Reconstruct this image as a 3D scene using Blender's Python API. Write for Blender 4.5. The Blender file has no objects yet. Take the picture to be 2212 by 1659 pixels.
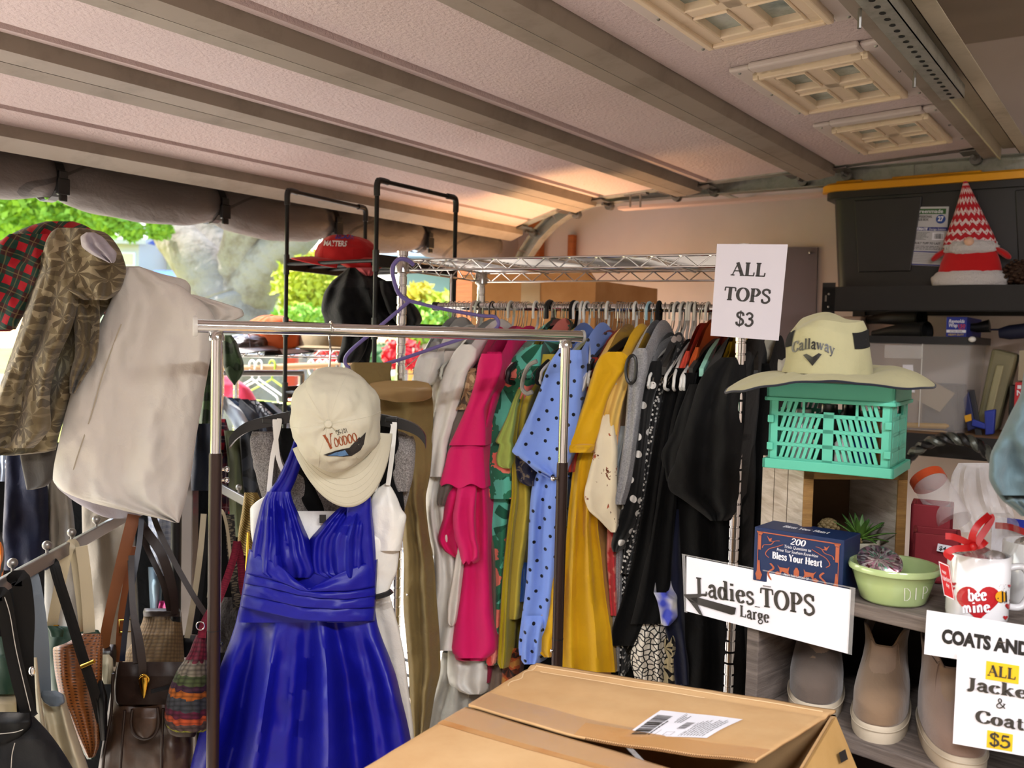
import bpy, bmesh, math, random
from mathutils import Vector as V, Matrix, noise
random.seed(7)
R = math.radians
SC = bpy.context.scene
COL = SC.collection
FPX, CX, CY = 2000.0, 1106.0, 829.5
PITCH, ROLL, CAMZ = 0.0472, 0.0245, 1.60
# ---------------------------------------------------------------- camera
fw = V((0, math.cos(PITCH), -math.sin(PITCH)))
up0 = V((0, math.sin(PITCH), math.cos(PITCH))); rt0 = V((1, 0, 0))
rt = rt0*math.cos(ROLL) + up0*math.sin(ROLL)
up = up0*math.cos(ROLL) - rt0*math.sin(ROLL)
CAM = V((0, 0, CAMZ))
cd = bpy.data.cameras.new('camera'); cam = bpy.data.objects.new('camera', cd); COL.objects.link(cam)
cam.matrix_world = Matrix(((rt.x, up.x, -fw.x, 0), (rt.y, up.y, -fw.y, 0), (rt.z, up.z, -fw.z, CAMZ), (0, 0, 0, 1)))
cd.sensor_fit = 'HORIZONTAL'; cd.sensor_width = 36; cd.lens = FPX/2212*36
cd.clip_start = 0.05; cd.clip_end = 300
cd.dof.use_dof = True; cd.dof.focus_distance = 1.75; cd.dof.aperture_fstop = 6.0
SC.camera = cam
# ---------------------------------------------------------------- world, sun, colour
w = bpy.data.worlds.new('sky'); SC.world = w; w.use_nodes = True
nt = w.node_tree; nt.nodes.clear()
sky = nt.nodes.new('ShaderNodeTexSky'); sky.sky_type = 'NISHITA'; sky.sun_disc = False
sky.sun_elevation = R(38); sky.sun_rotation = R(-60); sky.air_density = 1.2; sky.dust_density = 2.0
bg = nt.nodes.new('ShaderNodeBackground'); bg.inputs['Strength'].default_value = 0.85
wo = nt.nodes.new('ShaderNodeOutputWorld')
nt.links.new(sky.outputs[0], bg.inputs[0]); nt.links.new(bg.outputs[0], wo.inputs[0])
sl = bpy.data.lights.new('sun', 'SUN'); sl.energy = 9.5; sl.angle = R(0.6); sl.color = (1.0, .94, .86)
sun = bpy.data.objects.new('sun', sl); COL.objects.link(sun)
sun.rotation_euler = (V((math.sin(R(35.1)), math.cos(R(35.1)), 0))*.22 + V((-math.cos(R(35.1)), math.sin(R(35.1)), 0))*-.42 + V((0, 0, -.75))).to_track_quat('-Z', 'Y').to_euler()
SC.view_settings.view_transform = 'Standard'; SC.view_settings.look = 'None'
SC.view_settings.exposure = 0.0; SC.view_settings.gamma = 1.0
try: SC.view_settings.use_curve_mapping = False
except Exception: pass
SC.cycles.use_denoising = True
SC.cycles.use_adaptive_sampling = True; SC.cycles.adaptive_threshold = 0.04
SC.cycles.max_bounces = 6; SC.cycles.diffuse_bounces = 4; SC.cycles.glossy_bounces = 4; SC.cycles.transparent_max_bounces = 12
SC.cycles.caustics_reflective = False; SC.cycles.caustics_refractive = False
SC.cycles.sample_clamp_indirect = 6.0

# ---------------------------------------------------------------- geometry of the place
def ray(px, py):
    return fw + rt*((px-CX)/FPX) + up*((CY-py)/FPX)
def P(px, py, Y):
    d = ray(px, py); return CAM + d*(Y/d.y)
def PL(px, py, o, n):
    d = ray(px, py); return CAM + d*((V(o)-CAM).dot(n)/d.dot(n))
def pz(px, py, z):
    d = ray(px, py); return CAM + d*((z-CAMZ)/d.z)
A1 = R(35.1)
U = V((math.sin(A1), math.cos(A1), 0)); W = V((-math.cos(A1), math.sin(A1), 0)); Z = V((0, 0, 1))
def room(u, v, z): return U*u + W*v + Z*z      # door-width, towards-the-opening, height

# ---------------------------------------------------------------- mesh building
ORG = {}
def lerp(a, b, t): return a + (b-a)*t
def sm(x): x = max(0, min(1, x)); return x*x*(3-2*x)
class MB:
    def __init__(s): s.v = []; s.f = []; s.uv = []
    def add(s, pts): i = len(s.v); s.v += [V(p) for p in pts]; return i
    def face(s, ids, uv=None):
        s.f.append(tuple(ids)); s.uv.append(uv)
    def poly(s, pts, uv=None):
        i = s.add(pts); s.face(range(i, i+len(pts)), uv); return s
    def quadbox(s, o, a, b, c):
        o, a, b, c = V(o), V(a), V(b), V(c)
        if a.cross(b).dot(c) < 0: a, b = b, a
        i = s.add([o, o+a, o+a+b, o+b, o+c, o+a+c, o+a+b+c, o+b+c])
        la, lb, lc = a.length, b.length, c.length
        for q, (m, n) in (((0,3,2,1),(lb,la)), ((4,5,6,7),(la,lb)), ((0,1,5,4),(la,lc)), ((1,2,6,5),(lb,lc)), ((2,3,7,6),(la,lc)), ((3,0,4,7),(lb,lc))):
            s.face([i+k for k in q], [(0,0),(m,0),(m,n),(0,n)])
        return s
    def cbox(s, c, sx, sy, sz, ax=V((1,0,0)), ay=V((0,1,0)), az=V((0,0,1))):
        a, b, d = ax*sx, ay*sy, az*sz
        return s.quadbox(V(c)-a/2-b/2-d/2, a, b, d)
    def slab(s, pts, n):
        n = V(n); pts = [V(p) for p in pts]; k = len(pts)
        nn = V((0,0,0))
        for j in range(k): nn += (pts[j]-pts[0]).cross(pts[(j+1) % k]-pts[0])
        if nn.dot(n) < 0: pts = pts[::-1]
        ax = (pts[1]-pts[0]).normalized(); ay = nn.normalized().cross(ax)
        uv = [((p-pts[0]).dot(ax), (p-pts[0]).dot(ay)) for p in pts]
        i = s.add(pts); j = s.add([p+n for p in pts])
        s.face([i+q for q in range(k)][::-1], uv[::-1]); s.face([j+q for q in range(k)], uv)
        for q in range(k):
            r_ = (q+1) % k; L = (pts[r_]-pts[q]).length
            s.face([i+q, i+r_, j+r_, j+q], [(0,0),(L,0),(L,n.length),(0,n.length)])
        return s
    def tube(s, pts, r, seg=8, closed=False, caps=True, flat=1.0, ref=None):
        pts = [V(p) for p in pts]; n = len(pts)
        rr = r if isinstance(r, (list, tuple)) else [r]*n
        T = []
        for k in range(n):
            a = pts[(k-1) % n] if (closed or k > 0) else pts[k]
            b = pts[(k+1) % n] if (closed or k < n-1) else pts[k]
            T.append((b-a).normalized() if (b-a).length > 1e-9 else V((0,0,1)))
        nrm = V(ref) if ref is not None else (V((0,0,1)) if abs(T[0].z) < .9 else V((1,0,0)))
        rings = []; L = 0
        for k in range(n):
            nrm = nrm - T[k]*nrm.dot(T[k])
            if nrm.length < 1e-6: nrm = T[k].orthogonal()
            nrm.normalize(); bi = T[k].cross(nrm)
            if k: L += (pts[k]-pts[k-1]).length
            i = s.add([pts[k] + nrm*(math.cos(2*math.pi*q/seg)*rr[k]*flat) + bi*(math.sin(2*math.pi*q/seg)*rr[k]) for q in range(seg)])
            rings.append((i, L))
        m = n if closed else n-1
        for k in range(m):
            a, la = rings[k]; b, lb = rings[(k+1) % n]
            for q in range(seg):
                q2 = (q+1) % seg
                s.face([a+q, a+q2, b+q2, b+q], [(q/seg*.05, la), ((q+1)/seg*.05, la), ((q+1)/seg*.05, lb), (q/seg*.05, lb)])
        if caps and not closed:
            s.face([rings[0][0]+q for q in range(seg)][::-1]); s.face([rings[-1][0]+q for q in range(seg)])
        return s
    def grid(s, fn, nu, nv, closed=True, uvs=(1, 1), cap0=False, cap1=False):
        pts = []
        m = nu if closed else nu+1
        for j in range(nv+1):
            for i in range(m): pts.append(fn(i/nu, j/nv))
        b = s.add(pts)
        for j in range(nv):
            for i in range(nu):
                i2 = (i+1) % m
                u0, u1, v0, v1 = i/nu*uvs[0], (i+1)/nu*uvs[0], j/nv*uvs[1], (j+1)/nv*uvs[1]
                s.face([b+j*m+i, b+j*m+i2, b+(j+1)*m+i2, b+(j+1)*m+i], [(u0,v0),(u1,v0),(u1,v1),(u0,v1)])
        if cap0: s.face([b+i for i in range(m)][::-1])
        if cap1: s.face([b+nv*m+i for i in range(m)])
        return s
    def lathe(s, prof, c, seg=32, ax=V((1,0,0)), ay=V((0,1,0)), az=V((0,0,1)), sx=1, sy=1, uvw=1):
        c = V(c); n = len(prof)-1
        def fn(u, v):
            k = min(int(v*n+1e-6), n); r, h = prof[k]
            t = 2*math.pi*u
            return c + ax*(math.cos(t)*r*sx) + ay*(math.sin(t)*r*sy) + az*h
        H = sum(math.hypot(prof[i+1][0]-prof[i][0], prof[i+1][1]-prof[i][1]) for i in range(n))
        return s.grid(fn, seg, n, True, (2*math.pi*max(p[0] for p in prof)*uvw, H*uvw), prof[0][0] > 1e-6, prof[-1][0] > 1e-6)
    def ball(s, c, r, seg=14, rings=8, sc=(1, 1, 1)):
        c = V(c)
        def fn(u, v):
            t, p = 2*math.pi*u, math.pi*v
            return c + V((math.cos(t)*math.sin(p)*r*sc[0], math.sin(t)*math.sin(p)*r*sc[1], -math.cos(p)*r*sc[2]))
        return s.grid(fn, seg, rings, True, (r*6, r*3))
    def mesh(s, vs, fs, mp):
        i = s.add([mp(v) for v in vs])
        for f in fs: s.face([i+k for k in f])
        return s
    def build(s, name, mat, parent=None, smooth=40, bevel=0, sub=0, solid=0, org=None, weld=False):
        if parent is not None: o0 = ORG[parent.name]
        elif org is not None: o0 = V(org)
        else:
            n = max(1, len(s.v)); c = sum(s.v, V((0,0,0)))/n
            o0 = V((c.x, c.y, min(p.z for p in s.v)))
        me = bpy.data.meshes.new(name)
        me.from_pydata([tuple(p-o0) for p in s.v], [], s.f)
        ul = me.uv_layers.new(name='UVMap'); k = 0; buf = []
        for f, uv in zip(s.f, s.uv):
            if uv is None:
                for q in f: p = s.v[q]-o0; buf += [p.x+p.y*.6, p.z+p.y*.3]
            else:
                for t in uv: buf += [t[0], t[1]]
        if len(buf) == 2*len(ul.data): ul.data.foreach_set('uv', buf)
        if weld:
            bm = bmesh.new(); bm.from_mesh(me); bmesh.ops.remove_doubles(bm, verts=bm.verts, dist=1e-5); bm.to_mesh(me); bm.free()
        me.update()
        if smooth:
            me.polygons.foreach_set('use_smooth', [True]*len(me.polygons))
            try: me.set_sharp_from_angle(angle=R(smooth))
            except Exception: pass
        if mat: me.materials.append(mat)
        o = bpy.data.objects.new(name, me); COL.objects.link(o)
        if parent is not None: o.parent = parent
        else: o.location = o0
        ORG[o.name] = o0
        if solid:
            m = o.modifiers.new('thickness', 'SOLIDIFY'); m.thickness = solid; m.offset = 0
        if bevel:
            m = o.modifiers.new('bevel', 'BEVEL'); m.width = bevel; m.segments = 2; m.limit_method = 'ANGLE'; m.angle_limit = R(40)
        if sub:
            m = o.modifiers.new('smooth', 'SUBSURF'); m.levels = sub; m.render_levels = sub
        return o
def tag(o, label, cat, group=None, kind=None):
    o['label'] = label
    if cat: o['category'] = cat
    if group: o['group'] = group
    if kind: o['kind'] = kind
    return o
def thing(name, label, cat, loc, group=None):
    o = bpy.data.objects.new(name, None); COL.objects.link(o); o.location = V(loc); o.empty_display_size = .05
    ORG[o.name] = V(loc); return tag(o, label, cat, group)
def struct(o, label=None):
    o['kind'] = 'structure'
    if label: o['label'] = label
    return o
def copy_tree(o, loc, rotz=None, label=None, group=None, scale=None):
    c = o.copy(); COL.objects.link(c); c.location = V(loc)
    if rotz is not None: c.rotation_euler = (0, 0, rotz)
    if scale: c.scale = scale
    if label: c['label'] = label
    if group: c['group'] = group
    for ch in list(o.children):
        k = ch.copy(); COL.objects.link(k); k.parent = c
    ORG[c.name] = V(loc)
    return c
def hermite(rows, y):
    """rows: (y, a, b, ...) sorted on y; smooth interpolation of the rest"""
    n = len(rows)
    if y <= rows[0][0]: return rows[0][1:]
    if y >= rows[-1][0]: return rows[-1][1:]
    k = 0
    while rows[k+1][0] < y: k += 1
    a, b = rows[k], rows[k+1]; h = b[0]-a[0]; t = (y-a[0])/h
    out = []
    for c in range(1, len(a)):
        sl = (b[c]-a[c])/h
        def tan(i):
            if i == 0 or i == n-1: return (rows[min(i+1, n-1)][c]-rows[max(i-1, 0)][c])/(rows[min(i+1, n-1)][0]-rows[max(i-1, 0)][0])
            s0 = (rows[i][c]-rows[i-1][c])/(rows[i][0]-rows[i-1][0]); s1 = (rows[i+1][c]-rows[i][c])/(rows[i+1][0]-rows[i][0])
            return 0 if s0*s1 <= 0 else 2*s0*s1/(s0+s1)
        m0, m1 = tan(k)*h, tan(k+1)*h
        t2, t3 = t*t, t*t*t
        out.append((2*t3-3*t2+1)*a[c] + (t3-2*t2+t)*m0 + (-2*t3+3*t2)*b[c] + (t3-t2)*m1)
    return tuple(out)
def curve(pts, n=8, closed=False):
    """Catmull-Rom through points"""
    pts = [V(p) for p in pts]; out = []; m = len(pts)
    rng = range(m if closed else m-1)
    for k in rng:
        g = (lambda i: pts[i % m]) if closed else (lambda i: pts[max(0, min(m-1, i))])
        p0, p1, p2, p3 = g(k-1), g(k), g(k+1), g(k+2)
        for j in range(n):
            t = j/n
            out.append(.5*((2*p1)+(p2-p0)*t+(2*p0-5*p1+4*p2-p3)*t*t+(3*p1-p0-3*p2+p3)*t*t*t))
    if not closed: out.append(pts[-1])
    return out
# ---------------------------------------------------------------- materials (procedural)
def hx(h, k=1.0):
    h = h.lstrip('#'); c = [int(h[i:i+2], 16)/255 for i in (0, 2, 4)]
    return tuple([((x/12.92) if x <= .04045 else ((x+.055)/1.055)**2.4)*k for x in c] + [1])
class G:
    front = False
    def __init__(s, m): s.t = m.node_tree; s.N = s.t.nodes; s.L = s.t.links
    def new(s, ty, **kw):
        n = s.N.new(ty)
        for k, v_ in kw.items(): setattr(n, k, v_)
        return n
    def put(s, sock, v_):
        if isinstance(v_, bpy.types.NodeSocket): s.L.new(v_, sock)
        elif v_ is not None: sock.default_value = v_
    def uv(s, sx=1, sy=1, rot=0, src='UV'):
        c = s.new('ShaderNodeTexCoord'); m = s.new('ShaderNodeMapping')
        if src == 'UV' and s.front:     # woven prints: in the plane the garment hangs in, in metres
            x, y, z = s.sep(c.outputs['Object']); b = s.new('ShaderNodeCombineXYZ')
            s.put(b.inputs[0], s.m('ADD', s.m('MULTIPLY', x, 1.02), s.m('MULTIPLY', y, -.12))); s.put(b.inputs[1], z)
            s.L.new(b.outputs[0], m.inputs[0])
        else: s.L.new(c.outputs[src], m.inputs[0])
        m.inputs['Scale'].default_value = (sx, sy, sx if src != 'UV' else 1); m.inputs['Rotation'].default_value = (0, 0, rot)
        return m.outputs[0]
    def sep(s, vec):
        n = s.new('ShaderNodeSeparateXYZ'); s.L.new(vec, n.inputs[0]); return n.outputs
    def m(s, op, a, b=None, c=None):
        n = s.new('ShaderNodeMath', operation=op)
        s.put(n.inputs[0], a); s.put(n.inputs[1], b)
        if c is not None: s.put(n.inputs[2], c)
        return n.outputs[0]
    def mix(s, f, a, b, mode='MIX'):
        n = s.new('ShaderNodeMix', data_type='RGBA', blend_type=mode)
        s.put(n.inputs[0], f); s.put(n.inputs[6], a); s.put(n.inputs[7], b); return n.outputs[2]
    def noise(s, vec, sc, det=3, rough=.5, dist=0):
        n = s.new('ShaderNodeTexNoise'); s.put(n.inputs['Vector'], vec); n.inputs['Scale'].default_value = sc
        n.inputs['Detail'].default_value = det; n.inputs['Roughness'].default_value = rough; n.inputs['Distortion'].default_value = dist
        return n.outputs['Fac']
    def vor(s, vec, sc, rnd=1.0, feat='F1', out='Distance'):
        n = s.new('ShaderNodeTexVoronoi', feature=feat, voronoi_dimensions='2D'); s.put(n.inputs['Vector'], vec)
        n.inputs['Scale'].default_value = sc; n.inputs['Randomness'].default_value = rnd; return n.outputs[out]
    def wave(s, vec, sc, dist=0, det=2, dsc=1, prof='SIN', bd='X'):
        n = s.new('ShaderNodeTexWave', wave_profile=prof, bands_direction=bd); s.put(n.inputs['Vector'], vec); n.inputs['Scale'].default_value = sc
        n.inputs['Distortion'].default_value = dist; n.inputs['Detail'].default_value = det; n.inputs['Detail Scale'].default_value = dsc
        return n.outputs['Fac']
    def ramp(s, f, stops, const=False):
        n = s.new('ShaderNodeValToRGB'); cr = n.color_ramp
        if const: cr.interpolation = 'CONSTANT'
        while len(cr.elements) < len(stops): cr.elements.new(.5)
        for e, (p, c) in zip(cr.elements, stops): e.position = p; e.color = c
        s.put(n.inputs[0], f); return n.outputs[0]
    def bump(s, h, st=.3, d=.002, nrm=None):
        n = s.new('ShaderNodeBump'); s.put(n.inputs['Height'], h); n.inputs['Strength'].default_value = st; n.inputs['Distance'].default_value = d
        if nrm is not None: s.put(n.inputs['Normal'], nrm)
        return n.outputs[0]
MATS = {}
def mat(name, col='808080', rough=.8, metal=0, bump=None, pat=None, spec=.4, sheen=0, trans=0, alpha=1, emit=None, var=0, coat=0, sss=0):
    """bump=(scale,strength,distance) fine noise; pat(g) -> colour socket or (colour, height socket)"""
    if name in MATS: return MATS[name]
    m = bpy.data.materials.new(name); m.use_nodes = True
    b = m.node_tree.nodes['Principled BSDF']; g = G(m)
    base = hx(col) if isinstance(col, str) else col
    h = None; c = base
    if pat:
        r_ = pat(g)
        if isinstance(r_, tuple): c, h = r_
        else: c = r_
    if var:
        n = g.noise(g.uv(src='Object'), 6, 4, .6)
        k = g.ramp(n, [(.25, (1-var,)*3+(1,)), (.75, (1+var*.4,)*3+(1,))])
        c = g.mix(1.0, c, k, 'MULTIPLY')
    g.put(b.inputs['Base Color'], c)
    b.inputs['Roughness'].default_value = rough; b.inputs['Metallic'].default_value = metal
    b.inputs['Specular IOR Level'].default_value = spec
    if sheen: b.inputs['Sheen Weight'].default_value = sheen
    if coat: b.inputs['Coat Weight'].default_value = coat; b.inputs['Coat Roughness'].default_value = .08
    if trans: b.inputs['Transmission Weight'].default_value = trans
    if alpha < 1: b.inputs['Alpha'].default_value = alpha
    if emit: b.inputs['Emission Color'].default_value = hx(emit[0]); b.inputs['Emission Strength'].default_value = emit[1]
    nrm = None
    if h is not None: nrm = g.bump(h, .5, .003)
    if bump:
        nrm = g.bump(g.noise(g.uv(src='Object'), bump[0], 4, .6), bump[1], bump[2] if len(bump) > 2 else .002, nrm)
    if nrm is not None: g.put(b.inputs['Normal'], nrm)
    MATS[name] = m; return m
def cloth(name, col, rough=.9, wrinkle=.35, pat=None, sheen=.15, spec=.2, var=.06):
    """woven cloth: crumple plus fine weave"""
    if name in MATS: return MATS[name]
    G.front = True; m = mat(name, col, rough, pat=pat, spec=spec, sheen=sheen, var=var); G.front = False
    b = m.node_tree.nodes['Principled BSDF']; g = G(m)
    oc = g.uv(1, .45, src='Object')
    n1 = g.noise(oc, 14, 4, .55, .4)
    n2 = g.noise(g.uv(src='Object'), 420, 2, .5)
    hh = g.m('ADD', n1, g.m('MULTIPLY', n2, .05))
    old = b.inputs['Normal'].links[0].from_socket if b.inputs['Normal'].links else None
    g.put(b.inputs['Normal'], g.bump(hh, wrinkle, .02, old))
    return m
def plain(c): return hx(c)
# patterns --------------------------------------------------------------
def p_plaid(c0, c1, c2, c3, s=8, rot=0):
    def f(g):
        x, y, _ = g.sep(g.uv(s, s, rot))
        fx, fy = g.m('FRACT', x), g.m('FRACT', y)
        bx, by = g.m('LESS_THAN', fx, .5), g.m('LESS_THAN', fy, .5)
        c = g.mix(g.m('MULTIPLY', bx, by), g.mix(g.m('MAXIMUM', bx, by), hx(c0), hx(c2)), hx(c1))
        lx = g.m('LESS_THAN', g.m('ABSOLUTE', g.m('SUBTRACT', fx, .75)), .03); ly = g.m('LESS_THAN', g.m('ABSOLUTE', g.m('SUBTRACT', fy, .75)), .03)
        return g.mix(g.m('MULTIPLY', g.m('MAXIMUM', lx, ly), .28), c, hx(c3))
    return f
def p_dots(bg_, dot, s=24, r_=.2, rnd=0.35):
    def f(g):
        d = g.vor(g.uv(s, s, .5), 1, rnd)
        return g.mix(g.m('LESS_THAN', d, r_), hx(bg_), hx(dot))
    return f
def burst(g, v_, sc, n=3.5, r_=.62, t=.5):
    """mask of palm-like leaf bursts, one in each cell"""
    q = g.new('ShaderNodeVectorMath', operation='SCALE'); g.put(q.inputs[0], v_); q.inputs[3].default_value = sc
    pos = g.vor(q.outputs[0], 1, .9, 'F1', 'Position'); d = g.new('ShaderNodeVectorMath', operation='SUBTRACT'); g.put(d.inputs[0], q.outputs[0]); g.put(d.inputs[1], pos)
    x, y, _ = g.sep(d.outputs[0]); px_, py_, _ = g.sep(pos)
    a = g.m('ADD', g.m('ARCTAN2', y, x), g.m('MULTIPLY', px_, 2.3)); r = g.m('SQRT', g.m('ADD', g.m('MULTIPLY', x, x), g.m('MULTIPLY', y, y)))
    sp = g.m('ABSOLUTE', g.m('SINE', g.m('MULTIPLY', a, n)))
    return g.m('MULTIPLY', g.m('GREATER_THAN', sp, g.m('ADD', t-.15, g.m('MULTIPLY', r, .75))), g.m('LESS_THAN', r, r_))
def p_leaf(bg_, l1, l2, s=9):
    def f(g):
        v_ = g.uv(s, s, .4); n = g.noise(v_, .6, 3, .6)
        c = g.mix(g.m('MULTIPLY', burst(g, g.uv(s, s, 1.1), .9, 2.5), .8), g.mix(g.ramp(n, [(.4, (0, 0, 0, 1)), (.65, (1, 1, 1, 1))]), hx(bg_), hx(l1)), hx(l1))
        return g.mix(burst(g, v_, .8), c, hx(l2))
    return f
def p_floral(bg_, c1, c2, c3, s=14, t1=.34, t2=.42):
    def f(g):
        v_ = g.uv(s, s)
        d = g.vor(v_, 1, 1); n = g.noise(v_, 2.2, 3, .6)
        d2 = g.m('ADD', d, g.m('MULTIPLY', g.m('SUBTRACT', n, .5), .7))
        c = g.mix(burst(g, g.uv(s, s, .9), .8), hx(bg_), hx(c2))
        c = g.mix(g.m('LESS_THAN', d2, t2*.75), c, hx(c3))
        return g.mix(g.m('LESS_THAN', d2, t1*.62), c, hx(c1))
    return f
def p_cells(bg_, fg, s=60, t=.12):
    def f(g):
        d = g.vor(g.uv(s, s*1.1), 1, .9, 'DISTANCE_TO_EDGE')
        return g.mix(g.m('GREATER_THAN', d, t), hx(bg_), hx(fg))
    return f
def p_marl(a, b_, s=320):
    def f(g):
        n = g.noise(g.uv(1, 1, src='Object'), s, 3, .8)
        return g.ramp(n, [(.38, hx(a)), (.62, hx(b_))])
    return f
def p_wood(a, b_, s=3.0, rot=0, stretch=12):
    def f(g):
        u = g.uv(s, s*stretch, rot)
        n = g.noise(u, 4, 6, .65, .6)
        return g.ramp(n, [(.3, hx(a)), (.7, hx(b_))]), n
    return f
def p_card(a, b_):
    def f(g):
        n = g.noise(g.uv(1, 1, src='Object'), 7, 5, .6)
        n2 = g.wave(g.uv(230, 1), 1, .3)
        c = g.ramp(n, [(.3, hx(a)), (.75, hx(b_))])
        return c, g.m('ADD', g.m('MULTIPLY', n2, .10), n)
    return f
def p_grid(bg_, dot, s=90, r_=.3):
    def f(g):
        x, y, _ = g.sep(g.uv(s, s))
        a = g.m('SUBTRACT', g.m('FRACT', x), .5); b_ = g.m('SUBTRACT', g.m('FRACT', y), .5)
        d = g.m('SQRT', g.m('ADD', g.m('MULTIPLY', a, a), g.m('MULTIPLY', b_, b_)))
        return g.mix(g.m('LESS_THAN', d, r_), hx(bg_), hx(dot)), d
    return f
def p_dirty(c, d, lo=.5, s=5, amt=.5, st=1):
    def f(g):
        n = g.noise(g.uv(1, 1, src='Object'), s, 6, .7)
        return g.mix(g.m('MULTIPLY', g.ramp(n, [(lo, (0,0,0,1)), (lo+.22, (1,1,1,1))]), amt), hx(c), hx(d))
    return f
chrome = mat('chrome', 'd8d8d8', .12, 1.0)
chrome_d = mat('dull_chrome', 'b8b4ae', .24, 1.0)
steel = mat('grey_steel', '8a8884', .38, .9, bump=(300, .05))
galv = mat('galvanised', 'a8aaa4', .42, .7, pat=p_dirty('b4b6ae', '8c8e84', .45, 24, .7))
bronze = mat('bronze_tube', '33241f', .32, .35, spec=.5)
black_pl = mat('black_plastic', '101010', .38, spec=.5)
black_mt = mat('black_metal', '0c0c0c', .45, .2)
white_pl = mat('white_plastic', 'dcdcd6', .35)
paper = mat('white_paper', 'e4e4ec', .7, var=.02)
paper_w = mat('warm_paper', 'dcd6dc', .7, var=.02)
ink = mat('black_ink', '1c1a1a', .6)
ink_soft = mat('dark_grey_ink', '37332f', .6)
clear = mat('clear_plastic', 'f4f6f6', .08, trans=0, alpha=.22, spec=.7)
laminate = mat('laminate_film', 'd8d8d8', .12, alpha=.28, spec=.8)
glass = mat('window_glass', '9fb0ac', .06, alpha=.55, spec=.8)
# ---------------------------------------------------------------- cloth builders
def spow(c, e): return math.copysign(abs(c)**e, c)
def nz(x, y, z=0): return noise.noise(V((x, y, z)))
def drape(rows, Y, thick=.03, folds=((3, .006, 0),), seed=0, nu=84, nv=64, hem=0, grow=.35, wr=.004, mb=None, back=1.0, top=.3, cap=False):
    """a hanging cloth body with front, sides and back; rows (py, xl, xr[, dY])"""
    mb = mb or MB(); y0, y1 = rows[0][0], rows[-1][0]
    rows = [tuple(r_)+(0,)*(4-len(r_)) for r_ in rows]
    Yf = Y if callable(Y) else (lambda a, b: Y)
    wm = sum(r_[2]-r_[1] for r_ in rows)/len(rows)
    Ym = Yf((rows[0][1]+rows[0][2])/2, y0)
    def fn(u, v):
        y = lerp(y0, y1, v); xl, xr, dY = hermite(rows, y)
        t = 2*math.pi*u; c, s = math.cos(t), math.sin(t)
        cx = spow(c, .8); mid, hw = (xl+xr)/2, (xr-xl)/2
        px = mid - hw*cx
        T = thick*(top+(1-top)*min(1, v*3))
        D = -T*spow(s, .6)
        if s < 0: D *= back
        g_ = sm((v+.05)/grow) if grow else 1
        F = 0
        for fr, am, ph in folds:
            F += am*math.sin(2*math.pi*(fr*cx*.5 + ph + .22*nz(v*1.7+seed, cx*1.2, ph)))
        D += F*g_*abs(s)**.4*(1 if s > 0 else .6)
        D += wr*nz(px*.018+seed, y*.012, seed*1.7)*abs(s)**.3*2 + wr*.7*nz(px*.05, y*.03+seed, 3.1)*abs(s)**.3
        py = y + (hem*math.sin(2*math.pi*(folds[0][0]*cx*.5+folds[0][2])) * v**4 if folds and hem else 0)
        return P(px, py, Yf(px, py)+D)
    mb.grid(fn, nu, nv, True, (2*wm*Ym/FPX, (y1-y0)*Ym/FPX), False, cap)
    return mb
E1 = V((.906, -.423, 0)); E2 = V((.423, .906, 0))
N0 = V((-.28, 2.42, 0)); ROD0 = V((-.195, 2.60, 0)); RODZ = 1.69
def on_row(px, py, off=0.0): return PL(px, py, N0+E2*off, E2)
def rackY(px): return PL(px, 800, N0, E2).y
def top(rows, off=0.0, bulge=.025, length=.30, hump=.07, folds=((1.5, .005, 0),), seed=0, nu=64, nv=56, wr=.004, mb=None, hem=0, taper=0):
    """a top on a hanger seen along its shoulder: near edge follows rows, the body runs back along the hanger"""
    mb = mb or MB(); y0, y1 = rows[0][0], rows[-1][0]
    wm = sum(r_[2]-r_[1] for r_ in rows)/len(rows)
    def fn(u, v):
        y = lerp(y0, y1, v); xl, xr = hermite(rows, y)
        t = 2*math.pi*u; c, s = math.cos(t), math.sin(t)
        mid, hw = (xl+xr)/2, (xr-xl)/2
        cx = spow(c, .8 if s >= 0 else .35)
        px = mid - hw*cx
        g_ = sm((v+.1)/.4)
        py = y + hem*math.sin(6*cx+seed)*v**5
        b = on_row(px, py, off)
        if s >= 0:
            D = -bulge*s**.7*min(1, .25+v*4)
            for fr, am, ph in folds: D += am*g_*math.sin(2*math.pi*(fr*cx*.5+ph+.25*nz(v*2+seed, cx, ph)))*s**.4
            D += wr*s**.3*(2*nz(px*.02+seed, y*.013, seed)+.7*nz(px*.055, y*.035, seed+4))
            # move along the view ray so that the outline stays
            return CAM + (b-CAM)*(1 + D/ (b-CAM).length)
        k = abs(s)**.7
        q = b + E2*(length*k) + Z*(hump*math.sin(math.pi*k)*max(0, 1-v/.35))
        q += E1*(.006*math.sin(k*9+seed+v*3)*g_)
        return q
    mb.grid(fn, nu, nv, True, (2*(wm*2.2/FPX+length), (y1-y0)*2.2/FPX))
    return mb
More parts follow.
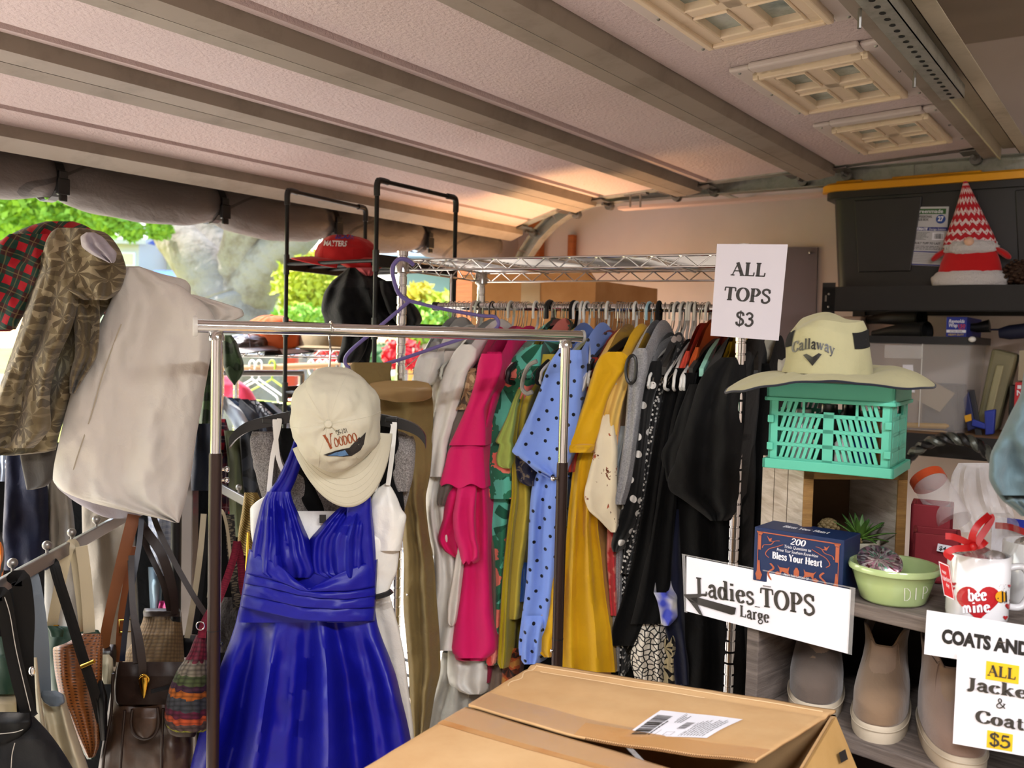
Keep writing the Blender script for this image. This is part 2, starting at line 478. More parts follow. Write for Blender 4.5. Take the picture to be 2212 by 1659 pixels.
# ---------------------------------------------------------------- lettering
_TX = {}
def text_mesh(s, bold=0.0):
    k = (s, bold)
    if k in _TX: return _TX[k]
    c = bpy.data.curves.new('lettering_source', 'FONT'); c.body = s; c.size = 1; c.offset = bold; c.resolution_u = 3; c.fill_mode = 'FRONT'
    o = bpy.data.objects.new('lettering_source', c); COL.objects.link(o)
    dg = bpy.context.evaluated_depsgraph_get(); me = bpy.data.meshes.new_from_object(o.evaluated_get(dg))
    vs = [v_.co.copy() for v_ in me.vertices]; fs = [tuple(p.vertices) for p in me.polygons]
    bpy.data.objects.remove(o); bpy.data.curves.remove(c); bpy.data.meshes.remove(me)
    if vs:
        x0 = min(v_.x for v_ in vs); wd = max(v_.x for v_ in vs)-x0
        for v_ in vs: v_.x -= x0
    else: wd = 0
    _TX[k] = (vs, fs, wd); return _TX[k]
def arc(cx, cy, rx, ry, a0, a1, n=18): return [(cx+rx*math.cos(R(lerp(a0, a1, i/n))), cy+ry*math.sin(R(lerp(a0, a1, i/n)))) for i in range(n+1)]
def cr2(*p): return [(q.x, q.y) for q in curve([V((a, b, 0)) for a, b in p], 6)]
# strokes: (points, mode) mode: None contrast by direction, number = fixed width factor; serifs (x, y, width)
GL = {
'A': (.86, [([(.08,0),(.43,1)], .05), ([(.38,1),(.76,0)], .15), ([(.2,.35),(.64,.35)], .05)], [(.1,0,.27),(.75,0,.3)]),
'B': (.74, [([(.17,0),(.17,1)], .15), (cr2((.17,.98),(.42,.98),(.58,.76),(.42,.53),(.17,.53)), None), (cr2((.3,.53),(.5,.52),(.66,.27),(.46,.02),(.17,.02)), None)], [(.12,0,.2),(.12,1,.2)]),
'C': (.78, [(cr2((.7,.72),(.62,.92),(.42,1),(.2,.86),(.1,.5),(.2,.14),(.42,0),(.64,.1),(.72,.28)), None), ([(.7,.68),(.7,1)], .05)], []),
'D': (.84, [([(.17,0),(.17,1)], .15), (cr2((.17,.98),(.45,.97),(.72,.75),(.74,.5),(.72,.25),(.45,.03),(.17,.02)), None)], [(.12,0,.2),(.12,1,.2)]),
'H': (.9, [([(.18,0),(.18,1)], .15), ([(.72,0),(.72,1)], .15), ([(.18,.5),(.72,.5)], .05)], [(.18,0,.32),(.18,1,.32),(.72,0,.32),(.72,1,.32)]),
'J': (.5, [(cr2((.34,1),(.34,.5),(.33,.12),(.24,-.06),(.1,-.06)), .14), ([(.1,.0),(.12,-.02)], .14)], [(.33,1,.34)]),
'L': (.7, [([(.18,0),(.18,1)], .15), ([(.18,.03),(.64,.03)], .06), ([(.62,.02),(.65,.28)], .06)], [(.18,1,.34),(.14,0,.24)]),
'O': (.86, [(arc(.43,.5,.34,.49,0,360,28), None)], []),
'P': (.7, [([(.18,0),(.18,1)], .15), (cr2((.18,.98),(.42,.98),(.6,.74),(.42,.47),(.18,.47)), None)], [(.18,0,.34),(.12,1,.2)]),
'S': (.64, [(cr2((.54,.74),(.5,.92),(.32,1),(.13,.9),(.13,.7),(.32,.55),(.52,.4),(.55,.16),(.34,0),(.14,.06),(.09,.24)), .1), ([(.54,.7),(.55,1)], .05), ([(.09,.28),(.08,0)], .05)], []),
'T': (.76, [([(.38,0),(.38,1)], .15), ([(.05,.97),(.71,.97)], .06), ([(.05,.98),(.03,.7)], .06), ([(.71,.98),(.73,.7)], .06)], [(.38,0,.34)]),
'V': (.82, [([(.1,1),(.43,0)], .15), ([(.4,0),(.72,1)], .05)], [(.1,1,.3),(.72,1,.26)]),
'Y': (.8, [([(.08,1),(.4,.45)], .14), ([(.4,.45),(.7,1)], .05), ([(.4,.48),(.4,0)], .15)], [(.1,1,.3),(.7,1,.26),(.4,0,.34)]),
'$': (.62, [(cr2((.54,.74),(.5,.92),(.32,1),(.13,.9),(.13,.7),(.32,.55),(.52,.4),(.55,.16),(.34,0),(.14,.06),(.09,.24)), .11), ([(.33,-.16),(.33,1.16)], .05)], []),
'3': (.64, [(cr2((.1,.82),(.2,.97),(.36,1),(.52,.86),(.48,.64),(.28,.55)), .1), (cr2((.28,.55),(.52,.48),(.58,.24),(.42,.02),(.2,.01),(.08,.16)), .11)], []),
'5': (.64, [([(.16,.95),(.56,.95)], .12), ([(.17,.97),(.13,.5)], .06), (cr2((.13,.5),(.34,.6),(.55,.46),(.56,.18),(.34,0),(.13,.05),(.07,.18)), .11)], []),
'2': (.62, [(cr2((.1,.8),(.2,.97),(.4,1),(.54,.84),(.48,.6),(.26,.3),(.08,.05)), .1), ([(.08,.05),(.56,.05)], .1)], []),
'0': (.6, [(arc(.3,.5,.22,.48,0,360,24), None)], []),
'&': (.86, [(cr2((.74,.5),(.62,.2),(.36,0),(.14,.05),(.1,.26),(.26,.46),(.44,.64),(.46,.86),(.34,.98),(.22,.86),(.26,.64),(.5,.3),(.8,.02)), .09)], [(.72,.52,.24)]),
'_': (.3, [([(0,-.08),(.3,-.08)], .03)], []),
'a': (.6, [(cr2((.12,.5),(.18,.62),(.32,.66),(.44,.54),(.44,.12),(.5,.0),(.58,.05)), .12), (cr2((.44,.4),(.22,.35),(.1,.18),(.18,.02),(.34,.05),(.44,.16)), .09)], []),
'c': (.54, [(cr2((.46,.5),(.38,.64),(.22,.62),(.11,.45),(.11,.2),(.24,.02),(.38,.02),(.5,.12)), None), ([(.44,.56),(.46,.5)], .12)], []),
'd': (.68, [(arc(.29,.33,.2,.33,0,360,24), None), ([(.52,0),(.52,1.04)], .14)], [(.46,1.04,.2),(.58,0,.2)]),
'e': (.58, [([(.12,.37),(.5,.37)], .05), (cr2((.5,.37),(.46,.58),(.3,.66),(.14,.52),(.11,.3),(.2,.06),(.34,0),(.52,.12)), None)], []),
'g': (.6, [(arc(.28,.45,.17,.2,0,360,20), None), ([(.4,.58),(.54,.66)], .07), (cr2((.18,.3),(.12,.2),(.26,.13),(.44,.1),(.53,-.04),(.42,-.22),(.2,-.24),(.09,-.12),(.16,.02),(.3,.1)), .07)], []),
'i': (.36, [([(.18,0),(.18,.66)], .14), ([(.18,.84),(.18,.97)], .14)], [(.18,0,.3),(.12,.65,.16)]),
'k': (.66, [([(.17,0),(.17,1.04)], .14), ([(.18,.26),(.48,.64)], .06), ([(.28,.38),(.54,0)], .13)], [(.17,0,.3),(.11,1.04,.18),(.56,0,.24),(.5,.65,.22)]),
'l': (.36, [([(.18,0),(.18,1.04)], .14)], [(.18,0,.3),(.12,1.04,.16)]),
'o': (.6, [(arc(.3,.33,.21,.33,0,360,24), None)], []),
'r': (.5, [([(.17,0),(.17,.66)], .14), (cr2((.18,.4),(.26,.6),(.38,.67),(.45,.6)), .08)], [(.17,0,.3),(.11,.65,.18)]),
's': (.5, [(cr2((.42,.5),(.38,.62),(.25,.66),(.12,.6),(.12,.46),(.26,.36),(.42,.26),(.42,.1),(.26,0),(.12,.03),(.08,.16)), .09)], []),
't': (.42, [(cr2((.19,.88),(.19,.5),(.19,.14),(.26,.01),(.4,.06)), .12), ([(.04,.63),(.38,.63)], .05)], []),
'u': (.68, [(cr2((.16,.66),(.16,.3),(.2,.06),(.34,.02),(.5,.16)), .12), ([(.52,0),(.52,.66)], .13)], [(.12,.65,.2),(.47,.65,.18),(.58,0,.18)]),
'w': (.9, [([(.1,.66),(.28,0)], .12), ([(.28,0),(.45,.6)], .05), ([(.42,.66),(.62,0)], .12), ([(.62,0),(.8,.66)], .05)], [(.1,.65,.24),(.44,.65,.2),(.8,.65,.2)]),
'y': (.64, [([(.1,.66),(.32,0)], .13), (cr2((.54,.66),(.34,.02),(.22,-.24),(.08,-.22)), .06)], [(.1,.65,.24),(.54,.65,.22)]),
'h': (.68, [([(.17,0),(.17,1.04)], .14), (cr2((.18,.42),(.3,.64),(.46,.6),(.5,.4),(.5,0)), .11)], [(.17,0,.28),(.5,0,.28)]),
'n': (.68, [([(.17,0),(.17,.66)], .14), (cr2((.18,.42),(.3,.64),(.46,.6),(.5,.4),(.5,0)), .11)], [(.17,0,.28),(.5,0,.28)]),
'b': (.64, [([(.16,0),(.16,1.04)], .12), (arc(.34,.33,.2,.33,0,360,24), None)], []),
'm': (.96, [([(.15,0),(.15,.66)], .12), (cr2((.16,.42),(.26,.64),(.4,.62),(.44,.4),(.44,0)), .11), (cr2((.46,.42),(.56,.64),(.7,.62),(.76,.4),(.78,.06)), .11)], []),
' ': (.34, [], []),
}
def serif_strokes(s, heavy=1.0, serif=True, track=0.04):
    """triangulated letters (verts, faces, width) with thick stems, thin hairlines and serifs; cap height 1"""
    vs, fs, x = [], [], 0
    def rib(pts, mode):
        q = []
        for a_, b_ in zip(pts[:-1], pts[1:]):
            m_ = max(1, int(math.hypot(b_[0]-a_[0], b_[1]-a_[1])/.14))
            q += [(lerp(a_[0], b_[0], i/m_), lerp(a_[1], b_[1], i/m_)) for i in range(m_)]
        pts = q+[pts[-1]]; n = len(pts)
        closed = n > 4 and abs(pts[0][0]-pts[-1][0])+abs(pts[0][1]-pts[-1][1]) < 1e-6
        b = len(vs)
        for i, (px, py) in enumerate(pts):
            a = pts[i-1] if i > 0 else (pts[-2] if closed else pts[0]); c = pts[i+1] if i < n-1 else (pts[1] if closed else pts[-1])
            tx, ty = c[0]-a[0], c[1]-a[1]; L = math.hypot(tx, ty) or 1; tx, ty = tx/L, ty/L
            h = (lerp(.05, .15, abs(ty)**1.3) if mode is None else mode)*heavy/2
            vs.append(V((x+px-ty*h, py+tx*h, 0))); vs.append(V((x+px+ty*h, py-tx*h, 0)))
        for i in range(n-1): fs.append((b+2*i+1, b+2*i+3, b+2*i+2, b+2*i))
    for ch in s:
        wd, st, se = GL.get(ch, GL[' '])
        for p, m_ in st: rib(p, m_)
        for sx, sy, sw in (se if serif else []):
            yy = .025 if sy < .1 else sy-.025
            rib([(sx-sw/2, yy), (sx+sw/2, yy)], .055)
        x += wd+track
    return vs, fs, x
class Face:
    """a flat printed face: four corners (top-left, top-right, bottom-right, bottom-left), in metres"""
    def __init__(s, tl, tr, br, bl, lift=.0006):
        s.c = [V(q) for q in (tl, tr, br, bl)]
        s.w = ((s.c[1]-s.c[0]).length+(s.c[2]-s.c[3]).length)/2; s.h = ((s.c[3]-s.c[0]).length+(s.c[2]-s.c[1]).length)/2
        n = (s.c[3]-s.c[0]).cross(s.c[1]-s.c[0]).normalized()
        if n.dot(CAM-s.c[0]) < 0: n = -n
        s.n = n; s.l = lift
    def at(s, a, b, k=1.0):
        return s.c[0].lerp(s.c[1], a).lerp(s.c[3].lerp(s.c[2], a), b) + s.n*(s.l*k)
    def put(s, mb, vs, fs, x, y, hgt, wid=None, sx=1.0, align='l', total=0, rot=0, arc_=0, k=1.0, shear=0):
        """x, y baseline start in face fractions, hgt cap height as a fraction of the face height"""
        q = hgt*s.h; off = {'l': 0, 'c': -.5, 'r': -1}[align]*total
        cr, sr = math.cos(R(rot)), math.sin(R(rot))
        def mp(v_):
            px, py = (v_.x+off+shear*v_.y)*q*sx, v_.y*q
            if arc_: py -= arc_*((v_.x+off)/max(total, .01)*2)**2*q
            px, py = px*cr-py*sr, px*sr+py*cr
            return s.at(x+px/s.w, y-py/s.h, k)
        return mb.mesh(vs, fs, mp)
    def serif(s, mb, txt, x, y, hgt, sx=1.0, align='l', heavy=1.0, fit=None, **kw):
        tk = kw.pop('track', .04); sf = kw.pop('serifs', True)
        vs, fs, t = serif_strokes(txt, heavy, sf, tk)
        if fit: sx = fit*s.w/(t*hgt*s.h)
        return s.put(mb, vs, fs, x, y, hgt, None, sx, align, t, **kw)
    def sans(s, mb, txt, x, y, hgt, sx=1.0, align='l', bold=0.0, fit=None, **kw):
        vs, fs, t = text_mesh(txt, bold)
        vs = [v_/.7 for v_ in vs]; t = t/.7
        if fit and t: sx = fit*s.w/(t*hgt*s.h)
        return s.put(mb, vs, fs, x, y, hgt, None, sx, align, t, **kw)
    def rect(s, mb, x0, y0, x1, y1, k=1.0):
        return mb.poly([s.at(x0, y0, k), s.at(x0, y1, k), s.at(x1, y1, k), s.at(x1, y0, k)])
    def shape(s, mb, pts, k=1.0):
        return mb.poly([s.at(a, b, k) for a, b in pts])
    def paper(s, name, m, parent=None, thick=.0012):
        mb = MB(); mb.slab([s.at(0, 0, 0), s.at(1, 0, 0), s.at(1, 1, 0), s.at(0, 1, 0)], -s.n*thick)
        return mb.build(name, m, parent, smooth=0)
def bars(f, mb, x0, y0, x1, y1, n=30, seed=1, k=1.0):
    rr = random.Random(seed); x = x0
    while x < x1:
        wd = (x1-x0)/n*rr.choice((.4, .7, 1.1)); f.rect(mb, x, y0, min(x+wd, x1), y1, k); x += wd+(x1-x0)/n*rr.choice((.4, .7, 1.0))
def lines(f, mb, x0, y0, x1, y1, n=6, seed=2, k=1.0, h=.35):
    rr = random.Random(seed); st = (y1-y0)/n
    for i in range(n):
        xe = lerp(x0, x1, rr.uniform(.55, 1)); x = x0; y = y0+i*st
        while x < xe:
            wd = (x1-x0)*rr.uniform(.04, .14); f.rect(mb, x, y, min(x+wd, xe), y+st*h, k); x += wd+(x1-x0)*.02
# ---------------------------------------------------------------- lamps of the garage, plus an added glow lamp
diff_m = mat('lit_diffuser', 'ffffff', .5, emit=('fffaf0', 3.0))
def tube_lamp(x, y, yaw, power, label, colr=(1, .98, 1)):
    c = V((x, y, 2.66)); ax = V((math.cos(yaw), math.sin(yaw), 0)); ay = V((-ax.y, ax.x, 0))
    t = thing('ceiling_light', label, 'light', c)
    MB().cbox(c+Z*.035, 1.25, .16, .05, ax, ay).build('housing', white_pl, t, smooth=0, bevel=.004)
    MB().cbox(c-Z*.002, 1.2, .13, .02, ax, ay).build('diffuser', diff_m, t, smooth=0)
    l = bpy.data.lights.new('tube_light', 'AREA'); l.shape = 'RECTANGLE'; l.size = 1.15; l.size_y = .12; l.energy = power; l.color = colr
    o = bpy.data.objects.new('tube_light', l); COL.objects.link(o); o.location = c-Z*.02; o.rotation_euler = (0, 0, yaw)
tube_lamp(-.55, -.75, .3, 72, 'slim white tube lamp on the ceiling behind the viewer, left of the two')
tube_lamp(.95, -.55, .3, 92, 'slim white tube lamp on the ceiling behind the viewer, right of the two')
def added_glow_lamp():  # unseen lamp, added to cast the warm glow on the door
    c = V((.575*3.30-.818*2.02, .818*3.30+.575*2.02, 1.60))
    t = thing('added_glow_lamp', 'unseen warm lamp added behind the tall brown carton for the door glow', 'lamp', c)
    MB().tube(curve([c+V((.26, .37, -.10)), c+V((.14, .2, -.13)), c+V((0, 0, -.09))], 5), .008, 10).build('arm', black_mt, t)
    MB().lathe([(.0, -.09), (.022, -.09), (.026, -.05), (.055, .0), (.053, .0), (.024, -.048), (0, -.05)], c, 24).build('shade', black_mt, t)
    MB().ball(c+Z*-.02, .022, 14, 10).build('bulb', mat('added_glow_bulb', 'ffd0a0', .5, emit=('ffb070', 8)), t)
    l = bpy.data.lights.new('added_glow_light', 'SPOT'); l.energy = 34; l.spot_size = R(150); l.spot_blend = 1.0; l.color = (1, .55, .24); l.shadow_soft_size = .03
    o = bpy.data.objects.new('added_glow_light', l); COL.objects.link(o); o.location = c+Z*.02; o.rotation_euler = V((-.36-.1, -.50+.1, 1.0)).to_track_quat('-Z', 'Y').to_euler()
added_glow_lamp()
# ---------------------------------------------------------------- the shell
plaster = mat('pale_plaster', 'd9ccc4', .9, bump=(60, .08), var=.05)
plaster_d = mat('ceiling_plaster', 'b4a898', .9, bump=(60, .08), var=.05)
concrete = mat('concrete', 'a39c92', .85, bump=(30, .3), var=.15)
orange_wood = mat('orange_stained_wood', 'b4652c', .55, pat=p_wood('b86a30', '9a5222', 2))
UL, UR, VB, VF, HC = -2.6, 3.75, -3.2, 2.62, 2.72
def wall(name, a, b, z0, z1, t, m=plaster):
    """wall between plan points a and b, thickness vector t"""
    mb = MB(); a, b = V(a), V(b)
    mb.quadbox(V((a.x, a.y, z0)), b-a, V(t), Z*(z1-z0)); return struct(mb.build(name, m, smooth=0))
struct(MB().quadbox(room(UL, VB, -.1), U*(UR-UL), W*(VF-VB), Z*.1).build('floor', concrete, smooth=0))
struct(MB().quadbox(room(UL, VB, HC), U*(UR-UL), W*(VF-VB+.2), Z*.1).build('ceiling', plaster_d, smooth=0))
wall('wall_right', room(UR, VB, 0), room(UR, VF+.2, 0), 0, HC, U*.12)
wall('wall_left', room(UL, VB, 0), room(UL, VF+.2, 0), 0, HC, U*-.12)
wall('wall_back', room(UL, VB, 0), room(UR, VB, 0), 0, HC, W*-.12)
mb = MB()
mb.quadbox(room(UL, VF, 2.12), U*(UR-UL), W*.14, Z*(HC-2.12)); mb.quadbox(room(3.50, VF, 0), U*.25, W*.14, Z*2.12); mb.quadbox(room(UL, VF, 0), U*1.0, W*.14, Z*2.12)
struct(mb.build('wall_front', plaster, smooth=0))
struct(MB().quadbox(room(3.435, VF-.03, 0), U*.075, W*.17, Z*2.10).build('trim_1', orange_wood, smooth=0, bevel=.004))
struct(MB().quadbox(room(3.70, 2.46, 0), U*.045, W*.07, Z*2.2).build('trim_2', orange_wood, smooth=0, bevel=.003))
struct(MB().quadbox(room(3.71, 2.28, 0), U*.035, W*.03, Z*2.1).build('trim_3', orange_wood, smooth=0, bevel=.003))
# grey board fixed to the side wall
def wallpx(px, py, u=UR-.012): return PL(px, py, room(u, 0, 0), U)
t = thing('wall_board', 'dark grey board screwed to the side wall beside the black shelving', 'board', wallpx(1730, 900))
MB().slab([wallpx(1640, 533), wallpx(1766, 534), wallpx(1756, 900), wallpx(1640, 900)], U*.01).build('panel', mat('grey_board', '6d646a', .6, var=.05), t, smooth=0)
MB().ball(wallpx(1750, 546)-U*.006, .006, 10, 6).build('screw', chrome, t)
# ---------------------------------------------------------------- overhead garage door
emb = mat('embossed_door_steel', 'c8b6b4', .55, spec=.5, bump=(95, .8, .006), var=.05)
railm = mat('dirty_door_rail', '857a6e', .6, pat=p_dirty('8f8478', '5e554a', .48, 5, .5), bump=(40, .1))
plate = mat('door_plate', 'c8bcb6', .55, var=.04)
DU0, DU1 = -1.45, 3.39
JV = [2.41, 2.03, 1.56, 1.05, .47]; JZ = [CAMZ+.447, CAMZ+.56, CAMZ+.585, CAMZ+.607, CAMZ+.635]
door = thing('door_1', None, None, room(1, 1.5, 2.2)); del door['label']; struct(door, 'raised sectional garage door hanging overhead')
for k in range(4):
    v0, v1, z0, z1 = JV[k], JV[k+1], JZ[k], JZ[k+1]
    L = math.hypot(v1-v0, z1-z0); dv = V(room(0, v1-v0, 0)+Z*(z1-z0))/L; nn = U.cross(dv); nn = nn if nn.z > 0 else -nn
    o = room(0, v0, z0)
    def ext(prof, name, m, u0=DU0, u1=DU1, th=.012):
        mb = MB(); pts = [o+dv*a+nn*b for a, b in prof]; lo = [p+nn*th for p in pts]
        for j in range(len(pts)-1):
            a, b, c, d = pts[j], pts[j+1], lo[j+1], lo[j]
            mb.quadbox(a+U*u0, b-a if (b-a).length > 0 else dv*.001, nn*th, U*(u1-u0)) if False else mb.poly([a+U*u0, b+U*u0, b+U*u1, a+U*u1], [(0, 0), (0, .1), (1, .1), (1, 0)])
        mb.poly([p+U*u1 for p in pts]+[p+U*u1+nn*th*2 for p in pts[::-1]])
        mb.poly([p+U*u0 for p in pts]+[p+U*u0+nn*th*2 for p in pts[::-1]])
        return mb.build(name, m, door, smooth=25, solid=.0)
    if k == 0:
        ext([(0, -.005), (.004, -.005), (.07, .0), (.075, .03)], 'bottom_rail', railm)
        ext([(.075, .03), (.14, .035), (.143, .047), (.157, .047), (.16, .035), (L-.05, .035)], 'door_section', emb)
    elif k < 3:
        ext([(0, 0), (.055, .006), (.068, .040)], 'section_rail', railm)
        ext([(.066, .040), (.075, .035), (.10, .033), (.104, .048), (.122, .048), (.127, .035), (L-.05, .035)], 'door_section', emb)
    else:
        ext([(0, 0), (.055, .006), (.068, .040)], 'section_rail', railm)
        ext([(.066, .040), (.075, .032), (.10, .03), (L-.045, .03)], 'door_section', emb)
    ext([(L-.052, .035), (L-.046, 0), (L-.002, 0)], 'section_rail', railm)
    # end stiles with the roller holders
    mb = MB(); mb.quadbox(o+U*(DU1-.05)+nn*.03+dv*.07, U*.05, dv*(L-.12), nn*.012); mb.build('end_stile', galv, door, smooth=0)
    for q in (.08, L-.08):
        mb = MB(); c = o+dv*q+U*(DU1+.01)+nn*.02
        mb.quadbox(c-U*.06-dv*.03, U*.08, dv*.06, nn*.004); mb.tube([c-nn*.006, c+U*.07-nn*.006], .006, 8); mb.tube([c+U*.05-nn*.006, c+U*.075-nn*.006], .018, 14)
        mb.build('hinge', steel, door, smooth=30)
    if k == 3:
        frm = mat('window_frame_plastic', 'd8c2a4', .45, spec=.5, pat=p_dirty('dcc8ac', 'a5875c', .56, 9, .5))
        pane = mat('door_pane', '98a49c', .10, spec=.7, pat=p_dirty('a4b0a8', '66706a', .42, 7, .9))
        for u0, u1 in ((.17, .64), (.80, 1.27), (1.43, 1.90), (2.07, 2.54), (2.70, 3.14)):
            a0, a1 = .19, .535
            # outer plate
            f = MB(); b0 = .030
            def rect(mb, x0, x1, y0, y1, h0, h1): mb.quadbox(o+U*x0+dv*y0+nn*h1, U*(x1-x0), dv*(y1-y0), nn*(h0-h1))
            bw = .05
            for (x0, x1, y0, y1) in ((u0, u1, a0, a0+bw), (u0, u1, a1-bw, a1), (u0, u0+bw, a0+bw, a1-bw), (u1-bw, u1, a0+bw, a1-bw)): rect(f, x0, x1, y0, y1, b0, b0-.012)
            rect(f, u0-.01, u0+.025, a0+.05, a1-.05, b0, b0-.016)
            wi = f.build('window_insert', plate, door, smooth=0, bevel=.005)
            f = MB(); x0, x1, y0, y1 = u0+.042, u1-.042, a0+.042, a1-.042
            for q in ((x0, x1, y0, y0+.04), (x0, x1, y1-.04, y1), (x0, x0+.04, y0+.04, y1-.04), (x1-.04, x1, y0+.04, y1-.04)): rect(f, *q, b0, b0-.020)
            for q in ((x0, x1, y0, y0+.014), (x0, x1, y1-.014, y1), (x0, x0+.014, y0+.014, y1-.014), (x1-.014, x1, y0+.014, y1-.014)): rect(f, *q, b0, b0-.028)
            xm, ym = (x0+x1)/2, (y0+y1)/2
            rect(f, xm-.02, xm+.02, y0+.04, y1-.04, b0, b0-.018); rect(f, x0+.04, x1-.04, ym-.018, ym+.018, b0, b0-.018)
            for xa, xb in ((x0+.04, xm-.02), (xm+.02, x1-.04)):
                for ya, yb in ((y0+.04, ym-.018), (ym+.018, y1-.04)):
                    for q in ((xa, xb, ya, ya+.006), (xa, xb, yb-.006, yb), (xa, xa+.006, ya, yb), (xb-.006, xb, ya, yb)): rect(f, *q, b0, b0-.023)
            fo = f.build('grille', frm, wi, smooth=0, bevel=.004)
            f = MB(); rect(f, x0+.03, x1-.03, y0+.03, y1-.03, b0-.001, b0-.006); f.build('pane', pane, wi, smooth=0)
            f = MB()
            for sx in (u0+.02, (u0+u1)/2, u1-.02):
                for sy in (a0+.02, a1-.02): f.ball(o+U*sx+dv*sy+nn*(b0-.012), .004, 8, 4)
            f.build('screw', steel, wi)
# strut, perforated angle and end flange on the last section
vo = .47
mb = MB(); zt = JZ[4]
mb.quadbox(room(DU0, vo, zt-.01), U*(3.39-DU0), W*-.006, Z*.06); mb.quadbox(room(DU0, vo-.005, zt+.03), U*(3.42-DU0), W*-.05, Z*.004)
mb.quadbox(room(DU0, vo-.055, zt+.01), U*(3.42-DU0), W*-.004, Z*.045); mb.quadbox(room(DU0, vo-.055, zt+.01), U*(3.42-DU0), W*-.04, Z*.003)
mb.build('strut', mat('beige_strut', 'b4aa94', .5, pat=p_dirty('bab09a', '83775f', .5, 6, .5)), door, smooth=0, bevel=.001)
ang = MB(); ang.quadbox(room(.2, vo+.005, zt-.022), U*2.28, W*-.05, Z*.003); ang.quadbox(room(.2, vo-.042, zt-.022), U*2.28, W*-.003, Z*.03); ang.build('perforated_angle', galv, door, smooth=0)
hm = MB()
for i in range(60):
    c = room(.25+i*.0375, vo-.02, zt-.0228); hm.poly([c+U*(.008*math.cos(a))+W*(.006*math.sin(a)) for a in [2*math.pi*q/10 for q in range(10)]])
hm.build('slot', mat('slot_dark', '141412', .9), door, smooth=0)
MB().quadbox(room(2.42, vo-.004, zt-.012), U*.96, W*-.002, Z*.05).build('strut_face', mat('lit_yellow_steel', 'cfc9a0', .5, pat=p_dirty('d2cca4', '8f8460', .56, 14, .6)), door, smooth=0)  # yellow light on this strut face is painted into its colour
mb = MB()
for q in (1.75, 2.2):
    c = room(q, vo+.01, zt-.02); mb.tube([c, c-Z*.035], .004, 6)
mb.build('bolt', steel, door)
# ---------------------------------------------------------------- track on the right side
trk = thing('door_track', 'galvanised roller track along the side wall under the raised door', 'track', room(3.48, 1.2, 2.19))
path = [room(3.47, .1, 2.222), room(3.47, 1.9, 2.222)]
for i in range(1, 9):
    a = R(90*i/8); path.append(room(3.47, 1.95+.52*math.sin(a), 1.70+.522*math.cos(a)))
path.append(room(3.47, 2.47, .02))
mb = MB()
for k in range(len(path)-1):
    a, b = path[k], path[k+1]; d = (b-a).normalized(); n_ = U.cross(d).normalized()
    for off in (-.028, .028): mb.quadbox(a+n_*off-U*.02, b-a, U*.045, n_*.003)
    mb.quadbox(a-n_*.028+U*.025, b-a, n_*.056, U*.003)
mb.build('rail', galv, trk, smooth=0)
mb = MB(); mb.quadbox(room(3.44, 1.9, 2.158), U*.06, W*-2.0, Z*.012); mb.build('flange', mat('pinkish_painted_steel', 'd0b6ac', .5), trk, smooth=0)
for v_ in (1.45, .75, .3):
    mb = MB(); mb.quadbox(room(3.49, v_, 2.2), U*.255, W*.03, Z*.004); mb.quadbox(room(3.49, v_, 2.2), U*.004, W*.03, Z*.05); mb.build('bracket', galv, trk, smooth=0)
MB().quadbox(room(3.40, .35, 2.245), U*.01, W*-.5, Z*.07).build('rear_angle', galv, trk, smooth=0)
# pull-down latch bar
t = thing('door_latch', 'small steel latch bar with two dangling rods at the door edge', 'latch', room(3.38, 1.82, 2.16))
mb = MB(); a = PL(1335, 407, room(3.36, 0, 0), U); b = PL(1368, 418, room(3.36, 0, 0), U); mb.tube([a, b], .004, 8)
mb.cbox(PL(1375, 414, room(3.37, 0, 0), U), .03, .10, .03, U, W); mb.cbox(PL(1330, 412, room(3.37, 0, 0), U), .03, .05, .04, U, W); mb.build('bar', steel, t, smooth=30)
mb = MB()
for x in (1362, 1384): a = PL(x, 418, room(3.36, 0, 0), U); mb.tube([a, a-Z*.055], .004, 6)
mb.build('rod', steel, t)
# ---------------------------------------------------------------- quilted roll strapped under the door header
quilt = cloth('quilted_grey_nylon', '5d5552', .6, .5, spec=.4, pat=lambda g: (lambda x, y: (g.mix(g.m('MULTIPLY', g.m('LESS_THAN', g.m('ABSOLUTE', g.m('SUBTRACT', g.m('FRACT', x), .5)), .02), .7), hx('5d5552'), hx('2c2726')), g.m('MULTIPLY', g.m('ABSOLUTE', g.m('SUBTRACT', g.m('FRACT', x), .5)), .3)))(*g.sep(g.uv(5, 5, .8))[:2]))
VT = 2.53
def ur(px): d = ray(px, 430); q = (VT/(d.dot(W))); return (d*q).dot(U)
straps = [ur(x) for x in (104, 455, 702, 902)]
su = [-.95, ur(-250)]+straps+[3.42]
t = thing('rolled_blanket', 'long grey quilted blanket rolled and strapped above the garage opening', 'blanket', room(1, VT, 1.93))
def rl(u, v):
    uu = lerp(-1.4, 3.42, v); d = min(abs(uu-s) for s in su); pin = math.exp(-(d/.06)**2); sag = min(1, d/.35)
    r_ = .074*(1-.26*pin) + .006*nz(uu*3, 2*math.cos(2*math.pi*u), math.sin(2*math.pi*u)*2)+.004*nz(uu*11, math.cos(2*math.pi*u)*4, 5)
    a = 2*math.pi*u
    return room(uu, VT+math.cos(a)*r_*1.05, 2.015-.016*sm(sag)+.006*math.sin(uu*2.2) + math.sin(a)*r_)
MB().grid(rl, 28, 360, True, (.5, 4.8), True, True).build('roll', quilt, t, smooth=60)
